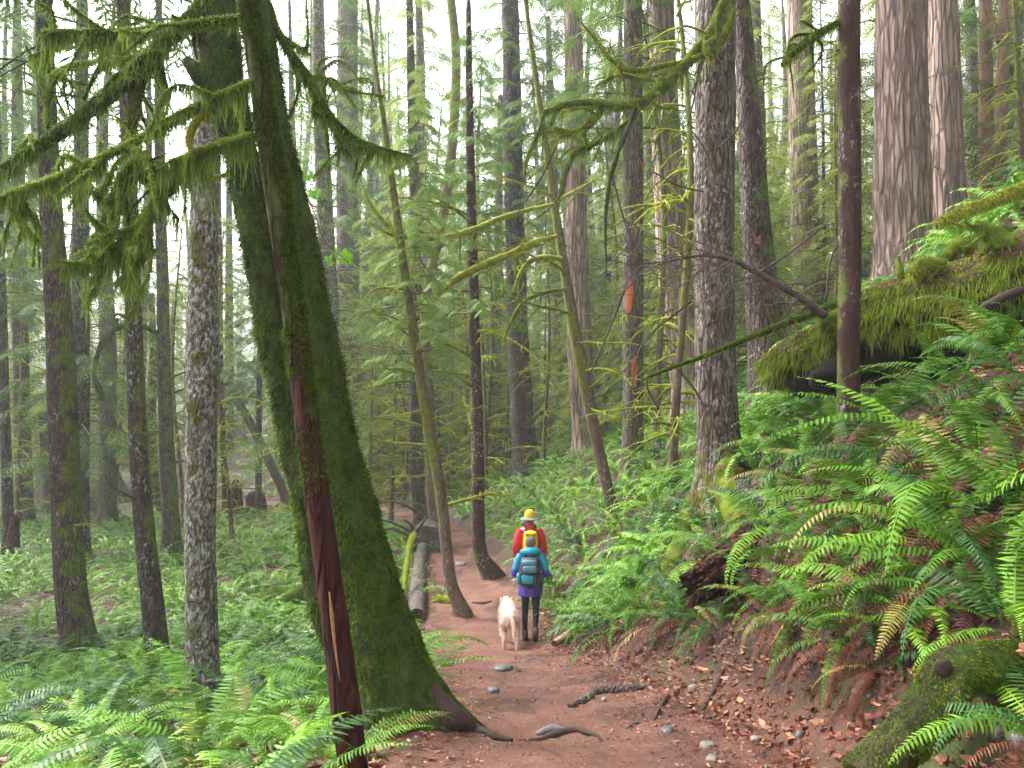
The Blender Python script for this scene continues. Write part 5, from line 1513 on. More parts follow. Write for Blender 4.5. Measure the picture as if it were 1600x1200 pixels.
# green vine-maple sprig hanging in the gap right of the mossy tree
vm = thing('maple_sprig', 'bright green maple sprig in the gap right of the mossy tree', 'sprig', at(500, 330, 6.5))
V, q, t = tube_arrays(catmull(px_path([(470, 285), (490, 330), (510, 380), (545, 410)], 6.5) - np.array(vm.location), 5), 0.004, 5)
mb = MB(); mb.add(V, q, t); obj('stem', mb.mesh('stem'), M['twig'], vm)
for k, (px, py, sz_) in enumerate([(486, 280, 0.16), (492, 305, 0.18), (505, 330, 0.12), (512, 410, 0.15), (540, 402, 0.20), (525, 395, 0.13), (478, 262, 0.10)]):
    o = link_part('leaf', LEAVES[k % 6], vm, Vector(at(px, py, 6.45 + 0.05 * k)) - vm.location, k, sz_ * 0.7 / 0.2, None, M['maple_green'])
    o.rotation_euler = (1.0 + 0.2 * (k % 3), 0.5 * ((k % 2) - 0.5), k * 0.9)
# orange scars on the scarred trunk
so = TREES['trunk with orange scars']
for (px, py, w, h) in ((981, 466, 11, 52), (988, 582, 9, 50), (1003, 262, 6, 18)):
    Yt = so[2]; s = Yt / F
    off = (px - 989) * s
    rr_ = 16.5 * s
    n, m = 9, 5
    u = np.linspace(-1, 1, n); v = np.linspace(-1, 1, m)
    V = []
    for a in u:
        hw = w * s * 0.5 * math.sqrt(max(0.02, 1 - a * a)) * (1 + 0.2 * math.sin(a * 7))
        for b in v:
            xx = off + b * hw + 0.15 * w * s * a
            V.append([xx, -math.sqrt(max(1e-4, (rr_ * 1.06) ** 2 - xx * xx)) - 0.012, a * h * s * 0.5])
    V = np.array(V)
    i = np.arange(n - 1)[:, None] * m; j = np.arange(m - 1)[None]
    q = np.stack([i + j, i + j + 1, i + m + j + 1, i + m + j], -1).reshape(-1, 4)
    mb = MB(); mb.add(V, q)
    c = at(989, py, Yt) - so[1]
    obj('bark_scar', mb.mesh('bark_scar'), M['wood_scar'], so[0], c)
# ------------------------------------------------------------------ sword ferns
def frond_arrays(L, e0, e1, npairs, wmax, rg, side_bend=0.0, droop=0.25, segs=12, lod=0):
    """one frond arching out along +X; pinnae as small tapered leaflets"""
    s = np.linspace(0, 1, 41)
    e = e0 + (e1 - e0) * s ** 1.1
    dx = np.cos(e) / 40 * L; dz = np.sin(e) / 40 * L
    x = np.r_[0, np.cumsum(dx[:-1])]; z = np.r_[0, np.cumsum(dz[:-1])]
    y = side_bend * L * s ** 2
    C = np.stack([x, y, z], -1)
    T = unit(np.gradient(C, axis=0))
    up = unit(np.cross(T, np.cross(np.array([0, 0, 1.0]), T)))
    lat = np.cross(up, T)
    mb = MB()
    k = np.linspace(0, 40, segs + 1).astype(int)
    wr = np.linspace(0.0045, 0.0012, segs + 1)[:, None] * (L ** 0.5)
    V = np.stack([C[k] - lat[k] * wr, C[k] + lat[k] * wr], 1).reshape(-1, 3)
    i = np.arange(segs)[:, None] * 2
    mb.add(V, i + np.array([[0, 1, 3, 2]]), None, 0, 0.0)
    st = 0.12
    sp = (1 - st) * L / npairs
    f = st + (1 - st) * (np.arange(npairs) + 0.5) / npairs
    prof = np.minimum(1, 0.45 + (f - st) / 0.20 * 0.55) * np.minimum(1, ((1 - f) / 0.62) ** 0.8 + 0.04)
    for sgn in (1, -1):
        ki = np.clip(f * 40, 0, 39.99); a = ki.astype(int); b = (ki - a)[:, None]
        B = C[a] * (1 - b) + C[a + 1] * b
        Tt, Uu, Ll = T[a], up[a], lat[a] * sgn
        n = len(f)
        fw = 0.20 + 0.55 * f[:, None] ** 3
        dr = droop + rg.normal(size=(n, 1)) * 0.12
        D = unit(Ll + Tt * fw - Uu * dr)
        ln = (wmax * prof * (0.9 + 0.2 * rg.random(n)))[:, None]
        tw = unit(Tt + Uu * rg.normal(size=(n, 1)) * 0.25)
        hw = sp * (0.43 if not lod else 0.5)
        if not lod:
            b0 = B + D * 0.004 - tw * hw * 0.62; b1 = B + D * 0.004 + tw * hw * 0.75
            md = B + D * ln * 0.6 - Uu * ln * 0.04
            m0 = md - tw * hw * 0.62; m1 = md + tw * hw * 0.62
            tp = B + D * ln - Uu * ln * 0.16 + Tt * ln * 0.06
            V = np.stack([b0, b1, m1, m0, tp], 1).reshape(-1, 3)
            o = (np.arange(n) * 5)[:, None]
            mb.add(V, o + np.array([[0, 1, 2, 3]]), o + np.array([[3, 2, 4]]), 0, np.tile([0.1, 0.1, 0.5, 0.5, 1.0], n))
        else:
            b0 = B - tw * hw * 0.9; b1 = B + tw * hw * 0.9
            tp = B + D * ln - Uu * ln * 0.14
            V = np.stack([b0, b1, tp], 1).reshape(-1, 3)
            o = (np.arange(n) * 3)[:, None]
            mb.add(V, None, o + np.array([[0, 1, 2]]), 0, np.tile([0.1, 0.1, 1.0], n))
    return mb

FRONDS = []
for k in range(9):
    r_ = np.random.default_rng(600 + k)
    mb = frond_arrays(1.0, R(r_.uniform(48, 78)), R(r_.uniform(-62, -8)), 34, r_.uniform(0.088, 0.108), r_, r_.uniform(-0.16, 0.16), r_.uniform(0.12, 0.42))
    me = mb.mesh('frond', False); me.materials.append(M['fern']); FRONDS.append(me)
DROOPS = []                 # fronds that hang down the bank
for k in range(5):
    r_ = np.random.default_rng(640 + k)
    mb = frond_arrays(1.0, R(r_.uniform(15, 40)), R(r_.uniform(-98, -66)), 32, r_.uniform(0.085, 0.105), r_, r_.uniform(-0.15, 0.15), r_.uniform(0.15, 0.4))
    me = mb.mesh('frond', False); me.materials.append(M['fern']); DROOPS.append(me)
PLANTS = []                 # whole plants in one mesh, for those too small to show single fronds
def plant_mesh(k, nf, lod, npairs):
    r_ = np.random.default_rng(660 + k)
    mb = MB()
    for j in range(nf):
        L = r_.uniform(0.65, 1.1)
        f = frond_arrays(L, R(r_.uniform(45, 80)), R(r_.uniform(-60, -5)), npairs, r_.uniform(0.085, 0.105), r_, r_.uniform(-0.15, 0.15), 0.25, 6, lod)
        V = np.concatenate(f.V); a = j * 2 * PI / nf + r_.normal() * 0.25
        c, s = math.cos(a), math.sin(a)
        V = np.stack([V[:, 0] * c - V[:, 1] * s + 0.02 * c, V[:, 0] * s + V[:, 1] * c + 0.02 * s, V[:, 2]], -1)
        o = 0
        mb.add(V, np.concatenate(f.Q), np.concatenate(f.T) if f.T else None, 0, np.concatenate(f.A))
    return mb
for k in range(7):
    me = plant_mesh(k, 13, 1, 24).mesh('fern_plant', False); me.materials.append(M['fern']); PLANTS.append(me)

FERNS = []       # (x, y, size, slope side)
FERN_OBJS = []
def seen_px(p, m=60):
    u, v, f = proj(p)
    return f > 0.3 and -m < u < 1600 + m and -m < v < 1200 + m
def clear_of(x, y, pad):
    for ox, oy, r in OBST:
        if (x - ox) ** 2 + (y - oy) ** 2 < (r + pad) ** 2:
            return False
    return True
fr = np.random.default_rng(71)
KEEP_OUT = [(-0.35, 11.9, 1.3), (0.1, 14.4, 0.9), (-0.9, 11, 0.8)]
ROOTS_CLEAR = tuple((g_[0], g_[1], 0.5) for g_ in (gpt(1090, 800), gpt(1066, 860), gpt(1045, 905), gpt(1120, 800), gpt(1150, 820))) + tuple((g_[0], g_[1], 0.42) for g_ in (gpt(888, 945), gpt(900, 930), gpt(912, 915), gpt(925, 900), gpt(938, 885), gpt(866, 1012), gpt(895, 995), gpt(925, 972)))
def lines_clear(x, y):
    """the big log's hollow, the mossy tree's front and the log-side dirt stay open"""
    for hx, hy, r in ((4.3, 7.3, 0.6), (4.7, 6.9, 0.55), (4.0, 7.8, 0.6), (4.0, 8.6, 0.75), (4.8, 7.9, 0.6), (-0.45, 3.6, 0.5), (-1.7, 11.3, 0.5), (-1.9, 13.2, 0.9), (-1.95, 15, 0.8)) + ROOTS_CLEAR:
        if (x - hx) ** 2 + (y - hy) ** 2 < r * r:
            return False
    return True
# set pieces first: the fern clump by the trail and the big bank ferns
for (px, py, s) in [(980, 985, 0.95), (1035, 975, 0.85), (955, 935, 0.8), (1005, 905, 0.75), (1060, 940, 0.7), (1000, 850, 0.8), (895, 845, 0.7), (905, 820, 0.9),
                    (1250, 720, 1.0), (1310, 690, 1.05), (1390, 660, 1.1), (1470, 650, 0.75), (1560, 650, 0.75), (1340, 760, 1.0), (1430, 740, 1.05), (1530, 720, 1.05), (1250, 840, 0.95), (1330, 860, 0.9), (1410, 850, 0.95), (1500, 810, 1.0),
                    (1590, 800, 0.9), (1300, 930, 0.8), (1380, 940, 0.75), (1460, 920, 0.8), (1550, 900, 0.8), (1250, 965, 0.7), (1330, 1000, 0.7), (1420, 1000, 0.7), (1510, 975, 0.75), (1585, 985, 0.7), (1195, 945, 0.6), (1120, 985, 0.5), (1380, 1040, 0.5), (1290, 890, 0.8), (1360, 800, 0.9), (1480, 870, 0.8), (1190, 880, 0.7), (1200, 700, 0.9), (1240, 660, 0.9), (1180, 740, 0.75), (1610, 590, 0.7), (1590, 340, 0.8), (1540, 350, 0.6),
                    (60, 1130, 0.85), (150, 1165, 0.8), (250, 1150, 0.85), (395, 1165, 0.9), (470, 1150, 0.8), (200, 1080, 0.8), (390, 1060, 0.8), (440, 1020, 0.85), (30, 1050, 0.85), (60, 980, 0.85), (180, 1010, 0.85), (290, 1190, 0.8), (110, 1195, 0.75),
                    (400, 940, 0.85), (380, 880, 0.8), (430, 860, 0.8), (200, 940, 0.85), (150, 880, 0.85), (50, 900, 0.85), (690, 935, 0.45), (640, 905, 0.5), (655, 895, 0.4)]:
    g = gpt(px, py)
    dd, ii = path_rel(g[0], g[1])
    FERNS.append((g[0], g[1], g[2], s * (1.2 if g[0] > 1.2 else 1.1), float(dd[0])))
CELL = {}
def cell_ok(x, y, gap):
    n = int(math.ceil(gap / 0.5)); cx, cy_ = int(math.floor(x / 0.5)), int(math.floor(y / 0.5))
    for i in range(cx - n, cx + n + 1):
        for j in range(cy_ - n, cy_ + n + 1):
            for (a, b) in CELL.get((i, j), ()):
                if (a - x) ** 2 + (b - y) ** 2 < gap * gap:
                    return False
    return True
for f in FERNS:
    CELL.setdefault((int(math.floor(f[0] / 0.5)), int(math.floor(f[1] / 0.5))), []).append((f[0], f[1]))
cy2 = 2.9 + 31 * fr.random(30000) ** 1.2
cx2 = fr.uniform(-0.70, 0.70, 30000) * cy2
csz = fr.uniform(0.55, 0.98, 30000)
cd, ci = path_rel(cx2, cy2)
cz = H(cx2, cy2)
good = (np.abs(cd) > PW[ci] + np.where(cy2 > 18, 0.6, np.where(cd > 0, 0.42, 0.35)) * np.minimum(1.0, csz + 0.25)) & (cz > -4.5)
cu, cv, cf = proj(np.stack([cx2, cy2, cz + 0.3], -1))
good &= (cu > -110) & (cu < 1710) & (cv < 1310)
bare = fbm(np.stack([cx2 * 0.55, cy2 * 0.55, 0 * cx2], -1), 3, 44)
good &= ~((cd < 0) & (bare < -0.34) & (cy2 < 22))
for k in np.nonzero(good)[0]:
    x, y, sz = float(cx2[k]), float(cy2[k]), float(csz[k])
    if not lines_clear(x, y) or not clear_of(x, y, 0.10) or not cell_ok(x, y, (0.60 if y < 8 else 0.42 + 0.009 * (y - 8)) * (1.0 if cd[k] < 0 else 0.92)):
        continue
    FERNS.append((x, y, float(cz[k]), sz * (1.22 if y < 12 else 1.1), float(cd[k])))
    CELL.setdefault((int(math.floor(x / 0.5)), int(math.floor(y / 0.5))), []).append((x, y))
    if len(FERNS) > 3200:
        break
FERNS_A = sorted(FERNS, key=lambda f: -f[3] / math.hypot(f[0], f[1]))
NEAR = [f for f in FERNS_A if f[1] < 10][:135]
near_set = set(id(f) for f in NEAR)
REST = [f for f in FERNS_A if id(f) not in near_set]
MID = REST[:162]
FAR = REST[162:]
print('ferns', len(FERNS), 'near', len(NEAR), 'mid', len(MID), 'far', len(FAR))
def gnormal(x, y):
    e = 0.25
    return unit(np.array([-(H(x + e, y) - H(x - e, y)) / (2 * e), -(H(x, y + e) - H(x, y - e)) / (2 * e), 1.0]))
def gnormals(x, y):
    e = 0.25
    return unit(np.stack([-(H(x + e, y) - H(x - e, y)) / (2 * e), -(H(x, y + e) - H(x, y - e)) / (2 * e), np.ones(len(x))], -1))
def make_fern(f, near, k):
    x, y, z, size, d = f
    nrm = gnormal(x, y)
    o = bpy.data.objects.new('sword_fern', None if near else PLANTS[k % 7])
    col.objects.link(o)
    o.location = (x, y, z - 0.02)
    up = unit(nrm * 0.6 + np.array([0, 0, 0.4]))
    q = Vector(up).to_track_quat('Z', 'Y')
    o['category'] = 'fern'
    right = d > 0
    bright = fr.random()
    if not near:
        o.rotation_mode = 'QUATERNION'
        o.rotation_quaternion = q @ Euler((0, 0, fr.uniform(0, 6.28))).to_quaternion()
        s = size * 1.2
        o.scale = (s, s, s * fr.uniform(0.75, 1.1))
        m = 'fern_bright' if bright < (0.25 if right else 0.16) else ('fern_dark' if bright > (0.8 if right else 0.74) else 'fern')
        o.material_slots[0].link = 'OBJECT'; o.material_slots[0].material = M[m]
        return o, m
    o.empty_display_size = 0.1
    steep = 1 - nrm[2]
    nf = int(fr.integers(10, 16))
    down = math.atan2(nrm[1], nrm[0])
    base_m = 'fern_bright' if bright < (0.3 if right else 0.15) else ('fern_dark' if bright > (0.75 if right else 0.74) else 'fern')
    nb = size
    for j in range(nf):
        a = j * 2 * PI / nf + fr.normal() * 0.3
        tilt_down = math.cos(a - down)
        hang = steep > 0.18 and tilt_down > 0.35 and fr.random() < 0.45
        me = DROOPS[int(fr.integers(0, 5))] if hang else FRONDS[int(fr.integers(0, 9))]
        if steep > 0.18 and tilt_down < -0.6 and fr.random() < 0.35:
            a += PI * fr.uniform(0.4, 0.9)
        c = bpy.data.objects.new('frond', me)
        col.objects.link(c)
        c.parent = o
        s = size * fr.uniform(0.6, 1.2)
        c.scale = (s, s * fr.uniform(0.85, 1.1), s * fr.uniform(0.8, 1.1))
        c.location = (0.025 * math.cos(a), 0.025 * math.sin(a), 0.0)
        lean = Vector((nrm[0], nrm[1], 0)) * (0.35 if steep > 0.15 else 0.1)
        c.rotation_euler = (fr.normal() * 0.25, -lean.length * tilt_down * 0 + fr.normal() * 0.12 + (0.28 * tilt_down * steep * 2), a)
        m = base_m
        u = fr.random()
        if hang and u < 0.36:
            m = 'fern_dead'
        elif hang and u < 0.50:
            m = 'fern_olive'
        elif u < 0.16:
            m = 'fern_bright'
        elif u < 0.20:
            m = 'fern_olive'
        elif u > 0.9:
            m = 'fern_dark'
        c.material_slots[0].link = 'OBJECT'; c.material_slots[0].material = M[m]
        if m in ('fern_dead', 'fern_olive') and not hang:
            pass
    if steep > 0.15 and right:        # withered skirt of last year's fronds
        for j in range(int(fr.integers(2, 5))):
            a = down + fr.normal() * 0.7
            c = bpy.data.objects.new('frond', DROOPS[int(fr.integers(0, 5))])
            col.objects.link(c); c.parent = o
            s = size * fr.uniform(0.55, 0.9)
            c.scale = (s, s, s); c.rotation_euler = (fr.normal() * 0.3, 0.25, a); c.location = (0, 0, -0.02)
            c['label'] = 'withered brown frond'
            c.material_slots[0].link = 'OBJECT'; c.material_slots[0].material = M['fern_dead']
    return o, base_m
for k, f in enumerate(NEAR):
    FERN_OBJS.append((make_fern(f, True, k), f, True))
for k, f in enumerate(MID):
    FERN_OBJS.append((make_fern(f, False, k), f, False))
# labels: nearest landmark, side of it, rank
COLW = {'fern': 'mid-green', 'fern_bright': 'bright green', 'fern_dark': 'dark green'}
ORD = ['', 'second ', 'third ', 'fourth ', 'fifth ', 'sixth ', 'seventh ', 'eighth ', 'ninth ', 'tenth ', 'eleventh ', 'twelfth ', 'thirteenth ', 'fourteenth ', 'fifteenth ', 'sixteenth ', 'seventeenth ', 'eighteenth ', 'nineteenth ', 'twentieth ']
buck = {}
LM = [(s, b, proj(b)[0]) for s, b, o in LANDMARKS if b[1] < 34]
for (om, f, nr) in FERN_OBJS:
    o, m = om
    p = np.array(f[:3])
    best = min(LM, key=lambda l: np.hypot(l[1][0] - p[0], l[1][1] - p[1]) + (0 if l[1][1] < 20 else 1.5))
    dx, dy = p[0] - best[1][0], p[1] - best[1][1]
    rel = ('right of' if dx > 0 else 'left of') if abs(dx) > abs(dy) else ('behind' if dy > 0 else 'in front of')
    buck.setdefault((m, rel, best[0]), []).append((math.hypot(dx, dy), o))
for (m, rel, lm), lst in buck.items():
    lst.sort(key=lambda t: t[0])
    for k, (dist, o) in enumerate(lst):
        pre = ORD[k] if k < len(ORD) else 'farther '
        o['label'] = f"{pre + 'nearest' if True else ''} {COLW[m]} sword fern {rel} the {lm}".strip()
        o['group'] = 'sword ferns carpeting the forest floor' if o.location.x < 0 else 'sword ferns on the bank'
# the ferns too far off to count
low = [plant_mesh(20 + k, 7, 1, 9) for k in range(4)]
fine = [plant_mesh(30 + k, 10, 1, 15) for k in range(4)]
FP = [(np.concatenate(m.V), np.concatenate(m.Q), np.concatenate(m.T), np.concatenate(m.A)) for m in fine]
LP = [(np.concatenate(m.V), np.concatenate(m.Q), np.concatenate(m.T), np.concatenate(m.A)) for m in low]
pts = [(f[0], f[1], f[2], f[3]) for f in FAR]
fy = fr.uniform(24, 66, 2400); fx = fr.uniform(-0.7, 0.7, 2400) * fy
fd, fi = path_rel(fx, fy); fz = H(fx, fy)
okf = (np.abs(fd) > PW[fi] + 0.5) & (fz > -4.2)
pts += [(a, b, c, d) for a, b, c, d in zip(fx[okf], fy[okf], fz[okf], fr.uniform(0.7, 1.2, okf.sum()))]
# ... and those growing on beyond the edges of the view
sy = 2.0 + 22 * fr.random(2600); sx = fr.uniform(-1.15, 1.15, 2600) * (sy + 1.5)
sdd, sii = path_rel(sx, sy); szz = H(sx, sy)
su, sv, sf = proj(np.stack([sx, sy, szz + 0.3], -1))
oks = (np.abs(sdd) > PW[sii] + 0.6) & ((su < -330) | (su > 1930) | (sv > 1500)) & (np.hypot(sx, sy) > 2.5) & (np.hypot(sx, sy) > 1.6)
oks &= np.arange(2600) < 1100
pts += [(a, b, c, d) for a, b, c, d in zip(sx[oks], sy[oks], szz[oks], fr.uniform(0.7, 1.1, oks.sum()))]
pts = np.array(pts)
for k, (nm, mt) in enumerate((('fern', 'fern'), ('fern', 'fern_bright'), ('fern', 'fern'), ('fern', 'fern_bright'))):
    sub = pts[k::4]
    a = fr.uniform(0, 6.28, len(sub))
    nn = gnormals(sub[:, 0], sub[:, 1]) * 0.6 + np.array([0, 0, 0.4])
    mb = MB()
    mx_ = mats_from(sub[:, :3], np.c_[np.cos(a), np.sin(a), 0 * a], nn, sub[:, 3])
    nr_ = sub[:, 1] < 23
    V, Q, T, A = FP[k]
    mb.tile(V, Q, T, mx_[nr_], 0, A)
    V, Q, T, A = LP[k]
    mb.tile(V, Q, T, mx_[~nr_], 0, A)
    obj('fern_undergrowth', mb.mesh('fern_undergrowth', False), M[mt], kind='stuff')
print('far ferns', len(pts))
# ------------------------------------------------------------------ leaf litter and needles
lr = np.random.default_rng(33)
def litter(n, fn, size, mat, curl=0.5, name='leaf_litter', elong=1.4):
    P = fn(n)
    if not len(P):
        return
    z = H(P[:, 0], P[:, 1])
    a = lr.uniform(0, 6.28, len(P))
    e = 0.08
    nx = -(H(P[:, 0] + e, P[:, 1]) - z) / e; ny = -(H(P[:, 0], P[:, 1] + e) - z) / e
    N = np.stack([nx, ny, np.ones(len(P))], -1)
    N = unit(N) + lr.normal(size=(len(P), 3)) * 0.35
    s = size * lr.uniform(0.5, 1.3, len(P))
    X = np.stack([np.cos(a), np.sin(a), 0 * a], -1)
    nv = 7 if elong < 2 else 4
    lt = np.random.default_rng(int(n))
    ta = np.linspace(0, 2 * PI, nv, endpoint=False)
    rr = 0.5 * (0.72 + 0.28 * np.cos(ta * 5)) * lt.uniform(0.75, 1.2, nv) if nv == 7 else np.full(nv, 0.45)
    V = np.stack([rr * np.cos(ta) * elong, rr * np.sin(ta), curl * (0.5 * rr ** 2 + lt.normal(size=nv) * 0.10)], -1)
    V = np.vstack([V, [[0, 0, 0.02]]])
    kk = np.arange(nv)
    T = np.stack([np.full(nv, nv), kk, (kk + 1) % nv], -1)
    mb = MB()
    mb.tile(V, None, T, mats_from(np.c_[P, z + 0.006 + 0.012 * lr.random(len(P))], X, N, s), 0, lr.random(nv + 1))
    obj(name, mb.mesh(name, False), M[mat], kind='stuff')
def on_bank(n):
    y = 2.4 + 14 * lr.random(n * 3) ** 1.5; x = lr.uniform(-1, 9, n * 3)
    d, i = path_rel(x, y); w = PW[i]
    k = (d > w - 0.15 + 0.3 * lr.random(len(x))) & (x < 0.68 * y + 0.6)
    return np.c_[x, y][k][:n]
def on_verge(n):
    y = 2.4 + 30 * lr.random(n * 4) ** 1.3; x = lr.uniform(-6, 3, n * 4)
    d, i = path_rel(x, y); w = PW[i]
    k = (np.abs(np.abs(d) - w) < 0.32 * np.abs(lr.normal(size=len(x))) + 0.05)
    return np.c_[x, y][k][:n]
def on_left(n):
    y = 3 + 24 * lr.random(n * 3) ** 1.3; x = -lr.random(n * 3) * (0.68 * y + 0.5)
    d, i = path_rel(x, y); w = PW[i]
    k = d < -w - 0.1
    return np.c_[x, y][k][:n]
def on_trail(n):
    y = 2.4 + 26 * lr.random(n * 4) ** 1.5; x = lr.uniform(-5, 2, n * 4)
    d, i = path_rel(x, y); w = PW[i]
    k = (np.abs(d) < w) & (lr.random(len(x)) < 0.25 + 0.75 * (np.abs(d) / w) ** 2)
    return np.c_[x, y][k][:n]
for part in range(3):
    litter(5000 + part, on_bank, 0.055, 'leaf_rust', 0.9)
    litter(3500 + part, on_left, 0.075, 'leaf_rust', 0.9)
litter(2400, on_bank, 0.06, 'leaf_pale', 0.8)
litter(11000, on_verge, 0.030, 'leaf_rust', 0.6)
litter(2600, on_verge, 0.032, 'leaf_pale', 0.6)
litter(2600, on_left, 0.075, 'leaf_pale', 0.8)
litter(11000, on_trail, 0.013, 'leaf_rust', 0.2, 'needle_litter', 3.2)
litter(5000, on_trail, 0.011, 'leaf_pale', 0.2, 'needle_litter', 3.2)
litter(2500, on_trail, 0.016, 'wood_dark', 0.2, 'needle_litter', 2.2)
# ------------------------------------------------------------------ hikers and dog
def skin(name, joints, edges, levels=2, fill=()):
    """joints: {key: (x, y, z, rx, ry)}; first key is the root"""
    keys = list(joints)
    me = bpy.data.meshes.new(name)
    me.from_pydata([joints[k][:3] for k in keys], [(keys.index(a), keys.index(b)) for a, b in edges], [])
    o = bpy.data.objects.new(name, me)
    col.objects.link(o)
    o.modifiers.new('skin', 'SKIN')
    for i, k in enumerate(keys):
        sv = me.skin_vertices[0].data[i]
        j = joints[k]
        sv.radius = (j[3], j[4] if len(j) > 4 else j[3])
        sv.use_root = (i == 0)
    sb = o.modifiers.new('sub', 'SUBSURF'); sb.levels = levels; sb.render_levels = levels
    dg = bpy.context.evaluated_depsgraph_get()
    dg.update()
    out = bpy.data.meshes.new_from_object(o.evaluated_get(dg))
    bpy.data.objects.remove(o); bpy.data.meshes.remove(me)
    bm = bmesh.new(); bm.from_mesh(out)
    for f_ in fill:                 # muscle masses that close the gaps between the joints
        bm.from_mesh(f_)
    bmesh.ops.recalc_face_normals(bm, faces=bm.faces[:])
    bm.to_mesh(out); bm.free()
    o = bpy.data.objects.new(name, out); col.objects.link(o)      # one closed skin over all the joints
    rm = o.modifiers.new('remesh', 'REMESH'); rm.mode = 'VOXEL'; rm.voxel_size = 0.012
    sm = o.modifiers.new('smooth', 'SMOOTH'); sm.iterations = 5; sm.factor = 0.5
    dg = bpy.context.evaluated_depsgraph_get(); dg.update()
    out2 = bpy.data.meshes.new_from_object(o.evaluated_get(dg))
    bpy.data.objects.remove(o)
    if len(out2.polygons) > 1000:
        out = out2
    out.name = name
    for p in out.polygons:
        p.use_smooth = True
    return out

def paint(me, mats, rule):
    me.materials.clear()
    for m in mats:
        me.materials.append(m)
    for p in me.polygons:
        p.material_index = rule(p.center)

def loft(name, rings, seg=24, bumps=0.0, seed=0, caps=True):
    """rings of (cx, cy, z, rx, ry)"""
    th = np.linspace(0, 2 * PI, seg, endpoint=False)
    R_ = catmull(np.array(rings, float), 4)
    V = np.stack([R_[:, 0, None] + R_[:, 3, None] * np.cos(th)[None], R_[:, 1, None] + R_[:, 4, None] * np.sin(th)[None], R_[:, 2, None] + 0 * th[None]], -1)
    if bumps:
        n = fbm(V * np.array([14, 14, 9]) + seed, 3, seed)[..., None]
        V[..., :2] += bumps * n * np.stack([np.cos(th), np.sin(th)], -1)[None]
    k = len(R_)
    V = V.reshape(-1, 3)
    i = np.arange(k - 1)[:, None] * seg; j = np.arange(seg)[None]; j2 = (j + 1) % seg
    q = np.stack([i + j, i + j2, i + seg + j2, i + seg + j], -1).reshape(-1, 4)
    t = None
    if caps:
        V = np.vstack([V, V[:seg].mean(0), V[-seg:].mean(0)])
        jj = np.arange(seg); jk = (jj + 1) % seg
        t = np.vstack([np.stack([np.full(seg, k * seg), jk, jj], -1), np.stack([np.full(seg, k * seg + 1), (k - 1) * seg + jj, (k - 1) * seg + jk], -1)])
    mb = MB(); mb.add(V, q, t)
    return mb.mesh(name)

def pillow(name, c, h, e=0.55, seed=0, rough=0.06):
    """a soft rounded block: centre c, half sizes h"""
    n, m = 24, 12
    th = np.linspace(0, 2 * PI, n, endpoint=False); ph = np.linspace(-PI / 2, PI / 2, m + 1)[1:-1]
    sg = lambda v: np.sign(v) * np.abs(v) ** e
    D = np.stack([sg(np.cos(ph))[:, None] * sg(np.cos(th))[None], sg(np.cos(ph))[:, None] * sg(np.sin(th))[None], sg(np.sin(ph))[:, None] + 0 * th[None]], -1).reshape(-1, 3)
    D = np.vstack([D, [0, 0, -1], [0, 0, 1]])
    D = D * (1 + rough * fbm(D * 2.5 + seed, 3, seed))[:, None]
    V = D * np.array(h) + np.array(c)
    k = len(ph)
    i = np.arange(k - 1)[:, None] * n; j = np.arange(n)[None]; j2 = (j + 1) % n
    q = np.stack([i + j, i + j2, i + n + j2, i + n + j], -1).reshape(-1, 4)
    jj = np.arange(n); jk = (jj + 1) % n
    t = np.vstack([np.stack([np.full(n, k * n), jk, jj], -1), np.stack([np.full(n, k * n + 1), (k - 1) * n + jj, (k - 1) * n + jk], -1)])
    mb = MB(); mb.add(V, q, t)
    return mb.mesh(name)

def tube_obj(name, pts, r, mat, root, seg=10, bumps=0.0, per=8):
    C = catmull(np.array(pts, float), per)
    rr = np.interp(np.linspace(0, 1, len(C)), np.linspace(0, 1, len(r)), r) if hasattr(r, '__len__') else r
    mult = None
    if bumps:
        th = np.linspace(0, 2 * PI, seg, endpoint=False)
        p = np.stack([np.cos(th)[None] * 2 + 0 * C[:, :1], np.sin(th)[None] * 2 + 0 * C[:, :1], C[:, 2:3] * 22 + 0 * th[None]], -1)
        mult = 1 + bumps * fbm(p, 2, 5)
    V, q, t = tube_arrays(C, rr, seg, mult)
    mb = MB(); mb.add(V, q, t)
    return obj(name, mb.mesh(name), mat, root)

M['skin'] = plain('skin', (0.52, 0.30, 0.22), 0.5, 0.08, 10)
M['hair'] = plain('hair', (0.13, 0.095, 0.08), 0.6, 0.5, 60)
M['legging'] = plain('legging', (0.012, 0.013, 0.018), 0.7, 0.3, 30)
M['boot'] = plain('boot', (0.11, 0.085, 0.08), 0.7, 0.3, 40)
M['sole'] = plain('sole', (0.02, 0.018, 0.018), 0.8, 0.3, 40)
M['purple'] = plain('purple', (0.065, 0.035, 0.30), 0.6, 0.15, 12)
M['turquoise'] = plain('turquoise', (0.006, 0.22, 0.34), 0.55, 0.15, 12)
M['pack_dark'] = plain('pack_dark', (0.022, 0.028, 0.04), 0.6, 0.3, 25)
M['pack_teal'] = plain('pack_teal', (0.02, 0.24, 0.32), 0.5, 0.2, 20)
M['pack_light'] = plain('pack_light', (0.07, 0.17, 0.24), 0.5, 0.25, 25)
M['strap'] = plain('strap', (0.02, 0.02, 0.025), 0.7, 0.2, 30)
M['red'] = plain('red', (0.50, 0.008, 0.018), 0.55, 0.15, 12)
M['yellow'] = plain('yellow', (0.72, 0.46, 0.008), 0.55, 0.12, 15)
M['hat_grey'] = plain('hat_grey', (0.16, 0.17, 0.22), 0.7, 0.15, 20)
M['dog_fur'] = plain('dog_fur', (0.62, 0.46, 0.38), 0.85, 0.14, 26, 0.15, 0.006)
M['dog_dark'] = plain('dog_dark', (0.16, 0.10, 0.085), 0.8, 0.2, 20)

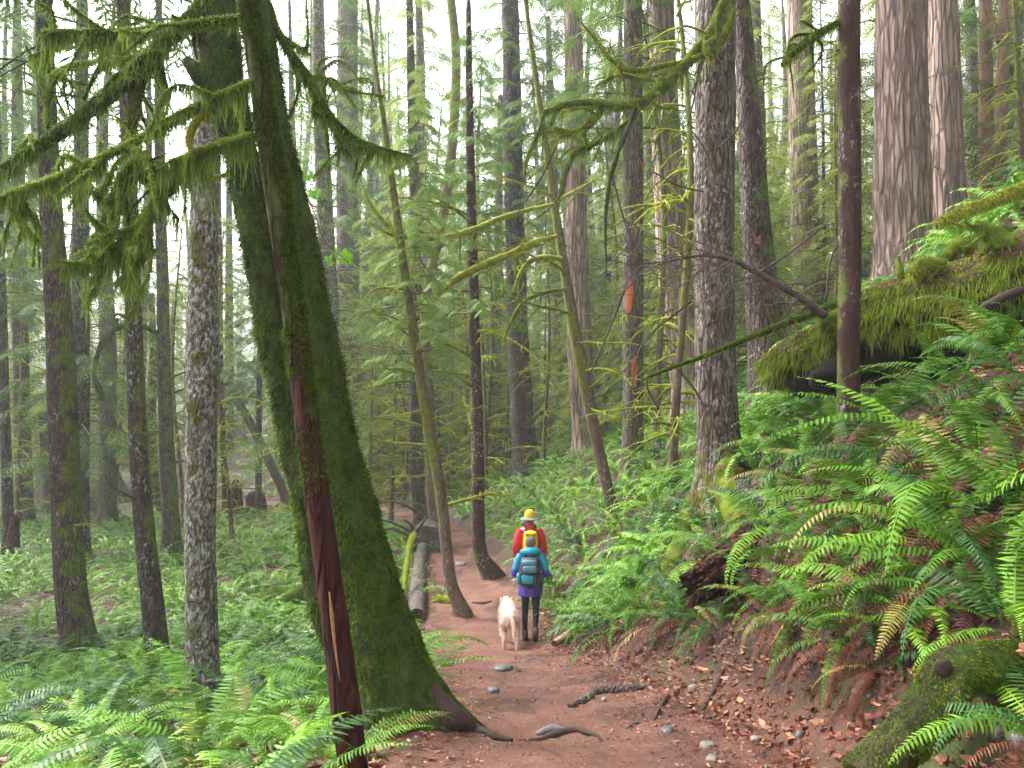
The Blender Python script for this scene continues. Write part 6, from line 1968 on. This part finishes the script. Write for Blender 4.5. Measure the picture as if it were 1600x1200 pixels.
def hand(name, wrist, direction, root, sgn):
    """palm with four bent fingers and a thumb"""
    d = unit(np.array(direction)); side = unit(np.cross(d, np.array([0, 0, 1.0]))); up = np.cross(side, d)
    w = np.array(wrist)
    mb = MB()
    V, q, t = tube_arrays(np.array([w - d * 0.02, w + d * 0.03, w + d * 0.085]), [0.022, 0.032, 0.030], 10)
    mb.add(V, q, t)
    for k, (o, L) in enumerate(((-0.024, 0.055), (-0.008, 0.068), (0.008, 0.064), (0.023, 0.05))):
        b = w + d * 0.075 + side * o
        V, q, t = tube_arrays(catmull(np.array([b, b + d * L * 0.45 - up * 0.008, b + d * L * 0.6 - up * 0.035, b + d * L * 0.35 - up * 0.052]), 4), [0.0095] * 9 + [0.008] * 4, 7)
        mb.add(V, q, t)
    b = w + d * 0.03 - side * sgn * 0.028
    V, q, t = tube_arrays(catmull(np.array([b, b + d * 0.03 - side * sgn * 0.018, b + d * 0.055 - up * 0.025]), 4), 0.010, 7)
    mb.add(V, q, t)
    return obj(name, mb.mesh(name), M['skin'], root)

def head_parts(root, c, hair_mat, hood=False):
    """ears, nose, eyes and mouth on the far side of a head seen from behind; hair over the back"""
    c = np.array(c)
    for s in (-1, 1):
        e = obj('ear', pillow('ear', c + [s * 0.078, 0.0, -0.01], (0.012, 0.02, 0.032), 0.9), M['skin'], root)
        obj('eye', pillow('eye', c + [s * 0.032, 0.088, 0.01], (0.012, 0.008, 0.008), 1.0), M['sole'], root)
    obj('nose', pillow('nose', c + [0, 0.105, -0.02], (0.013, 0.016, 0.022), 0.9), M['skin'], root)
    obj('mouth', pillow('mouth', c + [0, 0.088, -0.06], (0.024, 0.006, 0.006), 0.9), M['red'], root)

# ---- near hiker: turquoise and purple rain jacket, large backpack
P1 = gpt(829, 1000)
Y1 = P1[1]
h1 = thing('person', 'hiker in a purple and turquoise jacket and black leggings, carrying a large teal backpack', 'person', P1)
h1.rotation_euler = (0, 0, R(-3))
h1.scale = (0.97,) * 3
J = {'pelvis': (0, 0, .93, .13, .10), 'waist': (0, .02, 1.10, .12, .095), 'chest': (0, .05, 1.28, .145, .105), 'neckb': (0, .07, 1.41, .075, .07), 'neck': (0, .09, 1.46, .05, .052),
     'jaw': (0, .115, 1.515, .068, .075), 'skull': (0, .12, 1.58, .078, .088), 'crown': (0, .115, 1.635, .055, .065),
     'hipL': (-.085, 0, .86, .095), 'kneeL': (-.09, .035, .50, .058), 'calfL': (-.092, .005, .34, .055), 'ankL': (-.09, -.01, .10, .036), 'toeL': (-.10, .12, .04, .034),
     'hipR': (.085, -.02, .86, .095), 'kneeR': (.09, -.01, .50, .058), 'calfR': (.09, -.11, .36, .055), 'ankR': (.085, -.20, .165, .036), 'toeR': (.085, -.115, .065, .032),
     'shL': (-.16, .05, 1.36, .062), 'elL': (-.245, -.02, 1.10, .045), 'wrL': (-.19, .18, 1.06, .028), 'shR': (.16, .05, 1.36, .062), 'elR': (.25, -.02, 1.10, .045), 'wrR': (.20, .18, 1.06, .028)}
E = [('pelvis', 'waist'), ('waist', 'chest'), ('chest', 'neckb'), ('neckb', 'neck'), ('neck', 'jaw'), ('jaw', 'skull'), ('skull', 'crown'),
     ('pelvis', 'hipL'), ('hipL', 'kneeL'), ('kneeL', 'calfL'), ('calfL', 'ankL'), ('ankL', 'toeL'), ('pelvis', 'hipR'), ('hipR', 'kneeR'), ('kneeR', 'calfR'), ('calfR', 'ankR'), ('ankR', 'toeR'),
     ('chest', 'shL'), ('shL', 'elL'), ('elL', 'wrL'), ('chest', 'shR'), ('shR', 'elR'), ('elR', 'wrR')]
body = skin('body', J, E)
paint(body, [M['legging'], M['skin'], M['hair']], lambda c: 0 if c.z < 1.30 else (2 if (c.z > 1.50 and c.y < 0.145) else 1))
obj('body', body, None, h1)
head_parts(h1, (0, .12, 1.58), 'hair')
obj('hair', pillow('hair', (0, .098, 1.59), (.086, .085, .088), 0.85, 2, 0.1), M['hair'], h1)
for s, ank, toe in ((-1, J['ankL'], J['toeL']), (1, J['ankR'], J['toeR'])):
    up = s > 0
    if not up:
        b = tube_obj('boot', [(ank[0], ank[1] - .01, .17), (ank[0], ank[1] - .01, .09), (ank[0], ank[1] + .02, .045), (toe[0], toe[1] + .06, .04)], [.052, .054, .052, .042], M['boot'], h1, 12)
        tube_obj('sole', [(ank[0], ank[1] - .06, .012), (ank[0], .03, .012), (toe[0], toe[1] + .09, .012)], [.03, .05, .035], M['sole'], b, 10)
    else:        # rear foot lifting: heel up, sole turned to the camera
        b = tube_obj('boot', [(ank[0], ank[1] + .02, .24), (ank[0], ank[1] - .01, .165), (ank[0], ank[1] + .02, .12), (toe[0], toe[1] + .03, .045)], [.052, .054, .054, .042], M['boot'], h1, 12)
        V, q, t = tube_arrays(np.array([(ank[0], ank[1] - .055, .135), (ank[0], ank[1] - .02, .085), (toe[0], toe[1] + .02, .012)]), [.036, .045, .036], 12)
        mb = MB(); mb.add(V, q, t); obj('sole', mb.mesh('sole'), M['sole'], b)
jk = loft('jacket', [(0, .0, .735, .205, .165), (0, .0, .80, .20, .16), (0, .005, .95, .185, .15), (0, .02, 1.10, .175, .14), (0, .05, 1.26, .185, .15), (0, .06, 1.36, .18, .13), (0, .075, 1.43, .10, .09), (0, .085, 1.48, .085, .085)], 40, 0.022, 3)
paint(jk, [M['purple'], M['turquoise']], lambda c: 1 if c.z > 1.17 + 0.02 * math.sin(c.x * 30) else 0)
obj('jacket', jk, None, h1)
for s in (-1, 1):
    up = tube_obj('sleeve', [(s * .145, .05, 1.375), (s * .205, .03, 1.27), (s * .245, -.01, 1.16), (s * .258, -.02, 1.09), (s * .24, .06, 1.065), (s * .205, .155, 1.06)], [.078, .076, .068, .064, .056, .042], None or M['purple'], h1, 14, 0.12)
    paint(up.data, [M['purple'], M['turquoise']], lambda c: 1 if c.z > 1.165 else 0)
    hand('hand', (s * .20, .165, 1.06), (-s * .3, .9, .15), h1, s)
# hood lying in a soft roll on the shoulders
hd = tube_obj('hood', [(-.155, .06, 1.405), (-.10, -.035, 1.445), (0, -.075, 1.455), (.10, -.035, 1.445), (.16, .06, 1.395)], [.04, .062, .07, .062, .042], M['turquoise'], h1, 14, 0.18)
obj('hood', pillow('hood', (0, -.03, 1.43), (.135, .07, .055), 0.8, 5, 0.2), M['turquoise'], hd)
bp = thing('backpack', 'large teal and charcoal backpack worn by the hiker in purple', 'backpack', P1)
bp.rotation_euler = h1.rotation_euler
bp.scale = (h1.scale[0] * 1.18, h1.scale[0] * 1.1, h1.scale[0] * 1.0)
obj('pack_body', loft('pack_body', [(0, -.20, .905, .07, .06), (0, -.205, .93, .125, .085), (0, -.215, 1.0, .15, .105), (0, -.22, 1.13, .155, .115), (0, -.21, 1.27, .145, .11), (0, -.19, 1.36, .12, .09), (0, -.18, 1.39, .06, .05)], 28, 0.008, 8), M['pack_dark'], bp)
obj('lid', pillow('lid', (-.01, -.265, 1.315), (.105, .075, .055), 0.7, 3, 0.1), M['pack_light'], bp)
obj('front_pocket', pillow('front_pocket', (.0, -.325, 1.225), (.10, .04, .06), 0.65, 4, 0.12), M['pack_light'], bp)
obj('front_pocket', pillow('front_pocket', (-.03, -.335, 1.07), (.085, .035, .075), 0.65, 6, 0.12), M['pack_teal'], bp)
for s in (-1, 1):
    obj('side_pocket', pillow('side_pocket', (s * .155, -.22, 1.05), (.035, .07, .09), 0.7, 7, 0.1), M['pack_teal'] if s < 0 else M['pack_dark'], bp)
    tube_obj('shoulder_strap', [(s * .07, -.12, 1.40), (s * .09, .02, 1.455), (s * .115, .15, 1.36), (s * .12, .17, 1.22)], .018, M['strap'], bp, 8)
    tube_obj('compression_strap', [(s * .165, -.25, 1.17), (s * .11, -.335, 1.165), (s * .05, -.355, 1.15)], .007, M['strap'], bp, 6)
    tube_obj('strap_end', [(s * .06, -.30, .95), (s * .065, -.32, .88), (s * .05, -.31, .80)], .006, M['strap'], bp, 6)
tube_obj('piping', [(-.11, -.30, 1.16), (-.04, -.365, 1.155), (.05, -.362, 1.145), (.12, -.29, 1.13)], .008, M['strap'], bp, 6)
tube_obj('piping', [(.06, -.345, 1.26), (.075, -.335, 1.12), (.06, -.325, .99)], .009, M['pack_light'], bp, 6)
tube_obj('haul_loop', [(-.03, -.17, 1.39), (0, -.19, 1.425), (.03, -.17, 1.39)], .007, M['strap'], bp, 6)

# ---- far hiker: red jacket, yellow backpack, yellow hat with grey brim
Y2 = Y1 + 2.5
c2 = at(828, 950, Y2)
P2_ = np.array([c2[0], Y2, H(c2[0], Y2)])
h2 = thing('person', 'hiker in a red jacket, yellow backpack and yellow hat, ahead of the other', 'person', P2_)
S2 = 1.09
h2.scale = (S2,) * 3
J2 = dict(J)
J2.update({'kneeL': (-.09, .10, .50, .058), 'calfL': (-.09, .13, .34, .055), 'ankL': (-.09, .14, .10, .036), 'toeL': (-.09, .27, .04, .034), 'kneeR': (.09, -.04, .48, .058), 'calfR': (.09, -.10, .32, .055), 'ankR': (.09, -.13, .10, .036), 'toeR': (.09, -.01, .04, .034),
           'elL': (-.23, -.03, 1.12, .047), 'wrL': (-.25, .05, .90, .03), 'elR': (.225, -.03, 1.12, .047), 'wrR': (.235, .06, .90, .03)})
body = skin('body', J2, E)
paint(body, [M['legging'], M['skin'], M['hair']], lambda c: 0 if c.z < 1.30 and abs(c.x) < .2 else (2 if (c.z > 1.50 and c.y < 0.13) else 1))
obj('body', body, None, h2)
head_parts(h2, (0, .12, 1.58), 'hair')
obj('jacket', loft('jacket', [(0, .0, .82, .19, .15), (0, .0, .92, .185, .15), (0, .02, 1.10, .175, .14), (0, .05, 1.26, .19, .15), (0, .06, 1.37, .185, .13), (0, .075, 1.44, .11, .10), (0, .09, 1.50, .09, .09)], 40, 0.022, 13), M['red'], h2)
for s in (-1, 1):
    tube_obj('sleeve', [(s * .145, .05, 1.385), (s * .20, .02, 1.27), (s * .235, -.025, 1.13), (s * .245, .0, 1.02), (s * .248, .045, .915)], [.08, .078, .068, .058, .045], M['red'], h2, 14, 0.12)
    hand('hand', (s * .248, .05, .90), (0, .25, -.95), h2, s)
    tube_obj('boot', [(J2['ankL' if s < 0 else 'ankR'][0], J2['ankL' if s < 0 else 'ankR'][1] - .01, .17), (s * .09, J2['ankL' if s < 0 else 'ankR'][1], .06), (s * .09, J2['ankL' if s < 0 else 'ankR'][1] + .18, .04)], [.052, .052, .042], M['boot'], h2, 12)
hat = thing('hat', 'yellow sun hat with a grey brim on the hiker in red', 'hat', P2_)
hb = loft('brim', [(0, .115, 1.60, .095, .105), (0, .11, 1.592, .15, .16), (0, .105, 1.575, .175, .185), (0, .105, 1.568, .174, .184)], 28, 0.004, 2, False)
obj('brim', hb, M['hat_grey'], hat)
obj('hat_crown', loft('hat_crown', [(0, .115, 1.595, .097, .107), (0, .115, 1.65, .094, .104), (0, .115, 1.70, .082, .09), (0, .115, 1.735, .05, .055), (0, .115, 1.745, .01, .01)], 24, 0.004, 4), M['yellow'], hat)
hat.scale = (S2,) * 3
yb = thing('backpack', 'yellow backpack worn by the hiker in the red jacket', 'backpack', P2_)
yb.scale = (S2,) * 3
obj('pack_body', loft('pack_body', [(.01, -.17, .96, .06, .05), (.01, -.18, .98, .115, .075), (.01, -.19, 1.12, .13, .095), (.01, -.185, 1.28, .125, .09), (.01, -.16, 1.38, .105, .075), (.01, -.15, 1.405, .05, .04)], 26, 0.006, 9), M['yellow'], yb)
obj('lid', pillow('lid', (.01, -.20, 1.36), (.11, .075, .035), 0.7, 3, 0.1), M['yellow'], yb)
for s in (-1, 1):
    tube_obj('buckle_strap', [(.01 + s * .05, -.255, 1.38), (.01 + s * .052, -.285, 1.34), (.01 + s * .05, -.275, 1.24)], .007, M['strap'], yb, 6)
    tube_obj('shoulder_strap', [(s * .07, -.10, 1.40), (s * .09, .02, 1.47), (s * .115, .16, 1.36), (s * .12, .17, 1.2)], .018, M['strap'], yb, 8)

# ---- dog: cream Labrador walking away beside the near hiker
PD = gpt(795, 1008)
dog = thing('dog', 'cream short-haired dog walking away on the trail beside the hiker in purple', 'dog', PD)
D = {'hip': (0, -.26, .49, .13, .125), 'loin': (0, -.02, .50, .125, .13), 'rib': (0, .22, .48, .14, .155), 'should': (0, .36, .52, .105, .12), 'neck': (0, .50, .545, .075, .08), 'skull': (0, .62, .55, .078, .075), 'brow': (0, .68, .53, .065, .06), 'muz': (0, .77, .47, .042, .036), 'nose': (0, .81, .455, .026, .022),
     'hpL': (-.085, -.27, .40, .088), 'knL': (-.10, -.20, .30, .062), 'hkL': (-.095, -.36, .17, .028), 'ptL': (-.095, -.335, .05, .024), 'twL': (-.095, -.275, .025, .026),
     'hpR': (.085, -.29, .40, .088), 'knR': (.095, -.29, .30, .062), 'hkR': (.09, -.50, .185, .028), 'ptR': (.09, -.50, .055, .024), 'twR': (.09, -.445, .025, .026),
     'saL': (-.10, .33, .41, .06), 'elL': (-.105, .30, .29, .042), 'wrL': (-.10, .33, .13, .028), 'paL': (-.10, .345, .03, .03), 'saR': (.10, .33, .41, .06), 'elR': (.105, .34, .29, .042), 'wrR': (.10, .42, .15, .028), 'paR': (.10, .46, .035, .03),
     't1': (.01, -.37, .545, .034), 't2': (.035, -.47, .46, .032), 't3': (.05, -.53, .33, .028), 't4': (.05, -.55, .20, .014)}
DE = [('hip', 'loin'), ('loin', 'rib'), ('rib', 'should'), ('should', 'neck'), ('neck', 'skull'), ('skull', 'brow'), ('brow', 'muz'), ('muz', 'nose'),
      ('hip', 'hpL'), ('hpL', 'knL'), ('knL', 'hkL'), ('hkL', 'ptL'), ('ptL', 'twL'), ('hip', 'hpR'), ('hpR', 'knR'), ('knR', 'hkR'), ('hkR', 'ptR'), ('ptR', 'twR'),
      ('rib', 'saL'), ('saL', 'elL'), ('elL', 'wrL'), ('wrL', 'paL'), ('rib', 'saR'), ('saR', 'elR'), ('elR', 'wrR'), ('wrR', 'paR'), ('hip', 't1'), ('t1', 't2'), ('t2', 't3'), ('t3', 't4')]
db_ = skin('body', D, DE, 2, [pillow('rump', (0, -.275, .45), (.135, .13, .125), 0.9, 2, 0.02), pillow('belly', (0, 0, .46), (.125, .30, .12), 0.9, 3, 0.02), pillow('breast', (0, .27, .43), (.12, .15, .14), 0.9, 4, 0.02)])
paint(db_, [M['dog_fur'], M['dog_dark']], lambda c: 1 if (c.z < 0.035 or (c.y > .80)) else 0)
dbo = obj('body', db_, None, dog)
dv = np.array([v.co[:] for v in db_.vertices]); dn_ = np.array([v.normal[:] for v in db_.vertices])
rgd = np.random.default_rng(17)
ks = rgd.choice(len(dv), 9000)
fb = MB()
back = np.array([0, -0.8, -0.55])
blades(fb, dv[ks] + rgd.normal(size=(9000, 3)) * 0.004, unit(dn_[ks] * 0.45 + back + rgd.normal(size=(9000, 3)) * 0.25), rgd.uniform(0.015, 0.035, 9000), np.full(9000, 0.006), rgd)
obj('fur', fb.mesh('fur', False), M['dog_fur'], dbo, kind='stuff')
for s in (-1, 1):
    e = pillow('ear', (s * .088, .61, .53), (.016, .04, .06), 0.8, 3)
    obj('ear', e, M['dog_fur'], dog)
    obj('eye', pillow('eye', (s * .038, .71, .55), (.010, .008, .009), 1), M['sole'], dog)
dog.rotation_euler = (0, 0, R(4))
# ------------------------------------------------------------------ the forest behind
br = np.random.default_rng(201)
BG = []
def far_path(x, y, pad):
    d, i = path_rel(x, y)
    return abs(float(d[0])) > PW[int(i[0])] + pad
hand_px = [(float(proj(b + np.array([0, 0, 3.0]))[0]), b[1]) for s, b, o in LANDMARKS]
def put(kind, x, y, s):
    z = H(x, y)
    tm, tw, fo, hgt = kind[1][int(br.integers(0, len(kind[1])))]
    o = bpy.data.objects.new(kind[0], None)
    o.empty_display_size = 0.1
    col.objects.link(o)
    o.location = (x, y, z)
    o.rotation_euler = (br.normal() * 0.02, br.normal() * 0.025, br.uniform(0, 6.28))
    o.scale = (s, s, s)
    link_part('trunk', tm, o)
    link_part('twigs', tw, o, kind='stuff')
    link_part('moss' if kind[0] == 'mossy_sapling' else 'foliage', fo, o, kind='stuff')
    o['category'] = 'tree'
    o['group'] = kind[2]
    BG.append((o, x, y, z, kind))
    OBST.append((x, y, 0.35))
K_T = ('forest_conifer', TALLS, 'misty conifers in the forest behind')
K_M = ('mossy_sapling', MOSSIES, 'thin moss-furred trees in the understorey')
K_S = ('young_conifer', SAPS, 'leafy young conifers in the understorey')
tries = 0
nT = nS = nM = 0
CY_ = 14 + 62 * br.random(20000) ** 1.15
CX_ = br.uniform(-0.72, 0.72, 20000) * CY_
CZ_ = H(CX_, CY_)
CD_, CI_ = path_rel(CX_, CY_)
COK = np.abs(CD_) > PW[CI_] + 1.0
CU_ = proj(np.stack([CX_, CY_, CZ_ + 3], -1))[0]
while tries < 20000 and (nT < 52 or nS < 95 or nM < 60):
    x, y, z, u = float(CX_[tries]), float(CY_[tries]), float(CZ_[tries]), float(CU_[tries])
    okk = COK[tries]
    tries += 1
    if z < -4.3 or not okk:
        continue
    # keep the sight line to the trees one can tell apart open
    if any(abs(u - hu) < (14 if y > 24 else 30) and y < hy + 1.0 for hu, hy in hand_px):
        continue
    if 560 < u < 900 and y < 31:
        continue
    if u > 1050 and (y < 20 or (y > 28 and br.random() < 0.6)):
        continue
    if 90 < u < 270 and y > 26 and br.random() < 0.6:
        continue
    if any((x - b[1]) ** 2 + (y - b[2]) ** 2 < (1.5 if b[4] is K_S else 2.2) ** 2 for b in BG):
        continue
    if y > 24 and nT < 52 and br.random() < 0.6:
        put(K_T, x, y, br.uniform(0.85, 1.15)); nT += 1
    elif u < 520 and y < 34:
        continue
    elif nM < 60 and y < 48 and br.random() < 0.45:
        put(K_M, x, y, br.uniform(0.75, 1.15)); nM += 1
    elif nS < 95 and y < 62:
        put(K_S, x, y, br.uniform(0.7, 1.15)); nS += 1
for k in range(400):
    if nT >= 52 + 44:
        break
    y = br.uniform(38, 72); x = br.uniform(-0.70, 0.70) * y
    z = H(x, y)
    if z < -4.3 or not far_path(x, y, 1.2) or any((x - b[1]) ** 2 + (y - b[2]) ** 2 < 5 for b in BG):
        continue
    put(K_T, x, y, br.uniform(0.8, 1.15)); nT += 1
# leafy young conifers right behind the trail bend and on the slope, seen over the ferns
for (u, y, s) in ((590, 37, 0.9), (612, 42, 1.0), (565, 40, 1.1), (700, 44, 1.0), (742, 46, 1.1), (645, 47, 1.1), (780, 38, 1.0), (850, 36, 0.9), (930, 33, 1.0), (1015, 30, 0.9), (470, 40, 1.0), (1290, 26, 1.2), (1345, 28, 1.3), (1225, 30, 1.2), (1180, 24, 0.9)):
    p = at(u, 650, y)
    put(K_S, p[0], y, s)
for (u, y, s) in ((575, 26, 1.0), (612, 30, 1.1), (632, 34, 1.1), (700, 33, 1.0), (760, 30, 1.1), (790, 34, 1.0), (850, 27, 0.9), (480, 24, 1.0), (530, 30, 1.1), (365, 27, 1.0), (290, 30, 1.1), (180, 33, 1.1), (30, 30, 1.1), (945, 28, 1.0), (725, 38, 1.1), (665, 40, 1.1), (560, 36, 1.2)):
    p = at(u, 650, y)
    put(K_M, p[0], y, s)
# labels by the gap between two trees one can tell apart
lmx = sorted([(float(proj(b + np.array([0, 0, 2.5]))[0]), s) for s, b, o in LANDMARKS if o.get('category') in ('tree',)])
bk = {}
for (o, x, y, z, kind) in BG:
    u = float(proj(np.array([x, y, z + 2.5]))[0])
    left = [s for (lx, s) in lmx if lx <= u]
    nm = left[-1] if left else None
    bk.setdefault((kind[0], nm), []).append((u, o))
for (kn_, nm), lst in bk.items():
    lst.sort(key=lambda t: t[0])
    what = {'forest_conifer': 'misty conifer', 'young_conifer': 'young conifer', 'mossy_sapling': 'mossy sapling'}[kn_]
    for k, (u, o) in enumerate(lst):
        w = ORD[k] if k < len(ORD) else 'later '
        pre = 'first ' if k == 0 else w
        o['label'] = (f"{pre}{what} right of the {nm}, farther back" if nm else f"{pre}{what} at the far river edge, farther back")
# far-off wood that reads as one mass
fm = {'trunk': MB(), 'leaf': MB()}
fmx = []
n = 0
while n < 210:
    y = br.uniform(62, 160) if n < 110 else br.uniform(112, 160); x = br.uniform(-0.78 * y, 0.78 * y) if n < 110 else br.uniform(-0.78 * y, 0)
    z = H(x, y)
    if z < -4.2:
        continue
    n += 1
    hgt = br.uniform(20, 30); r0 = br.uniform(0.2, 0.4)
    V, q, t = tube_arrays(np.array([[x, y, z - 0.5], [x + br.normal() * .2, y, z + hgt * .5], [x + br.normal() * .4, y, z + hgt]]), [r0, r0 * 0.7, 0.04], 6, None, False)
    fm['trunk'].add(V, q)
    st, lf = None, None
    nb = 64
    zz = z + hgt * (0.12 + 0.88 * br.random(nb)); f = (zz - z) / hgt
    a = br.uniform(0, 6.28, nb); L = (3.4 * (1 - f) + 0.5) * br.uniform(0.2, 1, nb)
    pos = np.c_[x + np.cos(a) * L, y + np.sin(a) * L, zz - L * 0.3]
    fmx.append(mats_from(pos, np.c_[np.cos(a), np.sin(a), -0.5 + 0 * a], np.array([0, 0, 1.0]) + br.normal(size=(nb, 3)) * 0.4, br.uniform(1.6, 3.2, nb)))
fm['leaf'].tile(SPV2, SPQ2, None, np.concatenate(fmx))
obj('distant_forest', fm['trunk'].mesh('distant_forest'), M['bark_dark'], kind='stuff')
obj('distant_forest', fm['leaf'].mesh('distant_forest', False), M['needles_pale'], kind='stuff')

# the forest goes on past the edges of the view
for k in range(26):
    side = -1 if k % 13 < 8 else 1
    y = br.uniform(9, 48); x = side * y * br.uniform(0.80, 1.15)
    z = H(x, y)
    if z < -4.2:
        continue
    tm, tw, fo, hgt = TALLS[k % len(TALLS)]
    rz, s = br.uniform(0, 6), br.uniform(0.85, 1.15)
    for me in (tm, tw, fo):
        o = bpy.data.objects.new('distant_forest', me)
        col.objects.link(o)
        o.location = (x, y, z); o.rotation_euler = (0, 0, rz); o.scale = (s, s, s)
        o['kind'] = 'stuff'
# ------------------------------------------------------------------ the mist
hv = np.array([[x, y, z] for z in (-9.0, 62.0) for y in (-20.0, 175.0) for x in (-125.0, 125.0)])
mb = MB()
mb.add(hv, [[0, 2, 3, 1], [4, 5, 7, 6], [0, 1, 5, 4], [2, 6, 7, 3], [0, 4, 6, 2], [1, 3, 7, 5]])
hz = obj('haze', mb.mesh('haze', False), kind='stuff')
hm = bpy.data.materials.new('haze')
hm.use_nodes = True
nt = hm.node_tree
nt.nodes.clear()
vo_ = nt.nodes.new('ShaderNodeVolumePrincipled')
vo_.inputs['Color'].default_value = (0.95, 0.97, 1.0, 1)
vo_.inputs['Density'].default_value = 0.0013
vo_.inputs['Anisotropy'].default_value = 0.2
oo = nt.nodes.new('ShaderNodeOutputMaterial')
nt.links.new(vo_.outputs[0], oo.inputs['Volume'])
hz.data.materials.append(hm)
mz = max((o.matrix_world @ Vector(c)).z for o in sc.objects if o.type == 'MESH' and o is not hz for c in o.bound_box)
print('objects', len(sc.objects), 'highest', mz, 'tris', sum(len(m.loops) - 2 * len(m.polygons) for m in bpy.data.meshes if m.users))
